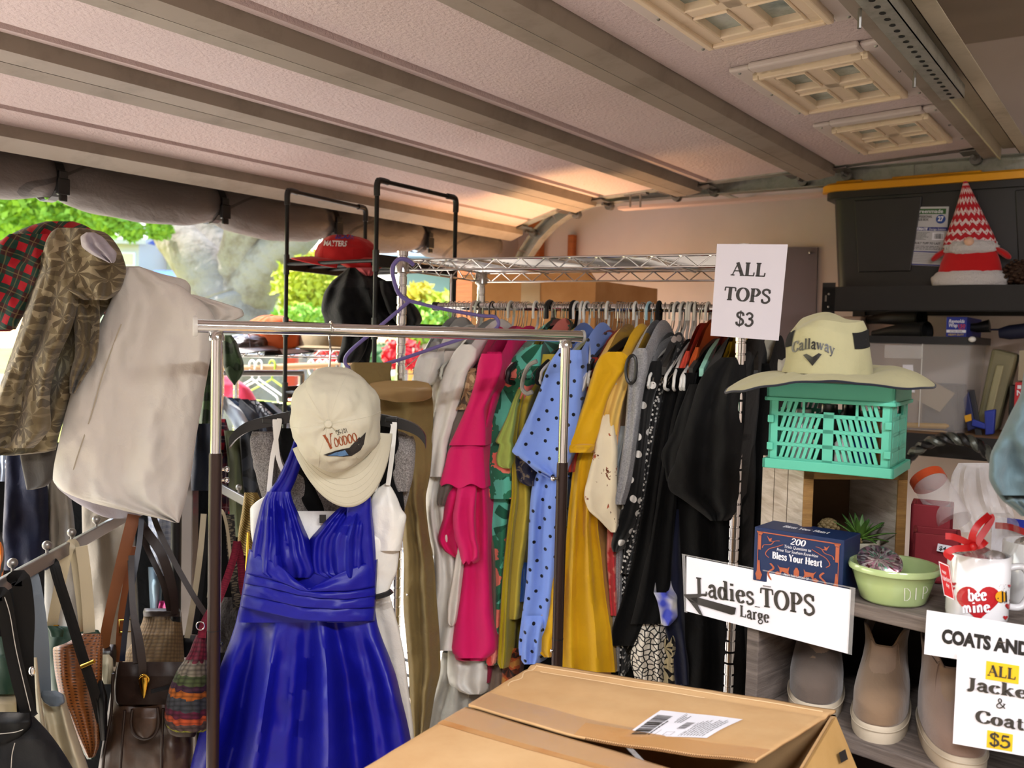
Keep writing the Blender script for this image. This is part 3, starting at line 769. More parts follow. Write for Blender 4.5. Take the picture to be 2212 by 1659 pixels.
for i, s in enumerate(straps+[ur(-250)]):
    mb = MB(); r_ = .062
    ring = [room(s, VT+math.cos(a)*r_*1.08, 2.012+math.sin(a)*r_) for a in [2*math.pi*q/20 for q in range(20)]]
    mb.tube(ring, .011, 6, closed=True, flat=.2, ref=V((0, 0, 1))) if False else None
    for k in range(20):
        a, b = ring[k], ring[(k+1) % 20]; n_ = (a-room(s, VT, 2.012)).normalized(); mb.quadbox(a-U*.012, b-a, U*.024, n_*.002)
    so = mb.build('strap', black_pl, t, smooth=0)
    MB().quadbox(room(s-.012, VT-.03, 2.06), U*.024, W*.004, Z*.09).build('hanging_strap', black_pl, t, smooth=0)
    c = room(s+.002, VT-.072, 1.985)
    mb = MB(); mb.cbox(c, .034, .014, .045, U, W); mb.cbox(c+Z*.032, .026, .010, .022, U, W); mb.cbox(c-Z*.03, .022, .010, .02, U, W); mb.build('buckle', black_pl, so, smooth=0, bevel=.003)
# ---------------------------------------------------------------- outside: driveway, lawn, trees, houses
drive = mat('sunny_driveway', 'd6cbbd', .9, bump=(20, .2), var=.06)
lawn_m = mat('lawn_grass', '8fa03a', .95, bump=(40, .5, .02), pat=lambda g: g.ramp(g.noise(g.uv(1, 1, src='Object'), .25, 6, .7), [(.35, hx('6f8a30')), (.65, hx('c2c050'))]))
struct(MB().quadbox(room(-9, VF, -.12), U*16, W*5.5, Z*.10).build('driveway', drive, smooth=0))
struct(MB().quadbox(room(-60, VF+5.5, -.14), U*120, W*70, Z*.11).build('lawn', lawn_m, smooth=0))
struct(MB().quadbox(room(-60, VF+24, -.06), U*120, W*6, Z*.05).build('road', mat('asphalt', '9c9c9a', .9), smooth=0))
bark = mat('pale_bark', '8f857c', .9, bump=(7, .8, .05), pat=p_dirty('989088', '62503e', .5, 3, .8))
leafm = {k: mat('leaf_'+k, c, .6, spec=.3, var=.15) for k, c in (('yellow', 'c6cc3e'), ('lime', '8fb83c'), ('green', '5f8a34'), ('deep', '486f3a'), ('red', 'd02a2e'), ('gold', 'd8c848'))}
def leaves(mb, c, rx, ry, rz, n, size, rr, shell=.55):
    c = V(c)
    for i in range(n):
        while True:
            d = V((rr.uniform(-1, 1), rr.uniform(-1, 1), rr.uniform(-1, 1)))
            if shell < d.length < 1: break
        d *= 1+.25*nz(d.x*2+c.x, d.y*2, d.z*2)
        p = c+V((d.x*rx, d.y*ry, d.z*rz)); a = V((rr.uniform(-1, 1), rr.uniform(-1, 1), rr.uniform(-1, 1))).normalized(); b = a.orthogonal().normalized()
        s = size*rr.uniform(.6, 1.3); mb.poly([p-a*s, p+b*s*.5, p+a*s, p-b*s*.5])
    return mb
rr = random.Random(3)
t = thing('maple_tree', 'broad old tree with pale forked trunk seen through the open garage door', 'tree', pz(505, 1000, 0))
TY = 13
mb = MB()
def limb(pts, r0, r1): 
    c = curve([P(x, y, TY+dy) for x, y, dy in pts], 6); mb.tube(c, [lerp(r0, r1, i/(len(c)-1))*(1+.12*nz(i*.7, r0*9)) for i in range(len(c))], 14)
limb([(525, 1010, 0), (512, 800, 0), (500, 690, 0), (485, 640, 0)], .72, .56)
limb([(505, 700, 0), (455, 610, 0), (420, 560, 0), (372, 500, .3), (330, 430, .5)], .44, .24)
limb([(500, 690, 0), (480, 590, .2), (462, 520, .4), (450, 430, .6)], .40, .24)
limb([(505, 690, 0), (520, 600, 0), (528, 530, -.2), (545, 430, -.4)], .42, .26)
limb([(510, 690, 0), (560, 600, -.2), (585, 560, -.3), (622, 530, -.4), (680, 480, -.5)], .40, .20)
limb([(440, 590, 0), (490, 540, .5), (520, 480, .8)], .2, .14)
mb.build('trunk', bark, t, smooth=70)
mb = MB()
for x, y, r_ in ((130, 440, 80), (40, 440, 90), (235, 470, 45), (285, 500, 22), (345, 495, 26), (600, 490, 30), (400, 420, 60), (560, 400, 70), (140, 330, 110), (680, 380, 70)):
    m_ = r_*TY/FPX; leaves(mb, P(x, y, TY-.6), m_, m_, m_*.8, int(12*r_), .075, rr, .2)
o = mb.build('foliage', leafm['lime'], t, smooth=0); o['kind'] = 'stuff'
def bush(name, label, px, py, Y, rx, rz, m, n, size=.09, group=None, cat='bush'):
    c = P(px, py, Y); base = V((c.x, c.y, 0))
    t = thing(name, label, cat, base, group)
    b = MB(); b.tube([base, V((c.x, c.y, max(.2, c.z-rz*.3)))], .05, 8); b.build('stem', bark, t)
    o = leaves(MB(), c, rx, rx, rz, n, size, rr, .1).build('foliage', leafm[m], t, smooth=0); o['kind'] = 'stuff'
bush('garden_bush', 'bright yellow-green bush behind the black tube rack', 672, 620, 12, .5, .42, 'yellow', 1500, .06)
bush('garden_bush', 'lime bush low behind the black folded sweatshirt', 655, 700, 11, .4, .25, 'lime', 900, .05)
bush('garden_bush', 'lime bush in front of the teal sided house', 968, 672, 9, .30, .20, 'yellow', 600, .06)
bush('garden_bush', 'small pale flowering bush beside the wire shelf post', 905, 640, 9, .16, .14, 'gold', 260, .05)
bush('garden_bush', 'lime shrub low beneath the teal sided house', 925, 700, 8.5, .34, .18, 'lime', 600, .06)
bush('flower_shrub', 'red flowering shrub below the black sweatshirt sleeve', 728, 775, 7, .13, .16, 'red', 220, .035, cat='flowers')
bush('flower_shrub', 'red flowering shrub behind the wire shelf post', 868, 765, 7, .16, .13, 'red', 300, .035, cat='flowers')
bush('hedge', 'long low dark green hedge across the road', 620, 765, 33, 6.5, .55, 'deep', 2600, .2, cat='hedge')
bush('tree_crown', 'green leafy tree at the far left above the plaid shirt', 60, 490, 17, 1.5, .5, 'lime', 1500, .09, cat='tree')
bush('tree_crown', 'distant yellow-green tree right of the forked trunk', 650, 585, 24, .9, .7, 'gold', 1200, .1, cat='tree')
def house(name, label, x0, x1, ytop, Y, wall_c, roof_c, roof_y, depth=5, wins=()):
    a, b = P(x0, ytop, Y), P(x1, ytop, Y); zt = (a.z+b.z)/2
    t = thing(name, label, 'house', V(((a.x+b.x)/2, Y, 0)))
    MB().quadbox(V((a.x, Y, 0)), V((b.x-a.x, 0, 0)), V((0, depth, 0)), Z*zt).build('wall', mat('paint_'+wall_c, wall_c, .8), t, smooth=0)
    zr = P((x0+x1)/2, roof_y, Y+depth/2).z; ov = .3
    m = MB(); A, B = a.x-ov, b.x+ov
    m.slab([V((A, Y-ov, zt-.1)), V((B, Y-ov, zt-.1)), V((B, Y+depth/2, zr)), V((A, Y+depth/2, zr))], Z*.12)
    m.slab([V((A, Y+depth+ov, zt-.1)), V((B, Y+depth+ov, zt-.1)), V((B, Y+depth/2, zr)), V((A, Y+depth/2, zr))], Z*.12)
    m.build('roof', mat('roof_'+roof_c, roof_c, .8), t, smooth=0)
    for (p, q, r_, s) in wins:
        c0, c1 = P(p, q, Y-.02), P(r_, s, Y-.02)
        w_ = MB().quadbox(V((c0.x, Y-.06, c1.z)), V((c1.x-c0.x, 0, 0)), V((0, .08, 0)), Z*(c0.z-c1.z)).build('window', mat('white_paint', 'eeeeea', .6), t, smooth=0)
        MB().quadbox(V((lerp(c0.x, c1.x, .1), Y-.08, lerp(c1.z, c0.z, .1))), V(((c1.x-c0.x)*.8, 0, 0)), V((0, .03, 0)), Z*(c0.z-c1.z)*.8).build('pane', mat('house_glass', 'c8c4a0', .2), w_, smooth=0)
    return t
house('yellow_house', 'cream yellow house with blue roof behind the pale tree trunk', 288, 420, 545, 26, 'c4b27c', '3d62c8', 478, 6, ((335, 556, 400, 596),))
house('white_house', 'white gabled house left of the blue roofed one', 215, 300, 520, 24, 'c0bcb4', 'b8b4ae', 470, 6, ((262, 545, 292, 575),))
house('blue_porch_house', 'low building with blue roof beneath the yellow house', 310, 440, 618, 22, 'a8b4c0', '4a72c4', 595, 3)
house('red_house', 'small red house right of the tree trunk', 566, 640, 610, 22, 'cf4a36', 'c23a2c', 556, 4, ((576, 640, 606, 700),))
house('teal_house', 'pale teal sided house by the right edge of the opening', 862, 985, 560, 15, '93aaae', '7d8a90', 540, 5)
house('white_cottage', 'pale blue-white house corner beside the garage jamb', 985, 1060, 560, 13, 'c6d6e4', 'a0a8b0', 545, 4)
t = thing('flower_pot', 'orange flower pot among the red flowers outside', 'pot', pz(897, 1100, 0))
MB().lathe([(.12, 0), (.17, .02), (.2, 1.35), (.2, 1.4), (.18, 1.4), (.16, 1.3)], ORG[t.name]*1.0+V((0, 0, 0)), 20).build('pot', mat('orange_glaze', 'e89040', .4), t)
from mathutils.bvhtree import BVHTree
class Decal(Face):
    """lettering or a print lying on a curved surface; corners in photo pixels seen from the viewer's place"""
    def __init__(s, mb, tl, tr, br, bl, lift=.0012, org=None):
        s.px = [V((a, b, 0)) for a, b in (tl, tr, br, bl)]; s.t = BVHTree.FromPolygons([tuple(p) for p in mb.v], mb.f); s.l = lift
        s.dep = sum((p-CAM).length for p in mb.v)/len(mb.v)
        s.w = (s.px[1]-s.px[0]).length*s.dep/FPX; s.h = (s.px[3]-s.px[0]).length*s.dep/FPX
    def at(s, a, b, k=1.0):
        q = s.px[0].lerp(s.px[1], a).lerp(s.px[3].lerp(s.px[2], a), b); d = ray(q.x, q.y).normalized()
        h, n, i, t = s.t.ray_cast(CAM, d)
        if h is None: h, n, i, t = s.t.find_nearest(CAM+d*s.dep)
        if n.dot(d) > 0: n = -n
        return h + n*(s.l*k)
    def shape(s, mb, pts, k=1.0):
        """filled outline laid on the surface in rings around its middle"""
        q = []
        for a, b in zip(pts, pts[1:]+pts[:1]): q += [(lerp(a[0], b[0], i/3), lerp(a[1], b[1], i/3)) for i in range(3)]
        cx, cy = sum(p[0] for p in pts)/len(pts), sum(p[1] for p in pts)/len(pts); n = len(q)
        ids = [mb.add([s.at(lerp(cx, a, r_), lerp(cy, b, r_), k) for a, b in q]) for r_ in (.03, .25, .5, .75, 1)]
        for a, b in zip(ids[:-1], ids[1:]):
            for i in range(n): mb.face([a+i, b+i, b+(i+1) % n, a+(i+1) % n])
        mb.face([ids[0]+i for i in range(n)])
# ---------------------------------------------------------------- chrome wire shelf with the rod of tops
FL, FR, RL, RR_ = V((-.29, 2.40, 0)), V((.498, 2.03, 0)), V((-.10, 2.807, 0)), V((.688, 2.437, 0))
ws = thing('wire_shelf', 'tall chrome wire shelf whose rod carries the row of hanging tops', 'shelf', (FL+FR+RL+RR_)/4)
def chrome_post(p, z1, root, r_=.0125, z0=0.0, mt=chrome):
    mb = MB(); prof = [(0, z0), (r_, z0)]; z = z0+.03
    while z < z1-.03: prof += [(r_, z), (r_*.86, z+.001), (r_*.86, z+.004), (r_, z+.005)]; z += .0254
    prof += [(r_, z1-.012), (r_*1.18, z1-.011), (r_*1.18, z1), (0, z1)]
    mb.lathe(prof, p, 16); return mb.build('post', mt, root, smooth=35)
ZS = 1.80
for p in (FL, FR, RL, RR_):
    chrome_post(p, ZS+.022, ws)
    MB().lathe([(.014, ZS-.035), (.019, ZS-.032), (.017, ZS+.004), (.0155, ZS+.006), (.0135, ZS+.006)], p, 16).build('collar', chrome_d, ws)
def truss(mb, a, b, z, h, n, r_=.0028):
    a, b = V(a), V(b); mb.tube([a+Z*z, b+Z*z], r_, 6); mb.tube([a+Z*(z-h), b+Z*(z-h)], r_, 6)
    mb.tube([a.lerp(b, i/n)+Z*(z-(h if i % 2 else 0)) for i in range(n+1)], r_*.75, 5)
for a, b, n in ((FL, FR, 26), (RL, RR_, 26), (FL, RL, 12), (FR, RR_, 12)):
    mb = MB(); truss(mb, a, b, ZS, .026, n); mb.build('truss', chrome, ws)
mb = MB()
for i in range(1, 19): mb.tube([FL.lerp(RL, i/19)+Z*(ZS+.003), FR.lerp(RR_, i/19)+Z*(ZS+.003)], .0016, 5)
mb.build('deck_wires', chrome, ws)
mb = MB()
for q in (.25, .5, .75): mb.tube([FL.lerp(FR, q)+Z*(ZS-.003), RL.lerp(RR_, q)+Z*(ZS-.003)], .003, 6)
mb.build('cross_brace', chrome_d, ws)
for z in (.25,):
    for a, b, n in ((FL, FR, 26), (RL, RR_, 26), (FL, RL, 12), (FR, RR_, 12)):
        mb = MB(); truss(mb, a, b, z, .026, n); mb.build('truss', chrome, ws)
mb = MB(); ra, rb = ROD0-E1*.03+Z*RODZ, ROD0+E1*.90+Z*RODZ
mb.tube([ra, rb], .0105, 16); rod = mb.build('rod', chrome, ws)
mb = MB(); mb.tube([ra-E1*.004, ra+E1*.012], .0125, 16); mb.tube([rb-E1*.012, rb+E1*.004], .0125, 16); mb.build('end_cap', black_pl, rod)
for q in (.02, .88):
    c = ROD0+E1*q; MB().tube([c+Z*RODZ, c+Z*(ZS-.02)], .004, 6).build('rod_hook', chrome, rod)
# ---------------------------------------------------------------- black tube rack with tiers
bk = thing('tube_rack', 'tall black tube rack with two looped ends near the opening', 'rack', P(800, 560, 2.95)-Z*P(800, 560, 2.95).z)
hx4 = {}
for k, (px, py, Y) in dict(LF=(621, 410, 2.91), RF=(815, 388, 2.68), RR=(985, 428, 2.99), RL=(790, 452, 3.28)).items(): hx4[k] = P(px, py, Y)
for k in hx4: hx4[k].z = 2.055
def flat(p, z): return V((p.x, p.y, z))
for a, b in (('LF', 'RL'), ('RF', 'RR')):
    for k in (a, b): MB().tube([flat(hx4[k], 0), flat(hx4[k], 2.05)], .0068, 12).build('post', black_mt, bk)
    MB().tube([flat(hx4[a], 2.05), flat(hx4[b], 2.05)], .0066, 12).build('top_bar', black_mt, bk)
    for k, o_ in ((a, b), (b, a)):
        d = (hx4[o_]-hx4[k]).normalized(); mb = MB(); p = flat(hx4[k], 2.05)
        mb.tube(curve([p-Z*.045, p-Z*.012, p+d*.012, p+d*.045], 5), .0094, 12); mb.build('elbow', black_pl, bk)
for z in (1.82, 1.625, 1.42, 1.0, .5):
    mb = MB()
    for i in range(5):
        q = i/4; mb.tube([flat(hx4['LF'].lerp(hx4['RL'], q), z), flat(hx4['RF'].lerp(hx4['RR'], q), z)], .0055, 8)
    tr = mb.build('tier_tube', black_mt, bk)
    for a, b in (('LF', 'RL'), ('RF', 'RR')):
        mb = MB(); pa, pb = flat(hx4[a], z), flat(hx4[b], z); d = (pb-pa).normalized()
        mb.quadbox(pa-Z*.018-V((0, 0, 0)), pb-pa, d.cross(Z)*.008, Z*.036)
        for p in (pa, pb): mb.tube([p-Z*.032, p+Z*.03], .0098, 12)
        mb.build('side_bracket', black_pl, tr, smooth=30)
# ---------------------------------------------------------------- front garment rack
LP_, RP_ = P(468, 716, 1.75), P(1222, 742, 2.0)
gr = thing('garment_rack', 'chrome topped garment rack with dark bronze legs in the foreground', 'clothes rack', (LP_+RP_)/2-Z*((LP_+RP_)/2).z)
ZB = 1.612
dB = (flat(RP_, 0)-flat(LP_, 0)).normalized(); nB = V((-dB.y, dB.x, 0))
eL, eR = flat(LP_, ZB)-dB*.034, flat(RP_, ZB)+dB*.036
mid = eL.lerp(eR, .46)
mb = MB(); mb.tube([eL, mid-dB*.0006], .0122, 24); mb.tube([mid+dB*.0006, eR], .0122, 24); mb.tube([mid-dB*.002, mid+dB*.002], .0116, 20); tbar = mb.build('top_bar', chrome, gr)
MB().lathe([(.0, 0), (.0185, 0), (.0195, .003), (.0185, .008), (.013, .0085), (0, .0086)], eL-dB*.0085, 24, nB, Z, dB).build('end_cap', white_pl, tbar)
MB().lathe([(.0, 0), (.0135, 0), (.0145, .003), (.0135, .006), (.0, .0065)], eR, 24, nB, Z, dB).build('end_cap', mat('grey_cap', '9a9a98', .4), tbar)
for p, zc, sd in ((LP_, P(467, 985, 1.75).z, 1), (RP_, P(1208, 1004, 2.0).z, -1)):
    MB().tube([flat(p, zc), flat(p, ZB-.010)], .0102, 20).build('upper_tube', chrome, gr)
    MB().lathe([(.0105, 0), (.015, .0), (.0145, .008), (.0118, .016), (.0105, .017)], flat(p, ZB-.026), 20).build('joint_collar', chrome, gr)
    MB().lathe([(.0122, 0), (.0122, 1.0), (.0116, 1.004), (.0105, 1.004)], V((p.x, p.y, 0)), 20, az=Z*(zc/1.0)).build('lower_tube', bronze, gr)
    for zz in ((1015, 1038) if sd > 0 else (1033,)):
        kz = P(480 if sd > 0 else 1195, zz, p.y).z; c = flat(p, kz)+dB*(sd*.014)
        mb = MB(); mb.tube([c-dB*sd*.006, c+dB*sd*.004], .003, 8); mb.ball(c+dB*sd*.007, .0056, 12, 8); mb.build('knob', chrome, gr)
    kz = P(475 if sd > 0 else 1180, 1393 if sd > 0 else 1404, p.y).z; MB().ball(flat(p, kz)+dB*(sd*.0135), .004, 10, 6).build('screw', black_pl if sd > 0 else chrome, gr)
    zj = P(462, 1362, p.y).z; MB().tube([flat(p, zj), flat(p, zj+.002)], .0128, 20).build('tube_seam', black_pl, gr)
    mb = MB(); mb.tube([flat(p, .03)-nB*.22, flat(p, .03)+nB*.22], .0122, 14); mb.build('foot', bronze, gr)
MB().tube([flat(LP_, .12), flat(RP_, .12)], .010, 14).build('lower_bar', bronze, gr)
# ---------------------------------------------------------------- hangers
def hanger_curve(half=.20, drop=.075, neck=.085, r_=.02):
    hk = [V((0, -r_*.9, -r_-.008))] + [V((0, -r_*math.cos(R(q)), r_*math.sin(R(q))-r_+.014)) for q in range(0, 181, 18)] + [V((0, r_*.7, -.045)), V((0, 0, -.062)), V((0, 0, -neck))]
    return hk
def wire_hanger_mesh():
    mb = MB(); mb.tube(curve(hanger_curve(), 3), .0012, 6)
    n = -.085; mb.tube(curve([V((0, 0, n)), V((0, -.05, n-.02)), V((0, -.195, n-.078)), V((0, -.205, n-.092)), V((0, -.19, n-.100)), V((0, 0, n-.102)), V((0, .19, n-.100)), V((0, .205, n-.092)), V((0, .195, n-.078)), V((0, .05, n-.02)), V((0, 0, n))], 4), .0012, 6)
    return mb
def tube_hanger_mesh(r_=.0036):
    mb = MB(); mb.tube(curve(hanger_curve(r_=.023), 3), r_, 8)
    n = -.08; mb.tube(curve([V((0, 0, n)), V((0, -.06, n-.025)), V((0, -.19, n-.075)), V((0, -.21, n-.095)), V((0, -.195, n-.115)), V((0, 0, n-.118)), V((0, .195, n-.115)), V((0, .21, n-.095)), V((0, .19, n-.075)), V((0, .06, n-.025)), V((0, 0, n))], 4), r_, 8)
    return mb
def shop_hanger(name, label, body_m, hook_m, loc, yaw, group=None, hr=.0016):
    t = thing(name, label, 'hanger', V((0, 0, 0)), group)
    MB().tube(curve(hanger_curve(), 3), hr, 6).build('hook', hook_m, t)
    mb = MB(); n = -.082
    for s in (-1, 1):
        c = curve([V((0, 0, n)), V((0, s*.04, n-.004)), V((0, s*.12, n-.030)), V((0, s*.20, n-.070))], 4)
        for i in range(len(c)-1): mb.quadbox(c[i]-V((.005, 0, .009)), c[i+1]-c[i], V((.010, 0, 0)), Z*.018)
    mb.build('arms', body_m, t, smooth=30)
    t.location = loc; t.rotation_euler = (0, 0, yaw); ORG[t.name] = V(loc)
    return t
YAW0 = math.atan2(-E2.x, E2.y)
def rod_at(px):
    """point of the rod seen at photo column px"""
    d = ray(px, 664); n = V((E1.y, -E1.x, 0)); q = (ROD0.dot(n))/d.dot(n)
    p = CAM+d*q; s = (p-ROD0).dot(E1); return ROD0+E1*s+Z*RODZ
ZW = 'thin silver wire hanger hooked over the chrome rod of tops'
wp = wire_hanger_mesh().build('wire_hanger', chrome_d, None, org=(0, 0, 0)); tag(wp, ZW, 'hanger', 'silver wire hangers on the rod')
rr = random.Random(11); first = True
for px in (965, 975, 983, 992, 1003, 1014, 1052, 1079, 1086, 1094, 1111, 1117, 1122, 1129, 1135, 1141, 1168, 1173, 1190, 1197, 1203, 1209, 1220, 1228, 1232, 1284, 1291, 1299, 1320, 1333, 1338, 1344, 1350, 1357, 1363, 1388, 1393, 1411, 1437, 1450, 1473, 1507, 1517, 1524):
    yaw = YAW0+R(rr.uniform(-14, 14)); loc = rod_at(px)
    if first: wp.location = loc; wp.rotation_euler = (0, 0, yaw); first = False
    else: copy_tree(wp, loc, yaw)
hp = tube_hanger_mesh().build('plastic_hanger', white_pl, None, org=(0, 0, 0)); tag(hp, 'white plastic tube hanger hooked over the chrome rod of tops', 'hanger', 'white plastic hangers on the rod')
first = True
for px in (1158, 1246, 1258, 1268, 1313, 1373, 1463, 1476, 1486, 1494, 1502, 1530):
    yaw = YAW0+R(rr.uniform(-9, 9)); loc = rod_at(px)
    if first: hp.location = loc; hp.rotation_euler = (0, 0, yaw); first = False
    else: copy_tree(hp, loc, yaw)
def one_hanger(px, m, label, r_=.0036):
    o = tube_hanger_mesh(r_).build('plastic_hanger', m, None, org=(0, 0, 0)); tag(o, label, 'hanger'); o.location = rod_at(px); o.rotation_euler = (0, 0, YAW0+R(rr.uniform(-6, 6)))
one_hanger(1027, mat('pinkish_plastic', 'c9aa9e', .4), 'pinkish plastic hanger beside the wire shelf left rear post')
one_hanger(1034, mat('pale_grey_plastic', 'c4c8bc', .4), 'pale grey green plastic hanger right of the pinkish one')
one_hanger(1104, mat('clear_grey_plastic', 'c9cbc0', .3), 'milky plastic hanger left of the thick black looped one')
one_hanger(1403, mat('light_blue_plastic', '9cc4d2', .35), 'light blue plastic hanger among the white ones')
one_hanger(1188, black_pl, 'thick black plastic hanger over a bunch of wire hooks', .007)
one_hanger(1240, mat('black_velvet', '0e0d0d', .9), 'black velvet hanger left of three white plastic hooks', .0055)
one_hanger(1424, mat('black_velvet', '0e0d0d', .9), 'black velvet hanger right of the light blue hook', .0055)
one_hanger(1064, black_pl, 'thin black plastic hanger left of the silver wire hooks', .0024)
dark_h = mat('dark_grey_plastic', '2a2a28', .4)
for i, (px, nm) in enumerate(((1302, 'below the yellow padded shoulder'), (1345, 'between the mustard and grey tops'), (1365, 'just left of the grey tee'), (1452, 'above the spotted black blouse'), (1472, 'right of the spotted black blouse'), (1556, 'left of the hanging paper sign'), (1582, 'behind the hanging paper sign'))):
    shop_hanger('coat_hanger', 'dark grey plastic coat hanger with steel hook '+nm, dark_h, chrome_d, rod_at(px), YAW0+R(rr.uniform(-8, 8)))
shop_hanger('padded_hanger', 'pale yellow hanger arm right of the blue spotted shirt', mat('pale_yellow_plastic', 'c9c684', .5), chrome_d, rod_at(1290), YAW0)
shop_hanger('coat_hanger', 'mint green plastic hanger near the right post', mat('mint_plastic', '8fcab8', .4), chrome_d, rod_at(1562), YAW0)
# large purple hanger hooked on the front left post
pu = mat('purple_plastic', '6f64a0', .4)
ph = thing('plastic_hanger', 'large purple plastic hanger hooked on the wire shelf corner', 'hanger', P(885, 650, 2.36))
PY = 2.355
MB().tube(curve([P(893, 572, PY), P(880, 562, PY-.01), P(862, 560, PY-.02), P(849, 575, PY-.02), P(848, 592, PY-.02), P(857, 625, PY-.01), P(868, 641, PY), P(885, 650, PY)], 6), .0055, 10).build('hook', pu, ph)
MB().tube(curve([P(885, 650, PY), P(960, 668, PY+.0), P(1040, 682, PY), P(1068, 684, PY), P(1077, 698, PY), P(1070, 711, PY), P(1050, 716, PY), P(960, 744, PY), P(860, 778, PY), P(790, 796, PY), P(757, 795, PY), P(745, 780, PY), P(760, 755, PY), P(830, 697, PY), P(885, 650, PY)], 6), .0046, 10).build('frame', pu, ph)
# ---------------------------------------------------------------- tops on the wire shelf rod (left to right)
c_white = cloth('white_cotton', 'dcdad4', .85, .25)
c_cream = cloth('cream_cotton', 'd8d0c6', .85, .25)
c_grey_sheer = cloth('grey_sheer', 'a9a8a4', .7, .3)
c_pink = cloth('hot_pink_crepe', 'd01460', .75, .18, sheen=.1)
c_olive = cloth('olive_mustard', 'a59210', .7, .3)
c_lemon = cloth('soft_yellow', 'c9b444', .8, .3)
c_lgreen = cloth('light_olive_green', '9cae54', .85, .25)
c_mustard = cloth('mustard_cotton', 'cf9f0e', .8, .35)
c_rust = cloth('rust_red', '9c3322', .8, .3)
c_red = cloth('bright_red_knit', 'bf1a1c', .8, .3)
c_black = cloth('black_crepe', '060606', .85, .3, spec=.25, sheen=.04)
c_black2 = cloth('black_jersey', '050505', .9, .4, spec=.15, sheen=.03)
c_navy = cloth('dark_navy', '161a30', .85, .3)
c_polka = cloth('blue_polka', '7f9be0', .85, .22, pat=p_dots('7c9ae6', '10121c', 30, .13, .35))
c_flam = cloth('flamingo_print', '58b49c', .8, .2, pat=p_floral('5cb8a2', 'f0806e', '1d5a44', '2d7558', 11, .46, .62))
c_grey = cloth('grey_marl', '8f8f92', .9, .25, pat=p_marl('7e7f83', 'a2a2a4', 260))
c_grey2 = cloth('bluegrey_jersey', '8a959c', .9, .25)
c_rib = cloth('dark_ribbed_grey', '6b625c', .9, .3, pat=lambda g: (hx('6f665f'), g.wave(g.uv(1, 150), 1, .4, bd='Y')))
c_blackdot = cloth('black_big_dots', '121212', .85, .3, pat=p_dots('101112', 'e4e2dc', 26, .22, .9))
c_smalldot = cloth('black_small_dots', '121212', .85, .3, pat=p_dots('0e0e10', 'dad8d2', 95, .26, .9))
c_cells = cloth('pebble_print', '121212', .85, .3, pat=p_cells('0c0c0c', 'e6dfd0', 78, .11))
c_blkfl = cloth('black_cream_floral', '141210', .85, .3, pat=p_floral('12110f', '12110f', 'c9bc94', 'c9bc94', 22, .1, .3))
c_peach = cloth('peach_voile', 'd99a5c', .75, .3, pat=lambda g: g.ramp(g.noise(g.uv(9, 9), 1, 3), [(.35, hx('e0a050')), (.6, hx('dba98a'))]))
c_cfl = cloth('cream_floral_print', 'e0d2b4', .85, .2, pat=lambda g: g.mix(g.m('GREATER_THAN', g.noise(g.uv(28, 20), 1, 4, .7), .6), hx('e2d5b8'), g.ramp(g.noise(g.uv(11, 11), 1, 2), [(.45, hx('3a3228')), (.52, hx('b4532e')), (.6, hx('6a3a22'))])))
c_yel_sheer = cloth('sheer_yellow', 'd9a832', .6, .3, pat=lambda g: g.ramp(g.noise(g.uv(14, 5), 1, 3), [(.3, hx('d8a22a')), (.6, hx('e0c070'))]))
c_brfl = cloth('brown_floral', '5c4838', .85, .3, pat=p_floral('4a3a30', 'b79a78', 'a0825f', '8a6c50', 30, .4, .6))
c_lace = cloth('navy_lace', '23243a', .9, .4, pat=p_floral('2a2b40', '15162a', '6b5f50', '1a1b30', 40, .5, .7))
c_salmon = cloth('salmon_red_print', 'd0585a', .8, .3, pat=lambda g: g.ramp(g.wave(g.uv(9, 30), 1, 6, 3), [(.3, hx('c8383c')), (.8, hx('e08878'))]))
c_beige = cloth('sand_beige', '8a8072', .85, .3)
c_brown = cloth('taupe_brown', '6e5e52', .85, .3)
def gm(name, m, rows, label=None, cat=None, parent=None, **kw):
    mb = top(rows, **kw); o = mb.build(name, m, parent, smooth=80)
    if label: tag(o, label, cat)
    return o
def root_at(px, py, name, label, cat='top'):
    return thing(name, label, cat, on_row(px, py))
gm('blouse', c_grey_sheer, [(738,932,950),(760,918,951),(790,903,946),(830,888,934),(900,890,925)], 'sheer grey blouse at the far left of the row of tops', 'blouse', off=.05, seed=1, length=.25)
t = root_at(935, 830, 'blouse', 'white blouse with puffed lace sleeve beside the tan folded trousers', 'blouse')
gm('body', c_white, [(755,930,960),(800,925,955),(900,920,950),(1000,915,945),(1100,918,945)], parent=t, off=.05, seed=2)
gm('sleeve', c_white, [(760,916,944),(770,905,952),(785,898,953),(805,893,948),(825,894,938),(832,900,930)], parent=t, off=.01, seed=3, bulge=.04, wr=.01, length=.2)
gm('shirt', c_cream, [(758,962,985),(775,950,992),(810,938,985),(850,932,960),(950,930,955),(1080,924,950),(1200,930,955)], 'cream top with sloping shoulder between two white tops', 'top', off=.035, seed=4)
t = root_at(965, 900, 'tee_shirt', 'white tee with plain hemmed sleeve left of the pink ruffled top', 'tee shirt')
gm('sleeve', c_white, [(744,1000,1018),(755,985,1030),(775,973,1028),(800,961,1013),(840,947,1002),(900,936,986),(960,928,968),(1005,918,962),(1030,915,957)], parent=t, off=0, seed=5, folds=((1.2, .006, .1),), length=.34)
gm('body', c_white, [(1020,935,985),(1050,921,975),(1090,920,968),(1150,925,975),(1200,936,985),(1260,938,990),(1300,933,992),(1350,925,990),(1400,915,985),(1406,914,985)], parent=t, off=.02, seed=6, folds=((1.6, .012, .2),), length=.3)
gm('blouse_tie', c_cream, [(1130,1000,1012),(1200,985,1005),(1260,975,998),(1320,966,990),(1345,966,985),(1352,972,980)], parent=t, off=-.005, seed=7, length=.04)
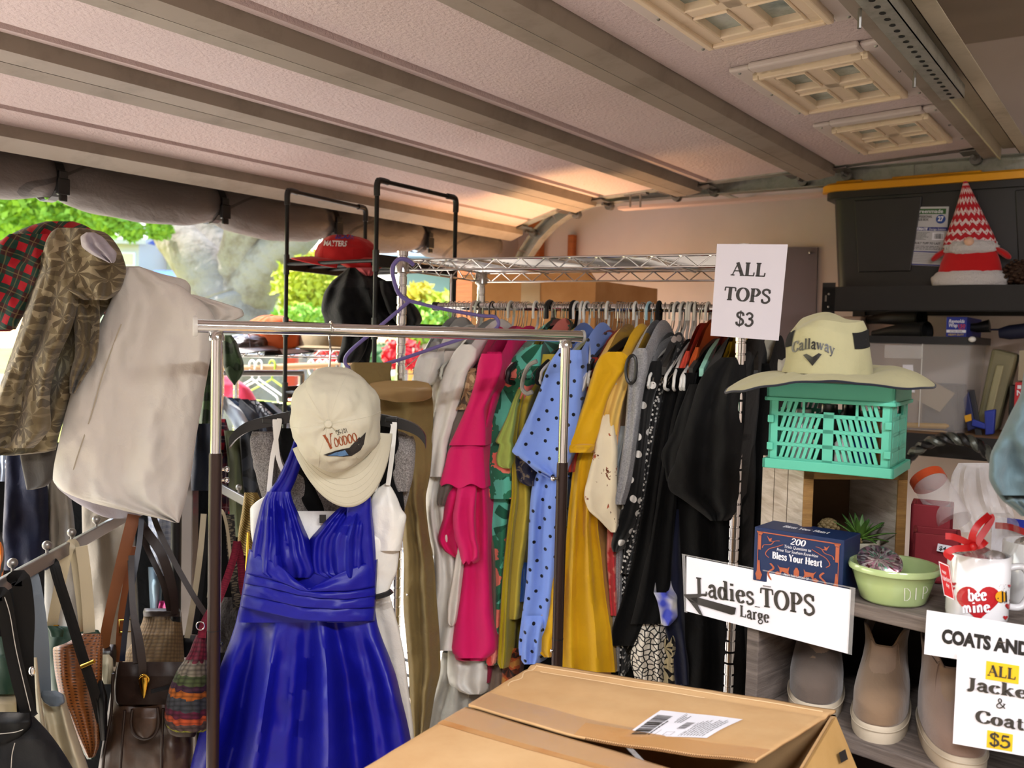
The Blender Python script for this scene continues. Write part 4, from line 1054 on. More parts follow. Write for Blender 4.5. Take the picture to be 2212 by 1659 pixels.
t = root_at(985, 950, 'cardigan', 'brown floral and ribbed grey sleeve squeezed left of the pink top', 'cardigan')
gm('shoulder', c_brfl, [(795,1012,1036),(820,1006,1036),(850,1000,1030),(885,984,1020)], parent=t, off=-.004, seed=8)
gm('sleeve', c_rib, [(878,982,1015),(920,976,1008),(980,965,1000),(1040,950,985),(1085,943,965),(1092,945,962)], parent=t, off=.0, seed=9)
# pink ruffled top
t = root_at(1020, 1000, 'ruffled_blouse', 'hot pink top with waterfall ruffled sleeve in the row')
gm('body', c_pink, [(760,1052,1084),(775,1042,1087),(800,1034,1089),(840,1030,1080),(880,1028,1068),(940,1020,1054),(1000,1010,1050),(1060,1010,1052),(1130,1005,1056),(1200,1000,1056),(1260,994,1058),(1320,985,1061),(1380,978,1071),(1405,975,1072),(1422,990,1052)], parent=t, off=.01, seed=11, folds=((1.3, .010, .2),), length=.34)
gm('sleeve', c_pink, [(764,1040,1084),(785,1033,1086),(820,1027,1078),(860,1015,1058),(888,1004,1048),(930,985,1050),(962,970,1050)], parent=t, off=-.02, seed=12, length=.2, wr=.002, folds=((1, .004, .3),))
gm('ruffle', c_pink, [(952,984,1043),(975,968,1046),(1000,962,1047),(1025,955,1049),(1044,950,1050),(1050,953,1050)], parent=t, off=-.015, seed=13, bulge=.03, length=.15, wr=.002, hem=5)
gm('ruffle', c_pink, [(1045,966,1030),(1080,962,1024),(1120,956,1010),(1165,946,995),(1190,960,992),(1206,985,990)], parent=t, off=.0, seed=14, bulge=.02, length=.1, folds=((1.5, .01, .2),), wr=.003)
gm('ruffle', c_pink, [(1042,990,1030),(1080,984,1028),(1120,978,1026),(1160,982,1028),(1190,992,1034),(1205,995,1034),(1216,1000,1022)], parent=t, off=-.022, seed=15, bulge=.028, length=.08, folds=((1.4, .008, .4),), wr=.003, hem=4)
gm('hem_flounce', c_pink, [(1385,986,1072),(1405,980,1070),(1425,985,1050),(1428,1000,1046)], parent=t, off=.03, seed=16, folds=((1.5, .012, .2),))
# flamingo print
t = root_at(1080, 900, 'printed_shirt', 'teal flamingo and palm print shirt right of the pink top', 'shirt')
gm('sleeve', c_flam, [(744,1152,1172),(758,1125,1170),(780,1102,1168),(820,1080,1160),(860,1072,1135),(920,1060,1112),(980,1052,1100),(1030,1050,1106),(1070,1050,1108),(1078,1058,1108)], parent=t, off=.035, seed=21, length=.3, folds=((1, .004, 0),))
gm('body', c_flam, [(1065,1052,1100),(1130,1056,1096),(1200,1062,1092),(1300,1062,1086),(1380,1058,1080),(1436,1050,1074)], parent=t, off=.045, seed=22, length=.3)
gm('tee_shirt', c_salmon, [(1385,1048,1076),(1410,1050,1076),(1430,1050,1072),(1438,1054,1066)], 'coral printed hem showing under the flamingo shirt', 'top', off=.03, seed=23, length=.2)
gm('shirt', c_brown, [(1135,1052,1064),(1200,1055,1070),(1300,1056,1074),(1420,1060,1078)], 'taupe brown strip of a top beside the pink hem', 'top', off=.04, seed=24, length=.25)
# green, lemon, lace
t = root_at(1095, 960, 'tee_shirt', 'light olive green tee sleeve beside the flamingo shirt', 'tee shirt')
gm('sleeve', c_lgreen, [(840,1118,1130),(870,1106,1120),(900,1095,1116),(940,1076,1110),(955,1070,1108),(960,1078,1110),(990,1071,1112),(1006,1075,1106),(1012,1090,1104)], parent=t, off=.015, seed=25, length=.25)
gm('body', c_lgreen, [(1000,1092,1108),(1030,1096,1106),(1060,1100,1106)], parent=t, off=.04, seed=26, length=.2)
t = root_at(1110, 1100, 'tunic', 'lime mustard and soft yellow tunic left of the blue spotted shirt', 'tunic')
gm('body', c_lemon, [(765,1150,1200),(790,1132,1190),(820,1122,1170),(860,1118,1150),(920,1112,1135),(980,1108,1130),(1040,1108,1145),(1100,1110,1146),(1160,1105,1140),(1240,1098,1128),(1320,1093,1122),(1338,1096,1118)], parent=t, off=.05, seed=27, folds=((1.2, .006, 0),), length=.3)
gm('edge_band', c_olive, [(770,1148,1164),(800,1132,1150),(840,1121,1138),(900,1113,1124),(980,1106,1118),(1060,1105,1120),(1140,1096,1112),(1240,1086,1103),(1340,1079,1098),(1400,1075,1096),(1436,1074,1094),(1444,1080,1090)], parent=t, off=.03, seed=28, length=.12, wr=.002)
gm('lace_blouse', c_lace, [(968,1116,1135),(985,1112,1150),(1010,1111,1156),(1040,1122,1158),(1050,1140,1156)], 'navy lace sleeve peeking under the blue spotted shirt', 'top', off=.02, seed=29, length=.2)
gm('shirt', cloth('royal_blue', '1c4a94', .8, .3), [(1215,1128,1140),(1260,1124,1140),(1300,1122,1136)], 'sliver of royal blue top behind the soft yellow tunic', 'top', off=.06, seed=30, length=.2)
# blue polka dot shirt
t = root_at(1170, 950, 'spotted_shirt', 'sky blue shirt with black spots behind the right rack leg', 'shirt')
gm('sleeve', c_polka, [(756,1212,1256),(770,1196,1258),(800,1180,1260),(840,1166,1258),(880,1150,1256),(920,1132,1252),(960,1113,1244),(975,1106,1240),(990,1124,1232),(1010,1152,1222),(1030,1190,1214)], parent=t, off=-.02, seed=31, folds=((1.2, .010, .15),), length=.3)
gm('cuff_lining', c_polka, [(985,1128,1160),(1000,1138,1185),(1020,1160,1205),(1034,1185,1212)], parent=t, off=-.006, seed=32, length=.1)
gm('body', c_polka, [(1000,1168,1215),(1060,1148,1218),(1120,1143,1212),(1200,1140,1208),(1280,1134,1202),(1340,1126,1196),(1400,1120,1180),(1416,1122,1176)], parent=t, off=.015, seed=33, folds=((1.4, .012, .1),), length=.32)
gm('shirt_tail', c_polka, [(1330,1132,1180),(1380,1128,1172),(1425,1126,1164),(1435,1132,1160)], parent=t, off=.0, seed=34, folds=((1.6, .008, .3),), length=.2)
gm('shirt', cloth('cobalt_blue', '24418c', .8, .3), [(795,1238,1262),(830,1238,1256),(900,1236,1250),(980,1230,1242)], 'cobalt blue top just right of the chrome rack leg', 'top', off=.06, seed=35)
# reds
t = root_at(1265, 850, 'printed_blouse', 'rust red top with white flower right of the rack leg')
gm('body', c_rust, [(772,1272,1292),(785,1262,1296),(810,1252,1292),(850,1243,1282),(900,1236,1268),(950,1230,1258),(1020,1226,1245)], parent=t, off=.03, seed=36)
gm('flower_print', c_white, [(805,1262,1270),(825,1252,1268),(845,1245,1262),(858,1242,1250)], parent=t, off=.0, seed=37, length=.02)
gm('knit_blouse', c_red, [(784,1288,1298),(810,1276,1294),(850,1264,1286),(890,1254,1274),(930,1248,1262)], 'bright red knit top between rust and mustard shoulders', 'top', off=.05, seed=38)
# mustard shirt
t = root_at(1270, 900, 'mustard_shirt', 'mustard yellow shirt with turned sleeve cuff right of the chrome leg', 'shirt')
gm('sleeve', c_mustard, [(760,1312,1344),(768,1298,1356),(785,1288,1358),(820,1276,1335),(860,1264,1315),(900,1250,1302),(935,1236,1294),(952,1228,1288),(975,1230,1280)], parent=t, off=-.02, seed=41, folds=((1.1, .006, .3),), length=.3, wr=.006)
gm('cuff', c_mustard, [(958,1230,1286),(970,1227,1284),(978,1230,1278)], parent=t, off=-.024, seed=42, length=.05)
gm('body', c_mustard, [(960,1262,1300),(1000,1240,1296),(1060,1232,1292),(1120,1226,1292),(1200,1220,1300),(1280,1214,1308),(1360,1211,1320),(1420,1209,1327),(1452,1210,1330)], parent=t, off=.015, seed=43, folds=((2.6, .013, .1), (5, .004, .4)), length=.34)
gm('shirt_tail', c_mustard, [(1225,1196,1216),(1300,1178,1210),(1350,1162,1206),(1380,1150,1200),(1400,1154,1196),(1420,1176,1190)], parent=t, off=.005, seed=44, folds=((1.2, .01, 0),), length=.2)
t = root_at(1310, 1000, 'printed_blouse', 'sheer yellow and cream blouse with rust flower print', 'blouse')
gm('shoulder', c_yel_sheer, [(782,1340,1362),(800,1326,1362),(830,1316,1358),(870,1305,1346),(910,1296,1338),(940,1292,1334)], parent=t, off=.0, seed=45, folds=((2, .006, 0),))
gm('sleeve', c_cfl, [(895,1298,1322),(930,1290,1328),(980,1282,1333),(1030,1270,1333),(1070,1262,1333),(1100,1270,1334),(1125,1296,1335),(1142,1312,1333),(1150,1320,1330)], parent=t, off=-.015, seed=46, length=.22, folds=((1, .006, .2),))
gm('blouse', c_peach, [(800,1346,1362),(850,1330,1352),(900,1326,1342),(960,1322,1338),(985,1321,1332)], 'peach voile blouse between the cream print and grey tee', 'blouse', off=.02, seed=47)
gm('shirt', c_salmon, [(1130,1312,1326),(1200,1310,1332),(1260,1314,1334),(1330,1318,1334)], 'red tie-dye hem right of the mustard shirt', 'top', off=.04, seed=48)
# grey tee with the looped hanger end
t = root_at(1370, 900, 'tee_shirt', 'grey marl tee with a black looped hanger end at its shoulder', 'tee shirt')
gm('sleeve', c_grey, [(752,1378,1394),(762,1366,1399),(785,1358,1400),(820,1357,1394),(870,1354,1386),(940,1348,1376),(1000,1340,1370),(1050,1332,1362),(1084,1325,1352),(1090,1328,1350)], parent=t, off=-.01, seed=51, length=.3)
gm('body', c_grey2, [(920,1340,1360),(980,1324,1350),(1000,1320,1345),(1030,1326,1342),(1040,1330,1340)], parent=t, off=.015, seed=52, length=.2)
gm('body_hem', c_grey, [(1140,1330,1345),(1250,1328,1346),(1350,1322,1344),(1450,1326,1340)], parent=t, off=.045, seed=53, length=.3)
mb = MB(); mb.tube(curve([on_row(x, y, -.045) for x, y in ((1366,768),(1357,776),(1352,796),(1354,818),(1362,828),(1371,820),(1374,798),(1373,776))], 5, True), .004, 8, True); mb.build('hanger_end', black_pl, t)
mb = MB(); mb.tube(curve([on_row(x, y, -.03) for x, y in ((1160,780),(1142,790),(1131,815),(1128,838),(1138,850),(1150,846))], 5), .0055, 8); o = mb.build('hanger_end', mat('grey_rubber', '8a8880', .5), None); o.name = 'hanger_arm'; tag(o, 'grey rubber hanger arm end curling over the yellow collar', 'hanger')
# black and white group
t = root_at(1400, 900, 'spotted_blouse', 'black blouse with large white spots and tie end', 'blouse')
gm('body', c_blackdot, [(780,1408,1428),(800,1396,1432),(860,1386,1412),(930,1380,1402),(1000,1370,1394),(1060,1355,1388),(1110,1338,1380),(1150,1326,1364),(1180,1320,1345),(1192,1324,1336)], parent=t, off=.01, seed=54, length=.3)
gm('shirt', c_smalldot, [(800,1424,1440),(850,1408,1430),(920,1398,1418),(1000,1388,1406),(1080,1374,1392),(1150,1356,1376),(1240,1340,1360)], 'black top with tiny white dots right of the large spots', 'top', off=.03, seed=55)
gm('shirt', c_smalldot, [(1150,1340,1352),(1200,1344,1362),(1300,1340,1356),(1460,1336,1350)], 'dotted black dress hem beneath the spotted blouse', 'dress', off=.05, seed=56)
t = root_at(1430, 1100, 'black_blouse', 'long black top, leftmost of the black group in the row')
gm('body', c_black2, [(795,1452,1480),(830,1440,1472),(900,1424,1458),(1000,1404,1440),(1100,1388,1428),(1200,1368,1420),(1300,1342,1412),(1370,1322,1390),(1395,1322,1372)], parent=t, off=.025, seed=57, folds=((1.4, .012, 0),), length=.3)
t = root_at(1450, 1100, 'black_blouse', 'black top with loose sleeve, second of the black group')
gm('body', c_black2, [(805,1478,1506),(840,1468,1498),(900,1452,1486),(960,1440,1476),(1000,1430,1470),(1100,1414,1460),(1200,1396,1452),(1300,1374,1446),(1348,1362,1424)], parent=t, off=.005, seed=58, folds=((1.3, .01, .3),), length=.3)
gm('sleeve', c_black, [(830,1490,1510),(880,1470,1500),(940,1448,1490),(985,1428,1478),(1010,1432,1470),(1040,1440,1462)], parent=t, off=-.01, seed=59, length=.2, folds=((1, .008, 0),))
t = root_at(1540, 1000, 'black_blouse', 'wide sleeved black top nearest the right chrome post')
gm('sleeve', c_black, [(772,1558,1600),(782,1545,1610),(800,1525,1612),(830,1508,1612),(880,1492,1610),(940,1472,1606),(1000,1456,1600),(1040,1442,1598),(1058,1446,1597),(1080,1476,1596),(1105,1510,1595),(1125,1535,1570)], parent=t, off=-.03, seed=61, folds=((1.6, .016, .1),), length=.34, wr=.008)
gm('body', c_black2, [(1040,1462,1600),(1100,1466,1604),(1200,1470,1604),(1300,1478,1606),(1400,1480,1610),(1490,1478,1612),(1600,1478,1612)], parent=t, off=.0, seed=62, folds=((2.2, .016, .2),), length=.34)
gm('navy_blouse', c_navy, [(1100,1440,1475),(1160,1432,1474),(1220,1424,1478),(1270,1414,1480),(1300,1420,1480),(1400,1446,1490),(1480,1458,1500)], 'dark navy top under the wide black sleeve', 'top', off=.02, seed=63, length=.3, folds=((1.5, .01, 0),))
gm('blouse', cloth('blue_white_print', 'a9b2d8', .85, .2, pat=lambda g: g.ramp(g.noise(g.uv(14, 14), 1, 2), [(.42, hx('4450c0')), (.55, hx('d8d8d4'))])), [(1280,1412,1440),(1300,1420,1462),(1330,1426,1464),(1346,1428,1452),(1352,1434,1446)], 'blue and white printed lining below the navy sleeve', 'blouse', off=-.02, seed=64, length=.1)
gm('skirt', c_cells, [(1345,1388,1440),(1370,1378,1438),(1420,1362,1440),(1470,1372,1440),(1500,1376,1436)], 'black and cream pebble print skirt behind the cardboard box', 'skirt', off=.01, seed=65, folds=((2.4, .012, .3),), length=.3)
gm('skirt', c_blkfl, [(1360,1435,1458),(1420,1432,1462),(1500,1430,1462)], 'black skirt with cream flower sprigs right of the pebble print', 'skirt', off=.02, seed=66, length=.3)
gm('trousers', cloth('pale_blue_jersey', '86a4b8', .85, .3), [(1420,1470,1476),(1450,1462,1478),(1500,1458,1480)], 'thin sliver of pale blue fabric above the box edge', 'trousers', off=.03, seed=67, length=.2)
for x, m_, nm, y0 in ((1478, mat('coral_cotton', 'd8503c', .85), 'coral', 790), (1499, mat('orange_cotton', 'd8642c', .85), 'orange', 782), (1536, mat('pink_cotton', 'cf6a80', .85), 'dusty pink', 805), (1570, mat('yellow_cotton', 'e0b820', .85), 'bright yellow', 770)):
    gm('shirt', m_, [(y0-32, x+4, x+12), (y0-16, x-4, x+12), (y0+10, x-14, x+6), (y0+40, x-22, x-4), (y0+90, x-26, x-10)], nm+' shoulder peeking among hangers left of the right post', 'top', off=.06, seed=int(x), length=.3)
gm('black_dress', c_black2, [(785,1622,1662),(820,1612,1668),(900,1606,1668),(1000,1602,1664),(1200,1596,1656),(1400,1600,1640),(1600,1600,1636)], 'long black dress behind the right chrome post', 'dress', off=.20, seed=71, folds=((1.5, .012, 0),), length=.3)
gm('shirt', cloth('ivory_voile', 'c9c6b4', .8, .3), [(745,1632,1650),(765,1622,1672),(790,1620,1690),(815,1628,1680)], 'ivory top on a clear hanger between the two right posts', 'top', off=.30, seed=72, length=.2)
shop_hanger('coat_hanger', 'black plastic hanger arm sloping behind the tan bucket hat', black_pl, chrome_d, ROD0+E1*.86+Z*RODZ, YAW0+.2)
# lower garments showing under the white tops
gm('shorts', c_white, [(1400,968,1052),(1450,966,1056),(1475,970,1054),(1490,985,1050),(1500,1010,1040)], 'white cuffed trouser leg under the pink hem', 'trousers', off=.06, seed=73, folds=((1.6, .02, .2),), length=.25, wr=.012)
gm('trousers', cloth('silver_grey_cotton', 'a8a69e', .8, .4), [(1410,955,1000),(1470,945,1015),(1530,925,1010),(1600,915,1000),(1700,905,990)], 'pale grey drawstring trousers low beside the tan trousers', 'trousers', off=.08, seed=74, folds=((1.6, .02, 0),), length=.3, wr=.012)
gm('skirt', cloth('brown_paisley', '6a3a22', .85, .3, pat=p_floral('5e2a14', 'b07838', '2c1a12', 'a04a20', 30, .4, .6)), [(1400,1090,1122),(1440,1086,1124),(1500,1080,1122),(1560,1076,1120)], 'rust paisley skirt hem behind the box corner', 'skirt', off=.06, seed=75, length=.3)
gm('trousers', c_brown, [(1430,1060,1090),(1480,1056,1088),(1560,1052,1086)], 'taupe trousers hem left of the paisley skirt', 'trousers', off=.07, seed=76, length=.3)
gm('blouse', cloth('burgundy_knit', '7c1834', .85, .3), [(1410,1040,1066),(1450,1036,1066),(1475,1040,1062)], 'burgundy striped hem below the coral print', 'blouse', off=.07, seed=77, length=.2)
gm('trousers', c_black2, [(1400,1120,1215),(1460,1116,1215),(1600,1110,1215)], 'black trousers hanging low behind the right rack leg', 'trousers', off=.10, seed=78, length=.3)
gm('trousers', c_black2, [(1440,1320,1400),(1520,1320,1480),(1650,1320,1480)], 'black trousers hanging low right of the mustard shirt', 'trousers', off=.10, seed=79, length=.3)
# ---------------------------------------------------------------- on the front rack: dress, cap, hanger; tan trousers behind
satin = cloth('royal_blue_satin', '10138c', .40, .14, spec=.32, sheen=.0, var=.03)
wsat = cloth('white_satin', 'e2e2dc', .38, .2, spec=.6, sheen=0, var=.02)
wchif = cloth('white_chiffon', 'cfccc4', .7, .35, var=.03)
tweed = cloth('grey_tweed_jersey', '77726f', .95, .35, pat=p_marl('55504e', '9a9592', 420))
blk = cloth('black_twill', '0a0a0b', .9, .3, sheen=.05)
khaki = cloth('khaki_cotton', '7a6840', .8, .45, sheen=.1)
khaki_f = mat('tan_leatherette', '9a7f52', .45, spec=.5, bump=(40, .2), var=.06)
def bar_at(px):
    d = ray(px, 715); n = V((dB.y, -dB.x, 0)); q = (flat(LP_, 0).dot(n))/d.dot(n); p = CAM+d*q; return V((p.x, p.y, ZB))
hc = bar_at(715); HY = hc.y
t = thing('coat_hanger', 'broad black plastic hanger under the cream cap on the front rack', 'hanger', hc)
mb = MB(); mb.tube(curve([hc+Z*.016+nB*-.018-Z*.02, hc+Z*.008-nB*.016, hc+Z*.016, hc+Z*.008+nB*.016, hc-Z*.02+nB*.017, hc-Z*.05+nB*.004, V((P(705, 880, HY).x, HY, P(705, 880, HY).z))], 5), .0022, 8); mb.build('hook', chrome_d, t)
mb = MB()
for pts in (((708,880),(640,898),(590,908),(540,920),(515,934),(500,950),(497,957)), ((708,880),(780,900),(830,908),(870,916),(900,928),(916,944),(920,956))):
    c = curve([P(x, y, HY) for x, y in pts], 5); n = len(c)
    for i in range(n-1): mb.quadbox(c[i]-V((0, .008, .011)), c[i+1]-c[i], V((0, .016, 0)), Z*lerp(.024, .018, i/n))
mb.build('arms', black_pl, t, smooth=30)
mb = MB()
for x, y in ((582, 908), (640, 893), (812, 901), (846, 906)): mb.cbox(P(x, y, HY), .026, .02, .012)
mb.build('clip_rail', black_pl, t, smooth=0, bevel=.003)
# grey tweed garment with black lapels, behind
t = thing('jacket', 'grey tweed jacket with black lapels behind the white satin dress', 'jacket', P(715, 1100, HY+.045))
drape([(925,612,840),(938,572,880),(955,550,892),(1000,546,890),(1040,560,888),(1080,570,880),(1150,580,860),(1250,590,850)], HY+.05, .03, ((2, .006, .2),), 81, mb=None).build('body', tweed, t, smooth=80)
drape([(932,545,600),(950,540,606),(975,542,604),(1000,548,600),(1040,556,598),(1075,566,596)], HY+.032, .02, ((1, .004, 0),), 82, nu=40, nv=30).build('sleeve', tweed, t, smooth=80)
drape([(942,840,893),(960,838,898),(1000,842,896),(1040,850,890),(1062,858,884)], HY+.032, .02, ((1, .004, 0),), 83, nu=40, nv=30).build('sleeve', tweed, t, smooth=80)
drape([(925,603,642),(960,604,650),(1010,615,668),(1060,640,685),(1100,662,700),(1112,672,702)], HY+.024, .008, ((1, .002, 0),), 84, nu=30, nv=30).build('lapel', blk, t, smooth=80)
drape([(915,815,858),(960,812,862),(1010,808,866),(1060,803,870),(1100,800,874),(1140,820,872)], HY+.024, .008, ((1, .002, 0),), 85, nu=30, nv=30).build('lapel', blk, t, smooth=80)
# white satin dress
t = thing('satin_dress', 'white satin slip dress with thin straps half hidden behind the blue one', 'dress', P(720, 1300, HY))
drape([(1104,628,735),(1118,600,790),(1150,560,862),(1190,556,862),(1230,572,858),(1262,585,846),(1284,592,838)], HY, .035, ((2, .006, .2),), 86).build('bodice', wsat, t, smooth=80)
drape([(1072,572,580),(1085,552,600),(1100,540,640),(1140,541,650),(1180,548,640),(1200,560,600)], HY-.012, .02, ((1.5, .003, 0),), 87, nu=40, nv=30).build('cup', wsat, t, smooth=80)
drape([(1044,832,840),(1056,815,848),(1075,803,858),(1100,796,868),(1115,794,878),(1140,800,874),(1190,800,866)], HY-.012, .022, ((1.5, .003, 0),), 88, nu=40, nv=30).build('cup', wsat, t, smooth=80)
drape([(1272,592,838),(1300,586,846),(1360,576,862),(1420,566,874),(1500,556,884),(1590,548,894),(1750,540,900),(1900,536,904)], HY+.03, .03, ((5, .010, .1), (11, .003, .3)), 89, nu=140).build('skirt', wchif, t, smooth=80)
for x0, y0, x1, y1, x2, y2 in ((603,918,588,990,580,1075), (594,920,600,985,612,1020), (852,926,846,990,838,1048), (848,930,832,990,808,1062)):
    mb = MB(); c = curve([P(x0, y0-14, HY-.012), P(x0, y0, HY-.014), P(x1, y1, HY-.022), P(x2, y2, HY-.028)], 6)
    for i in range(len(c)-1): mb.quadbox(c[i]-V((.0045, 0, 0)), c[i+1]-c[i], V((.009, 0, 0)), V((0, .0015, 0)))
    mb.build('strap', wsat, t, smooth=30)
mb = MB(); mb.tube(curve([P(x, y, HY-.04) for x, y in ((800,1292),(820,1288),(838,1282),(846,1276))], 6), .0055, 8); mb.build('jewelled_belt', mat('dark_rhinestones', '3a3a3a', .25, .6, bump=(500, 1, .004)), t)
MB().slab([P(690, 1112, HY-.032), P(704, 1112, HY-.032), P(704, 1130, HY-.032), P(690, 1130, HY-.032)], V((0, .001, 0))).build('label_tab', black_pl, t, smooth=0)
# blue satin dress
BY = HY-.035
t = thing('blue_dress', 'royal blue satin halter dress with a pleated waistband', 'dress', P(680, 1400, BY))
drape([(925,642,660),(960,632,662),(1000,616,652),(1040,596,638),(1066,578,628),(1080,574,628)], BY, .012, ((1.5, .004, .1),), 91, nu=40, nv=40).build('halter_strap', satin, t, smooth=80)
drape([(1030,760,800),(1070,754,801),(1110,748,802),(1170,745,806),(1235,742,810)], BY-.02, .010, ((1, .003, 0),), 92, nu=30, nv=40).build('halter_strap', satin, t, smooth=80)
drape([(1062,577,628),(1080,568,632),(1110,559,645),(1140,552,657),(1165,547,668),(1200,542,678),(1236,540,690),(1248,560,680)], BY-.002, .038, ((6, .005, .1), (2, .006, .3)), 93, nu=110, wr=.006).build('cup', satin, t, smooth=80)
drape([(1078,757,801),(1095,735,803),(1120,708,805),(1145,686,808),(1168,668,810),(1205,662,812),(1236,666,812),(1248,690,800)], BY-.002, .038, ((6, .005, .4), (2, .006, 0)), 94, nu=110, wr=.006).build('cup', satin, t, smooth=80)
WX = [0, .25, .5, .75, 1]
CV = [(1190,1226,1270,1238,1212), (1236,1252,1274,1274,1264), (1257,1270,1286,1291,1284), (1281,1295,1309,1312,1309), (1308,1323,1337,1340,1338)]
def cyv(c, x):
    return hermite([(a,)+(b,) for a, b in zip(WX, c)], x)[0]
for k in range(4):
    a, b = CV[k], CV[k+1]
    def fn(u, v, a=a, b=b, k=k):
        x = u*1.0; ya, yb = cyv(a, x), cyv(b, x)+3
        if k == 0 and abs(x-.5) < .05: ya += 8*(1-abs(x-.5)/.05)
        y = lerp(ya-4, yb, v); L_ = lerp(538, 519, (y-1190)/118); R_ = lerp(815, 809, (y-1210)/128)
        bul = .052*math.sin(math.pi*min(1, max(0, x)))**.5
        D = -bul-.004-.005*math.sin(math.pi*min(1, v*.8))+.001*k - .004*v + .0035*nz(x*9, v*2+k*3, k)
        return P(lerp(L_, R_, x), y, BY+D)
    mb = MB(); mb.grid(fn, 80, 12, False, (.27, .04)); mb.build('waist_pleat', satin, t, smooth=80, solid=.0015)
drape([(1188,538,600),(1230,532,815),(1310,519,810),(1345,515,812)], BY+.01, .038, ((1, .003, 0),), 95).build('waist', satin, t, smooth=80)
drape([(1312,517,810),(1345,509,815),(1380,498,826),(1420,483,842),(1460,469,856),(1510,453,868),(1560,438,880),(1600,426,888),(1659,411,896),(1760,394,902),(1900,380,910)], lambda px, py: BY+.012+.085*sm((640-px)/190), .055, ((3.3, .050, .12), (5.7, .026, .4), (13, .003, 0)), 96, nu=200, nv=110, grow=.45, wr=.005, top=.5).build('skirt', satin, t, smooth=80)
# ---- caps
seam_of = {}
def cap(name, label, c, fwd, upv, m, a=.080, b=.098, h=.105, brim=.07, dent=0, brim_m=None, under=None, seed=0, group=None):
    """baseball cap: crown, peak, button and seams; fwd = peak direction, upv = out of the crown top"""
    c = V(c); f = V(fwd).normalized(); u_ = V(upv).normalized(); r_ = f.cross(u_).normalized(); u_ = r_.cross(f).normalized()
    t = thing(name, label, 'cap', c, group)
    def cr(u, v):
        th = 2*math.pi*u; q = v*math.pi/2
        k = math.cos(q)**.62; z = math.sin(q)**.95*h
        w_ = .006*nz(math.cos(th)*2+seed, math.sin(th)*2, v*3)+.003*nz(math.cos(th)*5, math.sin(th)*5+seed, v*7)
        z -= dent*math.exp(-((math.cos(th)*k-.35)**2+(math.sin(th)*k)**2)*5)
        z += .012*max(0, math.cos(th))*(1-v)*0
        return c + r_*(math.sin(th)*(a*k+w_)) + f*(math.cos(th)*(b*k+w_)) + u_*(z+w_*.6)
    mb = MB(); mb.grid(cr, 60, 28, True, (.56, .2)); crown = mb
    co = mb.build('crown', m, t, smooth=85, solid=.0018)
    MB().lathe([(0, .006), (.006, .005), (.0085, .001), (.008, -.003)], cr(0, 1), 14, r_, f, u_).build('button', m, co)
    sm_ = MB()
    for k in range(6): sm_.tube([cr((k+.5)/6, j/16)+ (cr((k+.5)/6, j/16)-c).normalized()*.0006 for j in range(17)], .0009, 5)
    sm_.build('seam', m, co)
    def br(u, v):
        th = lerp(-1.15, 1.15, u); e = lerp(1.0, 1.0, v)
        base = c + r_*(math.sin(th)*a*.99) + f*(math.cos(th)*b*.99)
        out = r_*(math.sin(th)*.022) + f*(brim*max(.02, math.cos(th*1.28)))
        s_ = math.sin(th)
        return base + out*v + u_*(.004-.016*v*(s_*s_) -.010*v*v)
    bm = MB(); bm.grid(br, 48, 14, False, (.2, .08)); bo = bm.build('peak', brim_m or m, t, smooth=85, solid=.003)
    st = MB()
    for q in (.25, .42, .58, .74, .9): st.tube([br(i/30, q)+u_*.0018 for i in range(31)], .00035, 4)
    st.build('stitching', m, bo)
    return t, crown, co
cream = cloth('cream_cap_cotton', 'c4c0ac', .9, .12, sheen=.1, var=.03)
cc = P(726, 900, HY-.075)
fwd = (P(765, 1085, HY-.10)-P(712, 850, HY-.02)).normalized(); 
vt, vc, vo_ = cap('baseball_cap', 'cream baseball cap with fighter jet print hung over the dresses', P(728, 903, HY-.10)+V((0, .0, 0)), V((.17, .03, -.98)), V((0, -1, .16)), cream, .082, .096, .098, .076, dent=.010)
dk = Decal(vc, (690, 940), (790, 925), (797, 978), (697, 993), .002)
mb = MB(); dk.serif(mb, 'V', .12, .62, .60, heavy=1.3, fit=.19, rot=6); dk.serif(mb, 'OODOO', .30, .56, .36, heavy=1.4, fit=.50, rot=6); mb.build('lettering', mat('rust_thread', '8a4420', .8), vo_, smooth=0)
mb = MB(); dk.sans(mb, 'CF-101', .36, .10, .2, fit=.24, rot=6, bold=.01); mb.build('lettering', ink, vo_, smooth=0)
mb = MB(); dk.shape(mb, [(.03, .80), (.12, .86), (.45, .98), (.62, 1.0), (.82, .82), (.9, .62), (.98, .14), (.86, .50), (.83, .30), (.79, .58), (.55, .68), (.3, .70)]); mb.build('jet_print', mat('dark_jet_thread', '2a2624', .8), vo_, smooth=0)
mb = MB(); dk.shape(mb, [(.12, .82), (.3, .74), (.5, .72), (.54, .92), (.4, .92)], 2); mb.build('jet_nose_print', mat('blue_thread', '54769c', .8), vo_, smooth=0)
# tan trousers hanging from the purple hanger
KY = PY+.0
t = thing('trousers', 'khaki trousers folded over the purple hanger beside the cream cap', 'trousers', P(880, 1200, KY))
drape([(783,762,846),(790,757,846),(806,760,844),(830,778,846),(850,784,846)], KY-.012, .014, ((1.5, .003, 0),), 101, nu=50, nv=24).build('waistband', khaki, t, smooth=80)
drape([(822,800,900),(838,790,930),(880,800,936),(960,815,934),(1020,840,930),(1080,858,920),(1140,868,925),(1220,872,938),(1300,871,944),(1380,877,950),(1440,882,952),(1500,885,940),(1560,889,930),(1620,892,920),(1760,896,915)], KY+.005, .032, ((2.2, .012, .1), (4, .004, .2)), 102, wr=.012, nv=100).build('legs', khaki, t, smooth=80)
drape([(822,835,900),(828,800,926),(845,792,934),(856,800,933),(866,840,915),(869,856,885)], KY-.03, .014, ((1, .002, 0),), 103, nu=50, nv=30, wr=.003).build('flap', khaki_f, t, smooth=80)
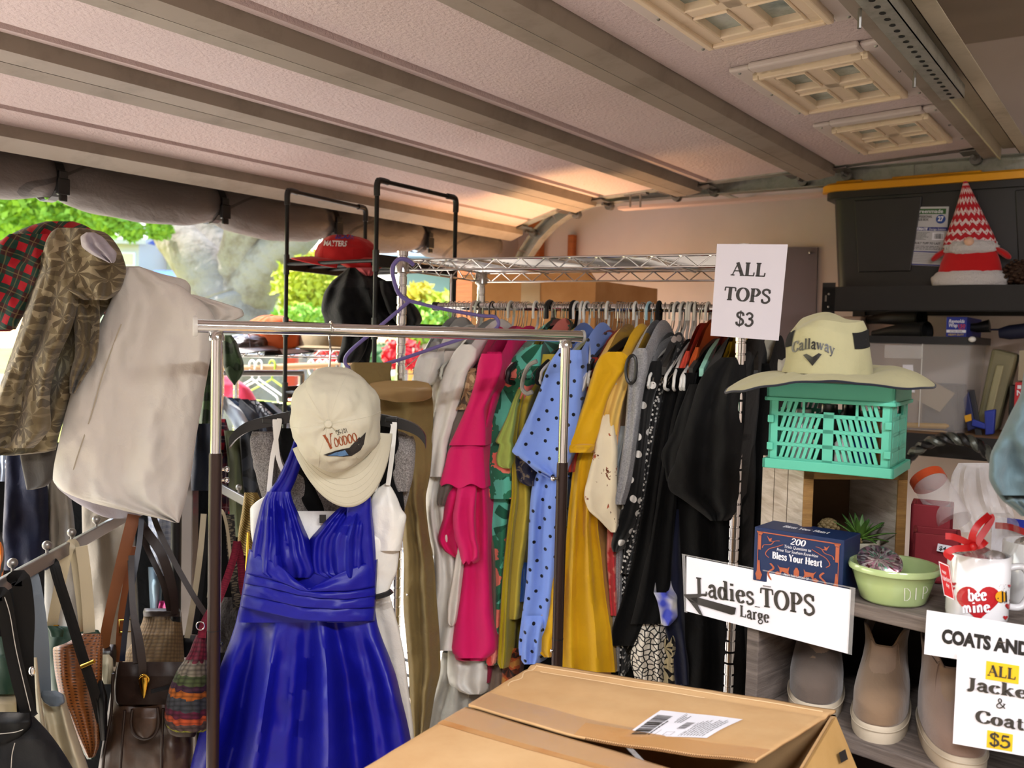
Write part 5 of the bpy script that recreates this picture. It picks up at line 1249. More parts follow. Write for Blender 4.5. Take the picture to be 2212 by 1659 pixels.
for yy in (1285, 1410): MB().ball(P(880, yy, KY-.036), .003, 8, 6).build('press_stud', chrome, t)
# ---------------------------------------------------------------- things on the black tube rack
redm = cloth('red_cap_cotton', 'b01c20', .85, .2)
ct, cb, co = cap('baseball_cap', 'red baseball cap with blue and white lettering on the black tube rack', flat(P(750, 545, 2.92), 1.835), V((-.93, -.36, .03)), V((-.02, -.14, 1)), redm, .083, .098, .078, .075, seed=3)
dk = Decal(cb, (702, 503), (768, 505), (766, 535), (700, 533), .003)
mb = MB(); dk.sans(mb, 'EEDOM', .35, .42, .34, fit=.60, bold=.03, shear=.2); mb.build('lettering', mat('blue_thread_dark', '2c3aa0', .8), co, smooth=0)
mb = MB(); dk.sans(mb, 'MATTERS', .0, .95, .36, fit=.72, bold=.03, shear=.2); mb.build('lettering', mat('white_thread', 'dcd8d8', .8), co, smooth=0)
t = thing('beanie', 'red fleece hat squashed under the tier of the black tube rack', 'hat', P(785, 592, 2.88))
drape([(556,738,830),(566,732,832),(576,745,828),(586,772,812),(593,785,800)], 2.88, .06, ((2, .008, 0),), 111, nu=50, nv=30).build('crown', redm, t, smooth=80)
drape([(578,768,818),(588,778,812),(596,788,804)], 2.80, .015, ((3, .004, 0),), 112, nu=40, nv=12).build('fleece_edge', cloth('pink_fleece', 'c05a62', .95, .6), t, smooth=80)
fleece = cloth('black_sweat_fleece', '0b0b0c', .95, .5, sheen=.1)
t = thing('sweatshirt', 'black sweatshirt heaped on the middle tier of the black tube rack', 'sweatshirt', P(780, 705, 2.8))
drape([(578,752,772),(590,738,800),(610,715,840),(640,698,862),(670,694,880),(690,700,895),(702,702,890),(708,712,870)], 2.84, .11, ((2.5, .018, .1), (5, .006, .3)), 113, wr=.022).build('body', fleece, t, smooth=80)
drape([(606,820,850),(625,822,868),(650,830,888),(672,838,905),(690,850,912),(704,860,905)], 2.74, .06, ((1.5, .012, .2),), 114, wr=.016).build('hood', fleece, t, smooth=80)
drape([(690,752,808),(720,742,800),(755,735,790),(778,728,778),(784,730,770)], 2.76, .03, ((2, .010, 0),), 115, nu=50, nv=40, wr=.01).build('sleeve', fleece, t, smooth=80)
drape([(700,770,815),(740,765,808),(770,762,800),(786,770,798)], 2.79, .02, ((1, .008, 0),), 116, nu=40, nv=30).build('sleeve', fleece, t, smooth=80)
# ---------------------------------------------------------------- cardboard box behind the wire shelf, by the wall
cardb = mat('kraft_cardboard', 'b88350', .85, spec=.2, pat=p_card('ab7645', 'c38f5c'))
t = thing('carton', 'large brown carton standing behind the wire shelf of tops', 'box', flat(P(1287, 620, 3.12), 0))
c0 = P(1287, 606, 3.10); zt = c0.z
la, ra = PL(1082, 640, c0, V((U.x, U.y, 0))), P(1432, 652, 3.55)
dl = W*.52; dr = U*.46
mb = MB(); mb.quadbox(flat(c0, 0), dl, dr, Z*zt); mb.build('body', cardb, t, smooth=0)
mb = MB(); a = c0+Z*.001
mb.slab([a, a+dl, a+dl-U*.06+Z*.02, a-U*.05-W*.0+Z*.03], Z*.004); mb.build('flap', cardb, t, smooth=0)
mb = MB()
for s_ in (0, 1): 
    q = a+dl*.5-U*.0015; mb.quadbox(q-W*.04-Z*.10, W*.08, U*-.0006, Z*.1)
    break
mb.build('tape', mat('glossy_tape', 'cda678', .2, alpha=.55, spec=.8), t, smooth=0)
mb = MB(); q = flat(c0, zt-.17)+dr*.32-W*.0012
for i in range(4): mb.quadbox(q+U*(.0)+Z*(.035*i), U*.05, W*-.0004, Z*.004)
mb.build('print_marks', mat('brown_ink', '5a3a20', .8), t, smooth=0)
# ---------------------------------------------------------------- left side: clothes thrown over a rail, bags on a four-way stand
def ribbon(mb, pts, wd, th=.002, n=6, px=True, tw=0):
    c = curve([P(*p) for p in pts] if px else pts, n); k = len(c)
    ws_ = wd if isinstance(wd, (list, tuple)) else [wd]
    def W_(i):
        x = i/(k-1)*(len(ws_)-1); j = min(int(x), len(ws_)-2) if len(ws_) > 1 else 0
        return lerp(ws_[j], ws_[j+1], x-j) if len(ws_) > 1 else ws_[0]
    fr = []
    for i in range(k):
        t = (c[min(i+1, k-1)]-c[max(i-1, 0)]).normalized(); d = (c[i]-CAM).normalized()
        sd = t.cross(d); sd = sd.normalized() if sd.length > 1e-6 else V((1, 0, 0))
        if fr and sd.dot(fr[-1][0]) < 0: sd = -sd
        fr.append((sd, t.cross(sd).normalized()))
    def fn(u, v):
        i = min(k-1, round(v*(k-1))); sd, nr = fr[i]; w_ = W_(i)/2
        q = ((-1, -1), (-.5, -1.3), (.5, -1.3), (1, -1), (1, 1), (-1, 1))[round(u*6) % 6]
        return c[i]+sd*(q[0]*w_)+nr*(q[1]*th/2)
    L = sum((c[i+1]-c[i]).length for i in range(k-1))
    return mb.grid(fn, 6, k-1, True, (2*ws_[0], L), True, True)
plaid = cloth('red_green_plaid', '7a1620', .9, .25, pat=p_plaid('3a1c1c', 'a01622', '1e3a30', '9a8858', 26, .35))
leafp = cloth('olive_leaf_print', '8a7c5e', .85, .4, pat=p_leaf('9a8d70', '6a5d42', '5a4e38', 23), spec=.3)
linen = cloth('cream_linen', 'cdc8c0', .9, .3, var=.04)
lav = cloth('lavender_lining', 'a49ea6', .85, .3)
c_dkgreen = cloth('jungle_green', '263420', .9, .4, pat=p_leaf('2c3c24', '16200f', '3c5030', 12))
c_char = cloth('charcoal_wool', '4a4642', .9, .35)
c_ltgrey = cloth('light_grey_wool', '8f8c86', .9, .3)
# support rail (black garment rack behind)
t = thing('rail_rack', 'low black clothes rail holding the draped trousers and shirts at left', 'clothes rack', P(230, 1500, 2.10)-Z*P(230, 1500, 2.1).z)
za = P(230, 640, 2.1).z
MB().tube([V((-1.45, 2.1, za)), V((-.74, 2.1, za))], .014, 14).build('rail', black_mt, t)
for x in (-1.42, -.76):
    MB().tube([V((x, 2.1, 0)), V((x, 2.1, za))], .012, 12).build('leg', black_mt, t); MB().tube([V((x, 1.9, .015)), V((x, 2.3, .015))], .012, 12).build('foot', black_mt, t)
t = thing('plaid_shirt', 'red and green plaid flannel shirt draped at the far left', 'shirt', P(120, 560, 2.1))
drape([(478,100,158),(486,70,182),(500,35,205),(520,0,232),(545,-40,258),(590,-90,262),(640,-110,258),(680,-120,230)], 2.12, .075, ((1.5, .012, .1),), 201, wr=.012).build('body', plaid, t, smooth=80)
drape([(505,20,110),(540,-20,105),(580,-40,98),(620,-60,86),(660,-70,66),(690,-70,46),(712,-70,34)], 2.03, .035, ((1.2, .010, .2),), 202, wr=.01).build('sleeve', plaid, t, smooth=80)
drape([(696,-60,30),(706,-60,34),(716,-60,22)], 2.045, .02, ((1, .002, 0),), 203, nu=30, nv=10).build('cuff_lining', cloth('wine_lining', '6e1420', .9, .3), t, smooth=80)
t = thing('printed_shirt', 'crumpled olive leaf print shirt draped beside the plaid shirt', 'shirt', P(140, 700, 1.98))
drape([(600,100,262),(640,95,252),(690,90,216),(760,60,188),(830,30,164),(889,0,144),(940,-20,128),(974,-40,119),(984,-44,30)], 2.03, .035, ((1.5, .012, .2),), 204, wr=.014).build('back_panel', leafp, t, smooth=80)
drape([(492,124,178),(502,110,226),(525,98,250),(555,92,266),(585,92,273),(605,96,268),(622,120,262),(640,160,246),(648,180,230)], 1.97, .06, ((1.6, .016, .1), (4, .006, .3)), 205, wr=.02).build('collar_roll', leafp, t, smooth=80)
drape([(545,90,150),(580,86,172),(640,62,170),(700,45,158),(780,18,124),(863,-12,108),(917,-35,110),(950,-50,90),(968,-60,72)], 1.93, .035, ((1.8, .018, .2), (4, .006, .1)), 206, wr=.018).build('front_panel', leafp, t, smooth=80)
drape([(600,140,200),(640,152,214),(700,160,216),(760,162,212),(820,150,180),(850,150,162)], 1.96, .03, ((1.3, .014, .4),), 207, wr=.014).build('sleeve', leafp, t, smooth=80)
t = tag(drape([(502,186,204),(512,174,222),(530,176,238),(548,196,252),(562,224,250),(568,236,246)], 1.895, .03, ((2, .008, 0),), 208, nu=50, nv=30, wr=.01).build('scarf', lav, None, smooth=80), 'lavender grey cloth tucked in the leaf print shirt collar', 'scarf')
tag(drape([(965,40,122),(1000,46,120),(1030,52,116),(1050,56,100),(1058,58,70)], 2.06, .02, ((1, .006, 0),), 209, nu=40, nv=30).build('cloth', c_char, None, smooth=80), 'dark grey cloth hanging below the leaf print shirt', 'cloth')
t = thing('linen_trousers', 'cream linen trousers hung over the rail left of the chrome rack', 'trousers', P(290, 850, 2.0))
drape([(578,270,306),(590,262,330),(604,256,352),(618,250,392),(640,243,418),(665,232,450),(700,215,466),(760,181,457),(850,153,441),(950,128,423),(1035,114,411),(1058,132,406),(1080,180,401),(1105,275,394),(1122,352,389),(1129,378,387)], 2.0, .045, ((1.4, .014, .2), (3, .005, .1)), 211, nu=120, nv=90, wr=.010).build('leg', linen, t, smooth=80)
drape([(636,396,418),(648,392,462),(660,396,500),(670,400,524),(680,404,527),(690,410,512),(700,420,470)], 2.03, .035, ((2.5, .006, .1),), 212, nu=60, nv=30, wr=.008).build('turned_leg', linen, t, smooth=80)
drape([(575,262,300),(590,256,345),(606,255,402),(622,260,412),(640,300,412)], 2.06, .05, ((2, .008, .1),), 213, nu=60, nv=24).build('waistband', linen, t, smooth=80)
drape([(1020,118,250),(1045,120,300),(1075,150,320),(1100,190,330),(1116,222,300),(1120,240,270)], 2.03, .02, ((1, .004, 0),), 214, nu=50, nv=30).build('lining', lav, t, smooth=80)
mb = MB(); ribbon(mb, [(262,700,1.948),(225,800,1.945),(196,900,1.95),(160,1010,1.955),(152,1062,1.96)], .0025, .001); mb.build('side_seam', cloth('linen_seam', 'a89f8c', .9, .2), t)
# garments hanging low behind, with a dark backdrop
for k, (nm, lab, m_, rows, Y) in enumerate((
 ('trousers', 'navy trousers hanging at the far left under the leaf print shirt', c_navy, [(960,14,60),(1000,12,90),(1060,10,104),(1150,6,106),(1226,4,110),(1232,10,100)], 2.40),
 ('trousers', 'light grey trousers right of the navy ones', c_ltgrey, [(1000,98,130),(1060,102,150),(1120,104,160),(1200,98,165),(1290,96,172),(1400,96,176)], 2.44),
 ('trousers', 'taupe trousers behind the brown leather straps', c_beige, [(1060,176,290),(1150,178,292),(1250,184,296),(1350,188,300),(1450,190,300)], 2.62),
 ('checked_shirt', 'blue grey checked shirt behind the bag straps', cloth('blue_check', '8892a0', .9, .3, pat=p_plaid('9aa0aa', '6e7688', '8890a0', '40465a', 60)), [(1100,318,380),(1160,322,378),(1220,330,374),(1244,336,372)], 2.60),
 ('top', 'pale blue top low behind the woven brown bag', cloth('pale_blue_cotton', '7f98a8', .9, .3), [(1225,320,352),(1270,322,350),(1340,326,348)], 2.62),
 ('top', 'magenta scrap showing above the woven brown bag', cloth('magenta_knit', '9a2464', .9, .3), [(1298,344,374),(1316,342,384),(1330,344,380)], 2.58),
 ('dark_coat', 'black backdrop added to darken the gap behind the handbags', c_black2, [(955,-60,530),(1060,-60,540),(1400,-60,540),(1700,-60,540)], 2.80),  # added black sheet standing in for the shade between the bags
 ('navy_coat', 'dark navy coat left of the rack leg', cloth('ink_navy', '0f1420', .9, .3), [(890,425,452),(930,420,470),(1000,414,478),(1060,412,474)], 2.56),
 ('jungle_shirt', 'dark green leafy shirt behind the cream trousers edge', c_dkgreen, [(700,440,480),(780,438,478),(850,434,466),(915,430,456)], 2.42),
 ('flannel_shirt', 'red plaid flannel shirt behind the rack leg', cloth('wine_plaid', '6a1420', .9, .3, pat=p_plaid('4a1420', '8c1626', '2a1828', 'b09a9a', 26)), [(905,440,488),(960,446,500),(1040,450,500),(1110,452,498)], 2.62),
 ('olive_shirt', 'olive green shirt between the red plaid and black one', cloth('olive_drill', '5c6248', .9, .3), [(930,484,516),(980,490,526),(1060,494,530),(1160,498,530)], 2.60),
 ('black_shirt', 'black camouflage shirt left of the grey tweed jacket', cloth('black_camo', '1a1b1e', .9, .35, pat=p_leaf('1c1e22', '0e0f12', '2a2d33', 8)), [(920,516,560),(980,520,566),(1040,524,566),(1100,530,570)], 2.58),
 ('striped_top', 'orange and black striped cloth at the far left edge', cloth('tiger_print', 'c0661c', .9, .3, pat=lambda g: g.ramp(g.wave(g.uv(1, 1), 12, 7, 3), [(.45, hx('141110')), (.55, hx('d8741c'))])), [(1150,-20,4),(1200,-20,10),(1250,-20,6)], 2.30),
 ('shirt', 'pale blue shirt sliver at the far left edge', cloth('pale_blue_stripe', 'b8c4d4', .9, .3), [(975,-10,12),(1010,-10,11),(1040,-10,9)], 2.46))):
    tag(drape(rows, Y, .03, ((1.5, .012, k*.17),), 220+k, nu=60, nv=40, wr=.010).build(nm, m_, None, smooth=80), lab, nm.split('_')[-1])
t = thing('hanging_rail', 'chrome rail far left carrying the clothes behind the bags', 'clothes rail', P(300, 1500, 2.66)-Z*P(300, 1500, 2.66).z)
MB().tube([V((-1.75, 2.70, 1.2)), V((-.66, 2.70, 1.2))], .013, 12).build('rail', chrome, t)
for x in (-1.74, -.67): MB().tube([V((x, 2.70, 0)), V((x, 2.70, 1.2))], .012, 12).build('leg', chrome, t)
# far row of men's shirts
t = thing('shirt_rail', 'steel rail with a row of dark shirts near the opening', 'clothes rail', P(560, 1500, 3.45)-Z*P(560, 1500, 3.45).z)
zr = P(560, 800, 3.45).z
MB().tube([P(470, 806, 3.40), P(655, 806, 3.55)], .011, 12).build('rail', steel, t)
for x, y_ in ((472, 3.40), (652, 3.55)): a = P(x, 806, y_); MB().tube([flat(a, 0), a], .011, 12).build('leg', steel, t)
sh = [(478, 'pale striped', 'b9bfc4'), (492, 'denim blue', '3c4a62'), (508, 'charcoal', '33353c'), (526, 'dark slate', '2a2c34'), (544, 'white and black patterned', 'a8a8a8'), (560, 'black', '121216'), (576, 'light blue', 'aebccb'), (592, 'green plaid', '5a6a60'), (608, 'dark navy', '1e2434'), (628, 'grey', '7a8088')]
for k, (x, nm, c_) in enumerate(sh):
    pt = p_plaid(c_, '8a948a', '3a443c', 'c8c8b8', 24) if 'plaid' in nm else (p_cells('14141a', 'd0d0d0', 60) if 'patterned' in nm else None)
    yb = 856+k*2; Yk = 3.38+k*.012
    tag(drape([(yb,x-6,x+10),(yb+14,x-4,x+26),(yb+34,x+8,x+48),(yb+60,x+24,x+62),(yb+100,x+40,x+74),(yb+190,x+44,x+78)], Yk, .05, ((1.2, .008, k*.3),), 250+k, nu=40, nv=40, wr=.01).build('shirt', cloth('shirt_'+c_, c_, .85, .3, pat=pt), None, smooth=80), nm+' shirt in the far row behind the cream cap', 'shirt')
# clothes pole outside
t = thing('clothes_pole', 'wooden clothes pole outside with empty hangers', 'clothes pole', P(630, 1500, 4.7)-Z*P(630, 1500, 4.7).z)
MB().tube([P(470, 798, 4.75), P(735, 788, 4.65)], .016, 12).build('pole', mat('pale_wood', 'a8855c', .6), t)
for x, y, Y in ((476, 798, 4.75), (730, 788, 4.65)): a = P(x, y, Y); MB().tube([flat(a, 0), a], .016, 10).build('leg', steel, t)
hw_ = None
for k, (x, m_, lab) in enumerate(((545, white_pl, None), (560, white_pl, None), (672, white_pl, None), (690, white_pl, None), (704, white_pl, None), (588, mat('lime_plastic', 'a8c830', .4), 'lime green hanger on the wooden pole outside'), (732, mat('light_blue_plastic', '9cc4d2', .35), 'light blue hanger at the right end of the wooden pole outside'))):
    a = P(x, 790, 4.7); zz = a.z
    o = tube_hanger_mesh(.005).build('plastic_hanger', m_, None, org=(0, 0, 0)); o.location = (a.x, a.y, P(x, 793, 4.7).z+.02); o.rotation_euler = (0, 0, .9)
    tag(o, lab or 'white hanger on the wooden pole outside', 'hanger', None if lab else 'white hangers on the outdoor pole')
tag(drape([(812,470,500),(840,474,540),(868,478,556)], 3.9, .05, ((1, .01, 0),), 270, nu=30, nv=20).build('jacket', cloth('pink_nylon', 'd8405c', .6, .3), None, smooth=80), 'bright pink jacket glimpsed beyond the dark shirts', 'jacket')
# rear chrome shelf with caps
cs = [P(478, 752, 3.36), P(748, 748, 3.42)]; zc = 1.548
a, b = flat(cs[0], 0), flat(cs[1], 0); dd = (b-a).normalized(); nn = V((-dd.y, dd.x, 0))
t = thing('wire_shelf', 'small chrome wire shelf holding caps behind the front rack', 'shelf', (a+b)/2+nn*.16)
for p in (a, b, a+nn*.34, b+nn*.34): chrome_post(p, zc+.02, t, .011)
for p, q, n in ((a, b, 16), (a+nn*.34, b+nn*.34, 16), (a, a+nn*.34, 10), (b, b+nn*.34, 10)):
    mb = MB(); truss(mb, p, q, zc, .03, n); mb.build('truss', chrome, t)
mb = MB()
for i in range(1, 12): mb.tube([a+nn*(.34*i/12)+Z*zc, b+nn*(.34*i/12)+Z*zc], .0018, 5)
mb.build('deck_wires', chrome, t)
orange = cloth('orange_cap_cotton', 'c85a28', .85, .2)
cap('baseball_cap', 'orange baseball cap on the rear chrome shelf', flat(P(588, 735, 3.48), zc+.006), V((.9, -.45, -.05)), V((0, -.1, 1)), orange, .095, .118, .115, .075, seed=9, brim_m=cloth('black_cap_peak', '17130f', .7, .2))
cap('leather_cap', 'dark brown leather cap beside the orange one', flat(P(535, 745, 3.40), zc+.004), V((.75, -.65, -.02)), V((0, -.1, 1)), mat('brown_leather', '2c1a14', .3, spec=.6, bump=(60, .2)), .08, .09, .045, .065, seed=10)
t = thing('flat_hat', 'tan brimmed hat lying flat right of the orange cap', 'hat', flat(P(695, 745, 3.50), zc+.003))
MB().lathe([(.115, 0), (.118, .004), (.09, .012), (.085, .045), (.07, .062), (0, .066)], ORG[t.name], 32).build('crown', cloth('tan_felt', 'a08e70', .9, .2), t)
t = thing('bucket_hat', 'dark green canvas hat hanging behind the chrome rack leg', 'hat', P(500, 775, 2.3))
drape([(724,484,500),(740,482,512),(765,482,520),(785,482,526),(800,486,525)], 2.3, .05, ((1.3, .006, .1),), 281, nu=50, nv=30).build('crown', c_dkgreen, t, smooth=80)
drape([(782,484,526),(800,486,527),(815,492,520),(828,502,510),(832,505,508)], 2.28, .03, ((1.3, .006, .3),), 282, nu=50, nv=24).build('brim', cloth('olive_drab', '34422c', .9, .3), t, smooth=80)
# ---- four-way stand for bags
armm = mat('gunmetal_bar', '8c8886', .38, .7)
ZA = 1.165
ca = flat(P(404, 1075, 2.6), 0)
st = thing('display_stand', 'gunmetal display stand with ball studded arms for handbags', 'display stand', ca)
MB().cbox(ca+Z*.6, .05, .05, 1.2).build('column', armm, st, smooth=0, bevel=.003)
MB().cbox(ca+Z*.02, .5, .5, .03).build('base', armm, st, smooth=0, bevel=.003)
pL0, pL1 = flat(P(300, 1104, 2.25), ZA), flat(P(-40, 1300, 1.48), ZA)
pR0, pR1 = flat(P(420, 1030, 2.62), 1.20), flat(P(552, 1090, 2.42), ZA-.02)
def arm(p, q, ks):
    d = (q-p).normalized(); s_ = d.cross(Z)
    mb = MB(); mb.quadbox(p-s_*.005-Z*.013, q-p, s_*.01, Z*.026); o = mb.build('arm', armm, st, smooth=0, bevel=.002)
    for k in ks:
        c = p.lerp(q, k); mb = MB(); mb.tube([c+Z*.012, c+Z*.022], .003, 8); mb.ball(c+Z*.028, .0088, 16, 10); mb.build('ball', steel, o)
arm(ca+Z*ZA, pL0, ()); arm(pL0, pL1, (.16, .36, .53, .68, .86)); arm(ca+Z*1.2, pR0, ()); arm(pR0, pR1, (.42, .74))
leather_blk = mat('black_leather', '050505', .55, spec=.2, bump=(120, .15)); nylon_blk = mat('black_nylon', '08080a', .85, bump=(400, .3))
leather_brn = mat('dark_brown_leather', '22150f', .45, spec=.35, bump=(70, .2), var=.25)
leather_wrn = mat('worn_brown_leather', '4a3424', .45, spec=.5, bump=(60, .25), pat=p_dirty('402c1f', '22170f', .45, 9, .8))
tan_l = mat('tan_leather', '74401a', .45, spec=.5, bump=(80, .15), var=.1)
cream_l = mat('cream_leather', 'b3a88c', .5, spec=.45, bump=(60, .25), var=.06)
green_l = mat('green_leather', '1c3a2c', .5, spec=.4, bump=(60, .15))
slate_l = mat('slate_blue_leather', '5f6a74', .5, spec=.4, bump=(120, .3))
gold = mat('polished_gold', 'c8a040', .2, 1.0)
goldm = gold
def strap(t, pts, wd, m, name='strap', th=.003): mb = MB(); ribbon(mb, pts, wd, th); return mb.build(name, m, t, smooth=50)
# tote: green leather with tan perforated front
t = thing('tote_bag', 'green leather tote with tan perforated front and cream straps', 'bag', P(160, 1500, 1.85))
drape([(1352,96,130),(1360,96,212),(1385,98,221),(1420,102,220),(1480,108,216),(1540,130,214),(1600,165,212),(1640,188,205)], 1.89, .06, ((1, .006, 0),), 291, wr=.006).build('body', green_l, t, smooth=80)
perf = mat('tan_perforated_leather', '9a5a28', .45, spec=.45, pat=p_grid('74441e', '32190a', 170, .24))
drape([(1369,176,221),(1390,140,222),(1400,114,222),(1440,117,221),(1500,128,219),(1560,152,217),(1600,170,216),(1632,187,206),(1637,190,200)], 1.84, .05, ((1, .014, .25),), 292, wr=.006).build('front_panel', perf, t, smooth=80)
drape([(1352,100,126),(1362,106,138),(1376,110,136)], 1.835, .006, ((1, .002, 0),), 293, nu=30, nv=10).build('tab', green_l, t, smooth=80)
strap(t, [(112,1352,1.84),(124,1290,1.83),(140,1215,1.82),(150,1182,1.82),(160,1180,1.83),(170,1250,1.84),(180,1330,1.85),(184,1362,1.86)], .020, cream_l)
strap(t, [(176,1180,1.815),(184,1240,1.82),(190,1310,1.83),(193,1366,1.84)], .022, cream_l)
mb = MB(); mb.tube([P(116, 1352, 1.835), P(127, 1352, 1.835)], .0022, 8); mb.build('buckle', gold, t)
# slate strap with cream bag
t = thing('shoulder_bag', 'cream bag with slate blue strap and lining at lower left', 'bag', P(130, 1600, 1.72))
strap(t, [(54,1246,1.70),(66,1244,1.68),(78,1300,1.68),(88,1380,1.68),(92,1450,1.69),(94,1500,1.70)], .026, slate_l)
drape([(1488,76,96),(1500,80,140),(1525,84,146),(1580,96,164),(1640,110,185),(1720,124,210)], 1.72, .05, ((1.4, .014, .1),), 294, wr=.006).build('body', cream_l, t, smooth=80)
drape([(1492,90,122),(1502,88,138),(1516,94,140),(1526,108,128)], 1.675, .012, ((1, .003, 0),), 295, nu=30, nv=14).build('lining', slate_l, t, smooth=80)
drape([(1420,68,80),(1500,70,88),(1580,76,100),(1660,90,116)], 1.66, .02, ((1, .004, 0),), 296, nu=30, nv=30).build('side_gusset', cream_l, t, smooth=80)
# dark green and cream bag at the edge
t = thing('handbag', 'dark green and cream bag cut by the left edge', 'bag', P(10, 1500, 1.74))
drape([(1375,-60,18),(1400,-60,30),(1450,-60,36),(1500,-60,36)], 1.74, .04, ((1, .004, 0),), 297, nu=40, nv=30).build('upper', green_l, t, smooth=80)
drape([(1498,-60,36),(1530,-60,38),(1560,-60,40)], 1.735, .044, ((1, .004, 0),), 298, nu=40, nv=20).build('lower', cream_l, t, smooth=80)
# black bag
t = thing('shoulder_bag', 'black nylon and leather bag with stitched straps at the lower left corner', 'bag', P(40, 1650, 1.58))
drape([(1538,-60,64),(1548,-60,74),(1590,-60,112),(1640,-60,146),(1720,-60,190)], 1.58, .06, ((1, .008, .1),), 299, wr=.004).build('body', nylon_blk, t, smooth=80)
drape([(1540,-60,66),(1560,-60,70),(1590,-60,48),(1605,-60,20)], 1.535, .018, ((1, .003, 0),), 300, nu=40, nv=20).build('pocket_flap', leather_blk, t, smooth=80)
strap(t, [(-10,1290,1.52),(4,1285,1.52),(14,1330,1.53),(26,1400,1.54),(42,1470,1.545),(62,1540,1.55),(68,1552,1.55)], .024, leather_blk)
strap(t, [(26,1262,1.56),(44,1252,1.56),(54,1330,1.57),(52,1420,1.575),(58,1540,1.58)], .030, leather_blk)
th_w = mat('white_stitching', 'b0aca2', .8)
mb = MB(); ribbon(mb, [(10,1290,1.512),(22,1330,1.522),(34,1400,1.532),(50,1470,1.537),(66,1536,1.542)], .0012, .0008); mb.build('stitching', th_w, t)
mb = MB(); ribbon(mb, [(-10,1586,1.51),(30,1582,1.513),(50,1576,1.516)], .0012, .0008); mb.build('stitching', th_w, t); mb = MB(); ribbon(mb, [(24,1659,1.512),(26,1630,1.512),(32,1605,1.514)], .0012, .0008); mb.build('stitching', th_w, t)
MB().ball(P(69, 1450, 1.56), .006, 10, 6, (1, .6, 1.4)).build('clasp', chrome, t)
# black straps with gold bar
t = thing('shoulder_bag', 'black bag hung by a bundle of thin straps with a gold bar', 'bag', P(215, 1580, 1.78))
for k, o_ in enumerate((0, 7, 13)):
    strap(t, [(96+o_,1216,1.76),(108+o_,1214,1.75),(122+o_,1260,1.75),(146+o_,1335,1.76),(172+o_,1420,1.77),(196+o_,1490,1.78),(214+o_,1560,1.79)], .009, leather_blk)
drape([(1470,200,222),(1510,205,232),(1560,212,232),(1600,218,230)], 1.80, .02, ((1, .004, 0),), 301, nu=40, nv=30).build('body', leather_blk, t, smooth=80)
MB().tube([P(176, 1440, 1.752), P(204, 1428, 1.752)], .004, 10).build('gold_bar', gold, t)
# brown leather handbag with gold drop clasp
t = thing('handbag', 'dark brown leather handbag with gold drop clasp and pockets', 'bag', P(310, 1600, 1.95))
drape([(1432,254,420),(1450,248,420),(1480,242,420),(1540,232,420),(1600,222,420),(1700,208,420),(1760,206,420)], 1.95, .065, ((1, .006, 0),), 302, wr=.008).build('body', leather_wrn, t, smooth=80)
drape([(1430,256,418),(1445,252,420),(1490,248,420),(1515,250,418),(1522,254,400)], 1.90, .02, ((1, .002, 0),), 303, wr=.003).build('top_flap', leather_brn, t, smooth=80)
drape([(1530,286,340),(1545,284,344),(1570,284,343),(1588,292,334),(1594,304,322)], 1.875, .014, ((1, .001, 0),), 304, nu=40, nv=24).build('pocket', leather_wrn, t, smooth=80)
drape([(1530,358,420),(1560,357,424),(1585,364,424),(1592,380,420)], 1.875, .014, ((1, .001, 0),), 305, nu=40, nv=24).build('pocket', leather_wrn, t, smooth=80)
mb = MB()
for a_ in ([(286,1532,1.862),(283,1560,1.862),(290,1586,1.862),(312,1596,1.862),(334,1586,1.862),(343,1560,1.862),(340,1528,1.862)], [(244,1455,1.885),(240,1540,1.885),(226,1620,1.885),(220,1690,1.885)], [(270,1534,1.87),(264,1600,1.87),(258,1690,1.87)], [(352,1530,1.87),(350,1600,1.87),(348,1690,1.87)]):
    mb = MB(); mb.tube(curve([P(*p) for p in a_], 6), .0032, 8); mb.build('piping', leather_brn, t)
strap(t, [(306,1478,1.875),(308,1440,1.875),(300,1380,1.88),(288,1320,1.89),(284,1250,1.91),(284,1200,1.93)], [.014, .016, .012, .012], leather_brn)
strap(t, [(294,1432,1.89),(290,1370,1.90),(286,1290,1.92),(282,1210,1.94)], .012, leather_brn)
c = P(311, 1466, 1.868)
MB().lathe([(0, -.042), (.004, -.034), (.009, -.018), (.0115, -.004), (.009, .004), (0, .006)], c, 20, V((1, 0, 0)), V((0, .6, 0)), Z).build('clasp', gold, t)
mb = MB(); mb.tube(curve([P(303, 1474, 1.868), P(302, 1464, 1.866), P(311, 1458, 1.864), P(321, 1464, 1.866), P(320, 1474, 1.868)], 5), .0025, 8); mb.build('clasp_rim', gold, t)
mb = MB(); mb.quadbox(P(326, 1490, 1.878), P(372, 1478, 1.878)-P(326, 1490, 1.878), V((0, .002, 0)), Z*-.008); mb.build('zip_slot', nylon_blk, t, smooth=0)
# woven brown bag behind
t = thing('woven_bag', 'woven brown suede bag with leather rim behind the dark handbag', 'bag', P(335, 1400, 2.12))
wv = mat('woven_brown_suede', '5a4424', .8, pat=lambda g: (g.mix(g.vor(g.uv(170, 120), 1, .2), hx('6a5230'), hx('2c1e10')), g.vor(g.uv(170, 120), 1, .2)))
drape([(1322,312,392),(1340,308,393),(1380,290,396),(1420,268,398),(1470,262,398)], 2.12, .06, ((1, .006, 0),), 306).build('body', wv, t, smooth=80)
drape([(1314,312,388),(1322,309,391),(1332,310,391)], 2.10, .04, ((1, .002, 0),), 307, nu=50, nv=10).build('rim', leather_brn, t, smooth=80)
strap(t, [(378,1326,2.06),(372,1270,2.04),(350,1200,2.03),(318,1150,2.04),(300,1120,2.06)], [.016, .02, .02, .014], leather_brn)
strap(t, [(366,1320,2.07),(352,1260,2.06),(330,1210,2.06),(306,1160,2.08)], .012, leather_brn)
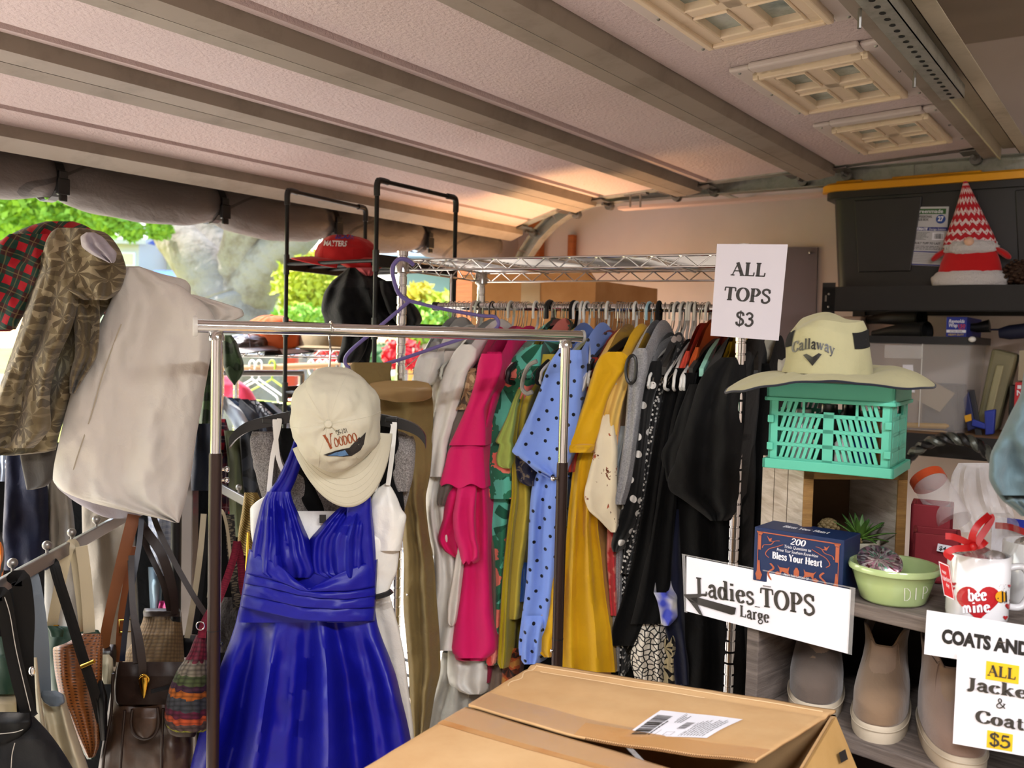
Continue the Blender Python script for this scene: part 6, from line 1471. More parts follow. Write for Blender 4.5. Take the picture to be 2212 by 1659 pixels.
strap(t, [(450,1335,2.02),(420,1290,2.02),(380,1220,2.03),(345,1150,2.04),(330,1110,2.06)], .012, leather_brn, 'long_strap')
# tan strap bag
t = thing('belt_bag', 'bag on a wide tan leather strap beside the perforated tote', 'bag', P(235, 1420, 2.0))
strap(t, [(290,1112,2.0),(272,1180,1.99),(250,1270,1.985),(232,1350,1.98),(224,1400,1.985)], [.027, .025, .022, .022], tan_l)
strap(t, [(286,1180,2.03),(274,1260,2.02),(262,1340,2.02),(256,1430,2.02)], .016, tan_l, 'buckle_strap')
drape([(1392,212,250),(1410,214,252),(1440,218,250)], 2.0, .03, ((1, .004, 0),), 308, nu=40, nv=20).build('body', leather_brn, t, smooth=80)
drape([(1414,216,236),(1424,217,244),(1450,218,245),(1478,222,242)], 1.96, .014, ((1, .003, 0),), 309, nu=40, nv=20).build('flap', cream_l, t, smooth=80)
mb = MB(); a = [P(x, y, 2.0) for x, y in ((258,1340),(284,1338),(286,1364),(258,1366))]; mb.tube(a, .002, 6, True); mb.build('buckle', gold, t)
t = thing('belt', 'narrow navy strap hanging before the dark handbag', 'strap', P(285, 1200, 1.96))
strap(t, [(306,1118,1.98),(300,1180,1.955),(286,1260,1.93),(272,1350,1.92),(264,1428,1.92)], .011, mat('navy_leather', '121828', .4))
# crochet bag
t = thing('crochet_bag', 'multicoloured striped crochet bag behind the bronze rack leg', 'bag', P(400, 1480, 1.86))
st_ = [(0, '5e1024'), (.10, '5e1024'), (.15, '716858'), (.27, '46502c'), (.37, '3c1c30'), (.43, 'a85a18'), (.50, '3a3c40'), (.62, '561630'), (.69, 'b04a24'), (.75, '4e3c38'), (.82, '90902c'), (.90, '5a1626')]
def p_cro(g):
    u = g.uv(); y = g.sep(g.uv(1, 1, src='Object'))[2]
    yy = g.m('MULTIPLY', g.m('SUBTRACT', g.m('ADD', .095, 0), y), 4.8)
    yy = g.m('ADD', yy, g.m('MULTIPLY', g.m('SUBTRACT', g.vor(g.uv(110, 90), 1, .3), .4), .05))
    c_ = g.ramp(yy, [(p, hx(h, .95)) for p, h in st_], True); d = g.vor(g.uv(150, 110), 1, .3)
    return g.mix(1, c_, g.ramp(d, [(.1, (1.1,)*3+(1,)), (.75, (.2,)*3+(1,))]), 'MULTIPLY'), g.m('SUBTRACT', 1.0, d)
cro = mat('striped_crochet', '808080', .95, pat=p_cro)
drape([(1372,424,444),(1385,418,446),(1410,408,448),(1450,382,452),(1500,362,456),(1550,355,456),(1572,362,452),(1582,380,440)], 1.86, .05, ((1.5, .004, 0),), 310, wr=.006).build('body', cro, t, smooth=80)
redcro = mat('red_crochet', '6a1830', .95, pat=lambda g: (g.mix(g.vor(g.uv(260, 260), 1, .3), hx('8a2038'), hx('3a0a16')), g.vor(g.uv(260, 260), 1, .3)))
strap(t, [(436,1378,1.83),(440,1350,1.84),(455,1320,1.9),(470,1300,1.95),(490,1250,1.98),(506,1200,2.0),(512,1170,2.02)], .016, redcro)
strap(t, [(512,1170,2.02),(520,1210,2.02),(524,1265,2.02),(530,1290,2.03)], .016, redcro)
mb = MB(); mb.tube([P(433+9*math.cos(a), 1352+9*math.sin(a), 1.82) for a in [2*math.pi*i/16 for i in range(16)]], .0012, 6, True); mb.build('ring', chrome, t)
# straps, cords and the gold woven pouch on the right arm
t = thing('woven_pouch', 'gold woven straw pouch hung from the right arm of the display stand', 'bag', P(540, 1120, 2.36))
gw = mat('gold_straw', '8a7234', .6, .2, pat=lambda g: (g.mix(g.wave(g.uv(80, 80, .7), 1, 3, 2), hx('a08440'), hx('4a3a14')), g.wave(g.uv(80, 80, .7), 1, 3, 2)))
drape([(1064,528,556),(1080,526,562),(1120,520,560),(1160,514,552),(1200,512,548)], 2.36, .025, ((1.5, .006, 0),), 311, nu=50, nv=40).build('body', gw, t, smooth=80)
mb = MB(); mb.tube(curve([P(x, y, 2.31) for x, y in ((536,1150),(534,1200),(530,1250),(526,1290),(528,1330))], 6), .0032, 8); mb.build('chain', gold, t)
t = thing('tie_bag', 'beige cord and black patterned straps bag left of the blue dress', 'bag', P(505, 1350, 2.2))
strap(t, [(450,1290,2.2),(462,1200,2.18),(474,1115,2.17),(482,1108,2.16),(492,1150,2.17),(500,1230,2.18),(506,1300,2.2)], .007, cream_l)
strap(t, [(496,1112,2.2),(500,1180,2.19),(508,1260,2.18),(514,1315,2.19)], .022, mat('black_gold_brocade', '1a1614', .6, pat=p_cells('141110', '6a6250', 160, .2)))
drape([(1290,484,524),(1310,476,532),(1350,472,534),(1410,474,530)], 2.22, .04, ((1.2, .006, 0),), 312, nu=50, nv=30).build('body', mat('dark_brown_fur', '1e140e', .95, bump=(90, 1, .01)), t, smooth=80)
t = thing('tie_bag', 'cream and black straps hanging left of the bronze rack leg', 'bag', P(420, 1350, 2.15))
strap(t, [(440,1110,2.15),(432,1200,2.13),(418,1300,2.12),(404,1378,2.12)], .013, cream_l)
strap(t, [(450,1112,2.16),(442,1200,2.14),(430,1300,2.13),(420,1370,2.13)], .012, nylon_blk)
drape([(1372,396,430),(1390,392,434),(1420,392,432)], 2.15, .03, ((1, .004, 0),), 313, nu=40, nv=20).build('body', nylon_blk, t, smooth=80)
# ---------------------------------------------------------------- black steel shelving by the side wall
S0 = V((1.09, 3.29, 0)); SD = V((.818, -.575, 0)); SB = V((.575, .818, 0))
def shf(s, b, z): return S0+SD*s+SB*b+Z*z
def on_sh(px, py, b=0.0): return PL(px, py, S0+SB*b, SB)
shelfm = mat('black_shelf_steel', '1d1b1a', .6, spec=.35, bump=(200, .08))
sv = thing('steel_shelving', 'tall black steel shelving unit along the side wall at right', 'shelving', shf(.6, .2, 0))
for s in (0, 1.16):
    for b in (0, .40):
        mb = MB(); mb.quadbox(shf(s, b, 0), SD*.045, SB*.003, Z*1.83); mb.quadbox(shf(s, b, 0), SD*.003, SB*.04, Z*1.83); mb.build('post', shelfm, sv, smooth=0)
slot = mat('slot_dark', '141412', .9)
mb = MB()
for i in range(24):
    z = .2+i*.068; mb.quadbox(shf(.010, -.0008, z), SD*.006, SB*.0006, Z*.022)
mb.build('slot', mat('slot_light', '6e665e', .8), sv, smooth=0)
woodb = mat('chipboard', '8a6a48', .8, bump=(90, .3))
for z, h in ((1.815, .085), (1.322, .075), (.75, .075), (.2, .075)):
    mb = MB(); mb.quadbox(shf(.0, .0, z-h), SD*1.2, SB*.004, Z*h); mb.quadbox(shf(0, .0, z-h), SD*1.2, SB*.03, Z*.004); mb.build('beam', shelfm, sv, smooth=0)
    mb = MB(); mb.quadbox(shf(.0, .41, z-h), SD*1.2, SB*.004, Z*h); mb.build('beam', shelfm, sv, smooth=0)
    MB().quadbox(shf(.003, .005, z-.012), SD*1.19, SB*.40, Z*.012).build('board', woodb, sv, smooth=0)
mb = MB()
for z in (1.745, 1.79, 1.27): mb.ball(shf(.024, -.003, z), .0045, 8, 6)
mb.build('rivet', steel, sv)
# tote
totem = mat('black_tote_plastic', '1f1d1c', .45, spec=.45, bump=(120, .1)); lidm = mat('yellow_lid_plastic', 'e09c10', .4, spec=.45)
tt = thing('storage_tote', 'large black storage tote with yellow lid on the top shelf', 'storage tote', shf(.36, .27, 1.815))
def rrect(s0, s1, b0, b1, r_, z, n=6):
    pts = []
    for cx, cy, a0 in ((s1-r_, b1-r_, 0), (s0+r_, b1-r_, 90), (s0+r_, b0+r_, 180), (s1-r_, b0+r_, 270)):
        for i in range(n+1): a = R(a0+90*i/n); pts.append(shf(cx+r_*math.cos(a), cy+r_*math.sin(a), z))
    return pts
def stack(mb, rings, cap0=True, cap1=True):
    ids = []
    for r_ in rings: ids.append((mb.add(r_), len(r_)))
    for (a, n), (b, _) in zip(ids[:-1], ids[1:]):
        for i in range(n): j = (i+1) % n; mb.face([a+i, a+j, b+j, b+i])
    if cap0: mb.face([ids[0][0]+i for i in range(ids[0][1])][::-1])
    if cap1: mb.face([ids[-1][0]+i for i in range(ids[-1][1])])
    return mb
z0, z1 = 1.818, 2.165
def tb(z): k = (z-z0)/(z1-z0); return (.015-.022*k, .775+.022*k, .105-.02*k, .395)
mb = MB(); stack(mb, [rrect(*tb(z), .04, z) for z in (z0, z0+.02, z1-.03)] + [rrect(-.03, .82, .07, .395, .05, z1-.03), rrect(-.03, .82, .07, .395, .05, z1-.004)]); mb.build('body', totem, tt, smooth=30)
def tf(s, z): q = tb(z); return shf(s, q[2]-.002, z)
for s0_, s1_, zz0, zz1, ins in ((.075, .30, 1.872, 2.125, .02), (.58, .76, 1.872, 2.125, .02)):
    mb = MB(); n = -SB
    mb.slab([tf(s0_+ins, zz0), tf(s1_-ins*1.5, zz0), tf(s1_, zz1), tf(s0_, zz1)], n*.006); mb.build('raised_panel', totem, tt, smooth=0, bevel=.003)
mb = MB(); mb.quadbox(tf(.47, 1.83), SD*.004, SB*-.004, tf(.47, 2.12)-tf(.47, 1.83)); mb.build('rib', totem, tt, smooth=0)
lid = MB(); stack(lid, [rrect(-.045, .835, .055, .40, .06, z1-.006), rrect(-.045, .835, .055, .40, .06, z1+.016), rrect(-.035, .825, .065, .395, .055, z1+.024), rrect(.0, .79, .10, .385, .04, z1+.025), rrect(.01, .78, .11, .38, .04, z1+.014)]); lid.build('lid', lidm, tt, smooth=30)
mb = MB(); mb.quadbox(shf(.01, .075, z1+.024), SD*.09, SB*.03, Z*.008); mb.quadbox(shf(.20, .075, z1+.024), SD*.28, SB*.03, Z*.008); mb.build('lid_rib', lidm, tt, smooth=0, bevel=.003)
ln = (tf(.5, 1.9)-tf(0, 1.9)).cross(tf(0, 2.1)-tf(0, 1.9)).normalized()
lb = Face(*[PL(x, y, tf(.35, 2.0)-SB*.003, ln) for x, y in ((1973, 447), (2050, 446), (2040, 576), (1962, 572))])
lab = lb.paper('label', mat('silver_label', 'b9b9bd', .4), tt)
mb = MB(); lb.rect(mb, .04, .035, .93, .125); mb.build('green_band', mat('label_green', '2c5a28', .6), lab, smooth=0)
mb = MB(); lbm = mat('label_blue', '2a2f7c', .6)
for q in ((.345, .405), (.755, .772), (.975, .995)): mb = MB(); lb.rect(mb, .0, q[0], 1, q[1]); mb.build('blue_band', lbm, lab, smooth=0)
mb = MB(); c_ = [( .80+.135*math.cos(a), .21+.075*math.sin(a)) for a in [2*math.pi*i/20 for i in range(20)]]; lb.shape(mb, c_, 1.4); mb.build('blue_disc', mat('label_disc', '24448c', .6), lab, smooth=0)
mb = MB(); lb.sans(mb, 'Greenmade', .07, .105, .06, fit=.78, k=2, bold=.01); lb.sans(mb, '27', .80, .24, .075, align='c', fit=.16, k=2.4, bold=.04); lb.sans(mb, 'ULTIMATE', .03, .395, .038, fit=.42, k=2, bold=.05, shear=.2); lb.sans(mb, 'Storage Solution', .5, .395, .036, fit=.46, k=2, shear=.2); lb.rect(mb, .60, .435, .93, .56, 1.2); mb.build('white_print', paper, lab, smooth=0)
mb = MB(); lb.sans(mb, 'PROFESSIONAL', .06, .185, .038, fit=.5, bold=.03); lb.sans(mb, 'GRADE BOX', .06, .235, .038, fit=.40, bold=.03); bars(lb, mb, .66, .45, .90, .54, 18, k=2); lines(lb, mb, .06, .43, .54, .57, 7); lb.sans(mb, 'BUILT TUFF TO LAST', .12, .635, .034, fit=.72, bold=.03, shear=.15); lines(lb, mb, .05, .665, .95, .74, 3, 5)
for i in range(6): lb.rect(mb, .03, .80+i*.027, .97, .803+i*.027)
mb.build('black_print', ink_soft, lab, smooth=0)
# gnome
gc = on_sh(2094, 600, .055); gc = V((gc.x, gc.y, 1.817))
gt = thing('plush_gnome', 'plush gnome with tall patterned red hat in front of the black tote', 'plush gnome', gc)
gd, gb_ = SD, SB
redf = cloth('red_plush', 'b5161a', .9, .25, sheen=.3); fur = mat('white_fur', 'e6e2e2', .95, bump=(220, 1, .012), sheen=.3)
def cone(prof, name, m, sy=.45, tw=0, noise_=0, seg=40, cx=0, lean=0):
    mb = MB(); n = len(prof)-1
    def fn(u, v):
        k = v*n; i = min(int(k), n-1); f_ = k-i; r_, h = lerp(prof[i][0], prof[i+1][0], f_), lerp(prof[i][1], prof[i+1][1], f_)
        a = 2*math.pi*u; r_ += noise_*nz(math.cos(a)*6, math.sin(a)*6, h*60)
        return gc + gd*(math.cos(a)*r_+cx+lean*h*h) + gb_*(math.sin(a)*r_*sy) + Z*h
    H = prof[-1][1]-prof[0][1]
    mb.grid(fn, seg, n*5, True, (.5, H), True, True); return mb.build(name, m, gt, smooth=70)
cone([(.112,0),(.118,.012),(.114,.03),(.098,.046),(.085,.05)], 'fur_hem', fur, noise_=.008)
cone([(.098,.04),(.09,.075),(.078,.11),(.066,.135)], 'body', redf)
knit = mat('nordic_knit', 'a81c24', .95, pat=lambda g: (lambda y, x: g.mix(g.m('MULTIPLY', g.m('GREATER_THAN', g.m('SINE', g.m('ADD', g.m('MULTIPLY', y, 260.0), g.m('MULTIPLY', g.m('ABSOLUTE', g.m('SUBTRACT', g.m('FRACT', g.m('MULTIPLY', x, 34.0)), .5)), 5.0))), .25), g.m('GREATER_THAN', g.noise(g.uv(160, 160), 1, 1), .40)), hx('b0202a'), hx('d8c4c4')))(g.sep(g.uv())[1], g.sep(g.uv())[0]))
cone([(.082,.125),(.078,.15),(.062,.19),(.044,.235),(.026,.285),(.012,.325),(.006,.343),(0,.345)], 'hat', knit, sy=.5, lean=-.22)
cone([(.05,.098),(.080,.112),(.084,.128),(.072,.142),(.05,.148)], 'beard', fur, sy=.62, noise_=.012)
MB().ball(gc+Z*.140-SB*.05+SD*.002, .015, 16, 10).build('nose', cloth('skin_felt', 'd8ae94', .9, .1), gt)
for s in (-1, 1):
    mb = MB(); mb.tube(curve([gc+gd*(s*.066)+Z*.122, gc+gd*(s*.095)+Z*.105, gc+gd*(s*.118)+Z*.085], 5), [.010, .013, .015, .016, .017, .017, .018, .017, .015, .012, .006][:11], 10, flat=.6); mb.build('arm', redf, gt)
# pine cone
pc = on_sh(2198, 600, .06); pc = V((pc.x, pc.y, 1.817)); t = thing('pine_cone', 'brown pine cone right of the plush gnome', 'pine cone', pc)
mb = MB()
for k in range(70):
    h = k/70; a = k*2.4; r_ = .042*math.sin(math.pi*(.12+.85*h))**.7; d = V((math.cos(a), math.sin(a), 0)); c = pc+d*r_+Z*(.006+.075*h)
    mb.ball(c, .009*(1-.4*h), 7, 5, (1, 1, .7))
mb.ball(pc+Z*.04, .03, 12, 8, (1, 1, 1.2)); mb.build('scales', mat('pine_brown', '3a2415', .8, var=.2), t)
# second shelf
ZH = 1.3225
cb_ = thing('clear_bin', 'clear plastic bin with black lid on the second shelf', 'storage bin', on_sh(1985, 900, .12)*1)
p0, p1 = on_sh(1845, 930, .07), on_sh(2080, 930, .07); sA, sB_ = (p0-S0).dot(SD), (p1-S0).dot(SD)
frost = mat('frosted_clear_plastic', 'dcdadc', .25, alpha=.28, spec=.6)
mb = MB(); stack(mb, [rrect(sA+.012, sB_-.004, .075, .38, .02, ZH+.002), rrect(sA, sB_+.016, .06, .39, .02, ZH+.305)], True, False); mb.build('body', frost, cb_, smooth=30)
mb = MB(); stack(mb, [rrect(sA-.01, sB_+.028, .05, .40, .02, ZH+.30), rrect(sA-.01, sB_+.028, .05, .40, .02, ZH+.325)]); mb.build('lid', mat('black_bin_lid', '1c1c1e', .5), cb_, smooth=30)
mb = MB(); q = on_sh(1911, 745, .055); mb.quadbox(q, SD*.125, SB*.004, Z*-.045); mb.build('latch', clear, cb_, smooth=0, bevel=.003)
mb = MB(); mb.quadbox(on_sh(1992, 738, .058), SD*.0025, SB*.003, Z*-.29); mb.build('ridge', white_pl, cb_, smooth=0)
MB().ball(on_sh(2100, 733, .04), .012, 10, 6, (1, 1, .8)).build('latch_clip', white_pl, cb_)
ylp = mat('yellow_rods', 'c89c30', .5)
for i, (y, nm) in enumerate(((917, 'upper'), (932, 'lower'))):
    t = tag(MB().tube([on_sh(1905, y, .12), on_sh(2042-i*6, y+4, .12), on_sh(2050-i*4, y+3, .12)], [.010, .010, .004], 10).build('pencil', ylp, None), nm+' thick yellow pencil lying inside the clear bin', 'pencil')
def simple(nm, lab, cat, m, mb, **kw): return tag(mb.build(nm, m, None, **kw), lab, cat)
mb = MB(); mb.slab([on_sh(1962, 855, .12), on_sh(2030, 890, .12), on_sh(2062, 850, .13), on_sh(2000, 815, .13)], SB*.01); simple('card', 'tilted beige card inside the clear bin', 'card', mat('beige_card', 'a89a84', .8), mb, smooth=0)
mb = MB(); stack(mb, [rrect(sA+.2, sB_-.03, .16, .36, .02, ZH+.005), rrect(sA+.2, sB_-.04, .16, .36, .02, ZH+.16)]); simple('bundle', 'grey bundle filling the back of the clear bin', 'bundle', cloth('grey_bundle', '78746e', .9, .4), mb, smooth=30)
nf = Face(on_sh(1950, 788, .052), on_sh(1972, 788, .052), on_sh(1976, 848, .050), on_sh(1948, 846, .050)); nt_ = nf.paper('note', paper); tag(nt_, 'small handwritten paper note taped on the clear bin', 'note')
mb = MB(); nf.sans(mb, 'rm /', .1, .78, .14, fit=.7, shear=.2); nf.sans(mb, 'eeh', .1, .93, .13, fit=.6, shear=.2); o = mb.build('handwriting', mat('blue_ink', '2c3460', .7), nt_, smooth=0)
fb = [on_sh(2043, 728, .07), on_sh(2087, 728, .07)]
fo = thing('foil_box', 'small blue foil wrap box on the lid of the clear bin', 'box', fb[0].lerp(fb[1], .5))
hh = .066; zb = ZH+.326; a_, b_ = flat(fb[0], zb), flat(fb[1], zb)
MB().quadbox(a_, b_-a_, SB*.30, Z*hh).build('carton', mat('foil_box_blue', '1f2e8c', .5), fo, smooth=0)
ff = Face(a_+Z*hh-SB*.0005, b_+Z*hh-SB*.0005, b_-SB*.0005, a_-SB*.0005)
mb = MB(); ff.sans(mb, 'Reynolds', .12, .30, .17, fit=.76, bold=.02, shear=.2); ff.sans(mb, 'Wrap', .10, .52, .19, fit=.45, bold=.02, shear=.2); ff.rect(mb, .02, .66, .98, .80); mb.build('white_print', paper, fo, smooth=0)
mb = MB(); ff.sans(mb, '150', .60, .54, .17, fit=.34, bold=.02); ff.sans(mb, 'SQ FT', .62, .64, .07, fit=.3, bold=.02); mb.build('red_print', mat('red_print', 'c83838', .6), fo, smooth=0)
mb = MB(); ff.sans(mb, 'EXTRA WIDE', .2, .77, .08, fit=.6, k=2); mb.build('black_print', ink, fo, smooth=0)
mb = MB(); ff.sans(mb, 'HEAVY DUTY', .12, .95, .1, fit=.76, bold=.03, shear=.15); mb.build('gold_print', mat('gold_print', 'c8b060', .6), fo, smooth=0)
mb = MB(); q = on_sh(1815, 712, .2); mb.quadbox(V((q.x, q.y, ZH+.326)), SD*.075, SB*.08, Z*.07); simple('white_box', 'small white box left of the black gloves on the bin lid', 'box', mat('white_card', 'c9b8ae', .7), mb, smooth=0, bevel=.006)
glv = mat('black_glove_rubber', '121213', .6, bump=(80, .2))
for k, (x, y, b, lab) in enumerate(((1950, 688, .20, 'upper black rubber boot lying with its opening outward'), (1962, 716, .13, 'lower black rubber boot lying with its opening outward'))):
    o_ = on_sh(x+40, y, b); e_ = on_sh(x-75, y+4+k*2, b+.05)
    t = thing('rubber_boot', lab, 'boot', o_)
    mb = MB(); path = curve([e_, e_.lerp(o_, .45)+Z*.006, o_], 8); mb.tube(path, [lerp(.018, .042, sm(i/(len(path)-1))) for i in range(len(path))], 18, flat=.8, caps=False); mb.build('shaft', glv, t)
    mb = MB(); d = (o_-e_).normalized(); mb.tube([o_-d*.004, o_+d*.003], .044, 18, flat=.8, caps=False); mb.tube([o_-d*.02, o_-d*.018], .038, 18, flat=.8); mb.build('rim', mat('boot_lining', '050505', .9), t)
    mb = MB(); q = o_-d*.012-Z*.022; mb.cbox(q, .03, .004, .012, SD, SB, Z); mb.build('size_tag', mat('yellow_tag', 'a8a840', .7), t, smooth=0)
mb = MB(); mb.tube([on_sh(2085, 706, .15), on_sh(2110, 708, .15), on_sh(2138, 704, .15)], [.010, .016, .022], 12); simple('screwdriver', 'black tool handle right of the blue foil box', 'tool', black_pl, mb)
mb = MB(); mb.tube([on_sh(2136, 712, .16), on_sh(2165, 712, .16)], .003, 8); mb.tube([on_sh(2158, 720, .16), on_sh(2180, 718, .16), on_sh(2240, 712, .16)], [.016, .024, .026], 12); simple('torque_tool', 'navy padded tool handle at the right edge', 'tool', mat('navy_rubber', '10142c', .6), mb)
# olive case, clamp, red box
oc = thing('drill_case', 'olive hard plastic case leaning on the second shelf', 'case', on_sh(2130, 935, .2))
olv = mat('olive_case_plastic', '7c7658', .5, bump=(100, .1))
c4 = [on_sh(2108, 915, .16), on_sh(2150, 935, .16), on_sh(2196, 765, .16), on_sh(2142, 752, .16)]
MB().slab(c4, SB*.12).build('shell', olv, oc, smooth=0, bevel=.012)
mid_ = [c4[0].lerp(c4[1], .5), c4[3].lerp(c4[2], .5)]
mb = MB(); mb.slab([mid_[0].lerp(mid_[1], .2)-SD*.012, mid_[0].lerp(mid_[1], .2)+SD*.012, mid_[0].lerp(mid_[1], .82)+SD*.012, mid_[0].lerp(mid_[1], .82)-SD*.012], SB*-.012); mb.build('handle', mat('pale_olive_plastic', '98926e', .45), oc, smooth=0, bevel=.005)
cl = thing('clamp', 'blue and black bar clamp leaning before the olive case', 'clamp', on_sh(2110, 940, .1))
blu = mat('clamp_blue', '283a9c', .45); drk = mat('clamp_dark', '2a2a30', .5)
mb = MB(); mb.slab([on_sh(2080, 862, .1), on_sh(2092, 845, .1), on_sh(2108, 925, .1), on_sh(2090, 932, .1)], SB*.03); mb.build('handle', mat('clamp_navy', '1a2458', .5), cl, smooth=0, bevel=.004)
mb = MB(); mb.slab([on_sh(2126, 888, .09), on_sh(2150, 884, .09), on_sh(2146, 938, .09), on_sh(2128, 940, .09)], SB*.03); mb.slab([on_sh(2100, 905, .09), on_sh(2128, 915, .09), on_sh(2128, 928, .09), on_sh(2098, 920, .09)], SB*.02); mb.build('jaw', blu, cl, smooth=0, bevel=.004)
mb = MB(); mb.slab([on_sh(2088, 842, .11), on_sh(2104, 842, .11), on_sh(2122, 944, .11), on_sh(2108, 946, .11)], SB*.012); mb.build('bar', drk, cl, smooth=0, bevel=.002)
mb = MB(); mb.slab([on_sh(2083, 898, .096), on_sh(2098, 894, .096), on_sh(2099, 908, .096), on_sh(2086, 912, .096)], SB*-.003); mb.build('badge', mat('clamp_yellow', 'd8a020', .5), cl, smooth=0)
rb = thing('tool_box', 'red tool carton at the right edge of the second shelf', 'box', on_sh(2205, 890, .12))
mb = MB(); q = on_sh(2190, 890, .12); q = V((q.x, q.y, ZH)); mb.quadbox(q, SD*.12, SB*.15, Z*.18); mb.build('carton', mat('red_carton', 'b8242c', .5), rb, smooth=0)
f_ = Face(on_sh(2192, 829, .119), on_sh(2250, 829, .119), on_sh(2250, 860, .119), on_sh(2192, 860, .119)); mb = MB(); f_.sans(mb, 'NETIS', .08, .8, .35, fit=.8, bold=.03); f_.rect(mb, .1, .1, .25, .35); mb.build('white_print', paper, rb, smooth=0)
mb = MB(); q = on_sh(2176, 935, .15); q = V((q.x, q.y, ZH)); mb.quadbox(q, SD*.028, SB*.12, Z*.17); simple('tool', 'black tool standing between the olive case and red carton', 'tool', black_pl, mb, smooth=0, bevel=.005)
mb = MB(); q = on_sh(2200, 800, .2); mb.quadbox(V((q.x, q.y, ZH+.185)), SD*.1, SB*.1, Z*.10); simple('cream_box', 'cream box stacked above the red carton', 'box', mat('cream_card', 'b4a88c', .7), mb, smooth=0)
# twisted garland below the shelf
mb = MB(); gp = curve([on_sh(x, y, -.12) for x, y in ((1938, 1030), (1955, 1000), (1990, 965), (2040, 948), (2090, 952), (2130, 975), (2165, 1020))], 8)
for k, m_ in ((0, 'a'), (1, 'b')):
    pts = []
    for i, p in enumerate(gp): a = i*.9+k*math.pi; pts.append(p+Z*(math.sin(a)*.010)+SB*(math.cos(a)*.010))
    if k == 0: gt_ = thing('twisted_rope', 'black and silver twisted rope arching below the second shelf', 'rope', gp[0]-Z*.02)
    MB().tube(pts, .0125, 8).build('strand', black_pl if k == 0 else mat('silver_green_foil', '5c605a', .35, .5), gt_)
# floor level clutter behind: dark box under the shelf to rest things
# ---------------------------------------------------------------- wooden display shelf with shoes
F0 = V((.40, 1.517, 0)); FS = V((.7071, -.7071, 0)); FB = V((.7071, .7071, 0))
def fs(s, b, z): return F0+FS*s+FB*b+Z*z
def on_f(px, py, b=0.0): return PL(px, py, F0+FB*b, FB)
greyw = mat('weathered_wood', '6b615a', .85, pat=p_wood('7a6f68', '4a423d', 2.2, 0, 10), bump=(60, .3))
ZT, ZL = 1.217, 1.005
wd = thing('wooden_shelf', 'weathered grey wooden shelf holding boots and gift items', 'shelf', fs(.3, .16, 0))
for s in (0, .66): MB().quadbox(fs(s, .0, 0), FS*.022, FB*.34, Z*(ZT-.022)).build('side_board', greyw, wd, smooth=0, bevel=.002)
MB().quadbox(fs(-.002, -.004, ZT-.022), FS*.69, FB*.35, Z*.022).build('top_board', greyw, wd, smooth=0, bevel=.002)
for z in (ZL, .72, .40, .06): MB().quadbox(fs(.022, 0, z-.022), FS*.638, FB*.335, Z*.022).build('board', greyw, wd, smooth=0, bevel=.002)
MB().quadbox(fs(.022, .332, .06), FS*.638, FB*.006, Z*1.13).build('back_panel', mat('dark_wood', '2c2624', .8), wd, smooth=0)
# boots
suede = {k: cloth('suede_'+k, c, .85, .25, sheen=.35, var=.12) for k, c in (('dark', '5c5048'), ('tan', '7d6650'), ('rose', '8a7468'))}
solem = mat('cream_rubber_sole', 'b8ac98', .6)
def boot(lab, toe, ang, m, L=.235, w_=.044, H=.150):
    d = V((math.sin(R(ang)), math.cos(R(ang)), 0)); sd = V((d.y, -d.x, 0)); c0_ = V(toe)   # d: toe -> heel
    t = thing('ankle_boot', lab, 'boot', c0_+d*L/2)
    def out(u, x0, hw, lf, e=.75):
        a = 2*math.pi*u; cx = math.cos(a); sx = math.sin(a); k = (L-x0)
        xx = x0+k/2-k/2*spow(cx, .85); wd_ = hw*(1-.18*(xx/L))
        return c0_+d*xx+sd*(spow(sx, .8)*wd_)+Z*lf
    prof = [(0, w_*1.03, .0), (0, w_*1.05, .004), (0, w_*1.05, .022), (.003, w_*1.0, .027)]
    mb = MB(); mb.grid(lambda u, v: out(u, *prof[min(3, int(v*3+.01))]), 48, 3, True, (.5, .03), True, True); mb.build('sole', solem, t, smooth=40)
    mb = MB(); mb.tube([out(i/48, -.001, w_*1.07, .019) for i in range(48)], .0012, 5, True); mb.build('welt', solem, t)
    pr = [(0, .004, w_*.98), (.18, .007, w_*.98), (.30, .022, w_*.94), (.42, .05, w_*.88), (.55, .082, w_*.82), (.70, .102, w_*.80), (.85, .106, w_*.84), (1, .104, w_*.88)]
    def up_(u, v):
        x0, hw = hermite(pr, v); z = .026+(H-.026)*v
        if v > .75:
            a = 2*math.pi*u; z += (v-.75)*4*(.010*math.cos(a*2) - .052*max(0, math.cos(a))**6)
        return out(u, x0, hw, z)+d*(.002*nz(u*5, v*4, ang))
    mb = MB(); mb.grid(up_, 64, 36, True, (.5, .2)); uo = mb.build('upper', m, t, smooth=80, solid=.003)
    mb = MB(); mb.grid(lambda u, v: up_((u-.5)*.17, .46+.40*v)-d*.0035, 10, 16, False, (.03, .06)); mb.build('gusset', cloth(m.name+'_elastic', '8c7562', .8, .1), uo, smooth=80)
    for q in (-.085, .085): sm2 = MB(); sm2.tube([up_(q*(1+.9*(1-j/14)), .26+.60*j/14)-d*.003 for j in range(15)], .0009, 5); sm2.build('seam', m, uo)
    mb = MB(); mb.grid(lambda u, v: c0_+d*(.105+ (L-.105)/2)+ (up_(u, .97)-(c0_+d*(.105+(L-.105)/2)))*(1-.98*v)+Z*(-.012-.03*v), 32, 4, True, (.3, .1)); mb.build('lining', mat('boot_inside', '3a2e26', .9), t)
    return t
boot('dark taupe ankle boot at the left end of the wooden shelf', on_f(1757, 1560, .02)*1 + (Z*(ZL-on_f(1757, 1560, .02).z)), 20, suede['dark'], w_=.046)
p = on_f(1891, 1590, .012); boot('tan suede ankle boot with front elastic, middle of the three', flat(p, ZL), 26, suede['tan'])
p = on_f(2085, 1655, .0); boot('rose taupe ankle boot with side zip behind the jackets sign', flat(p, ZL), 15, suede['rose'])
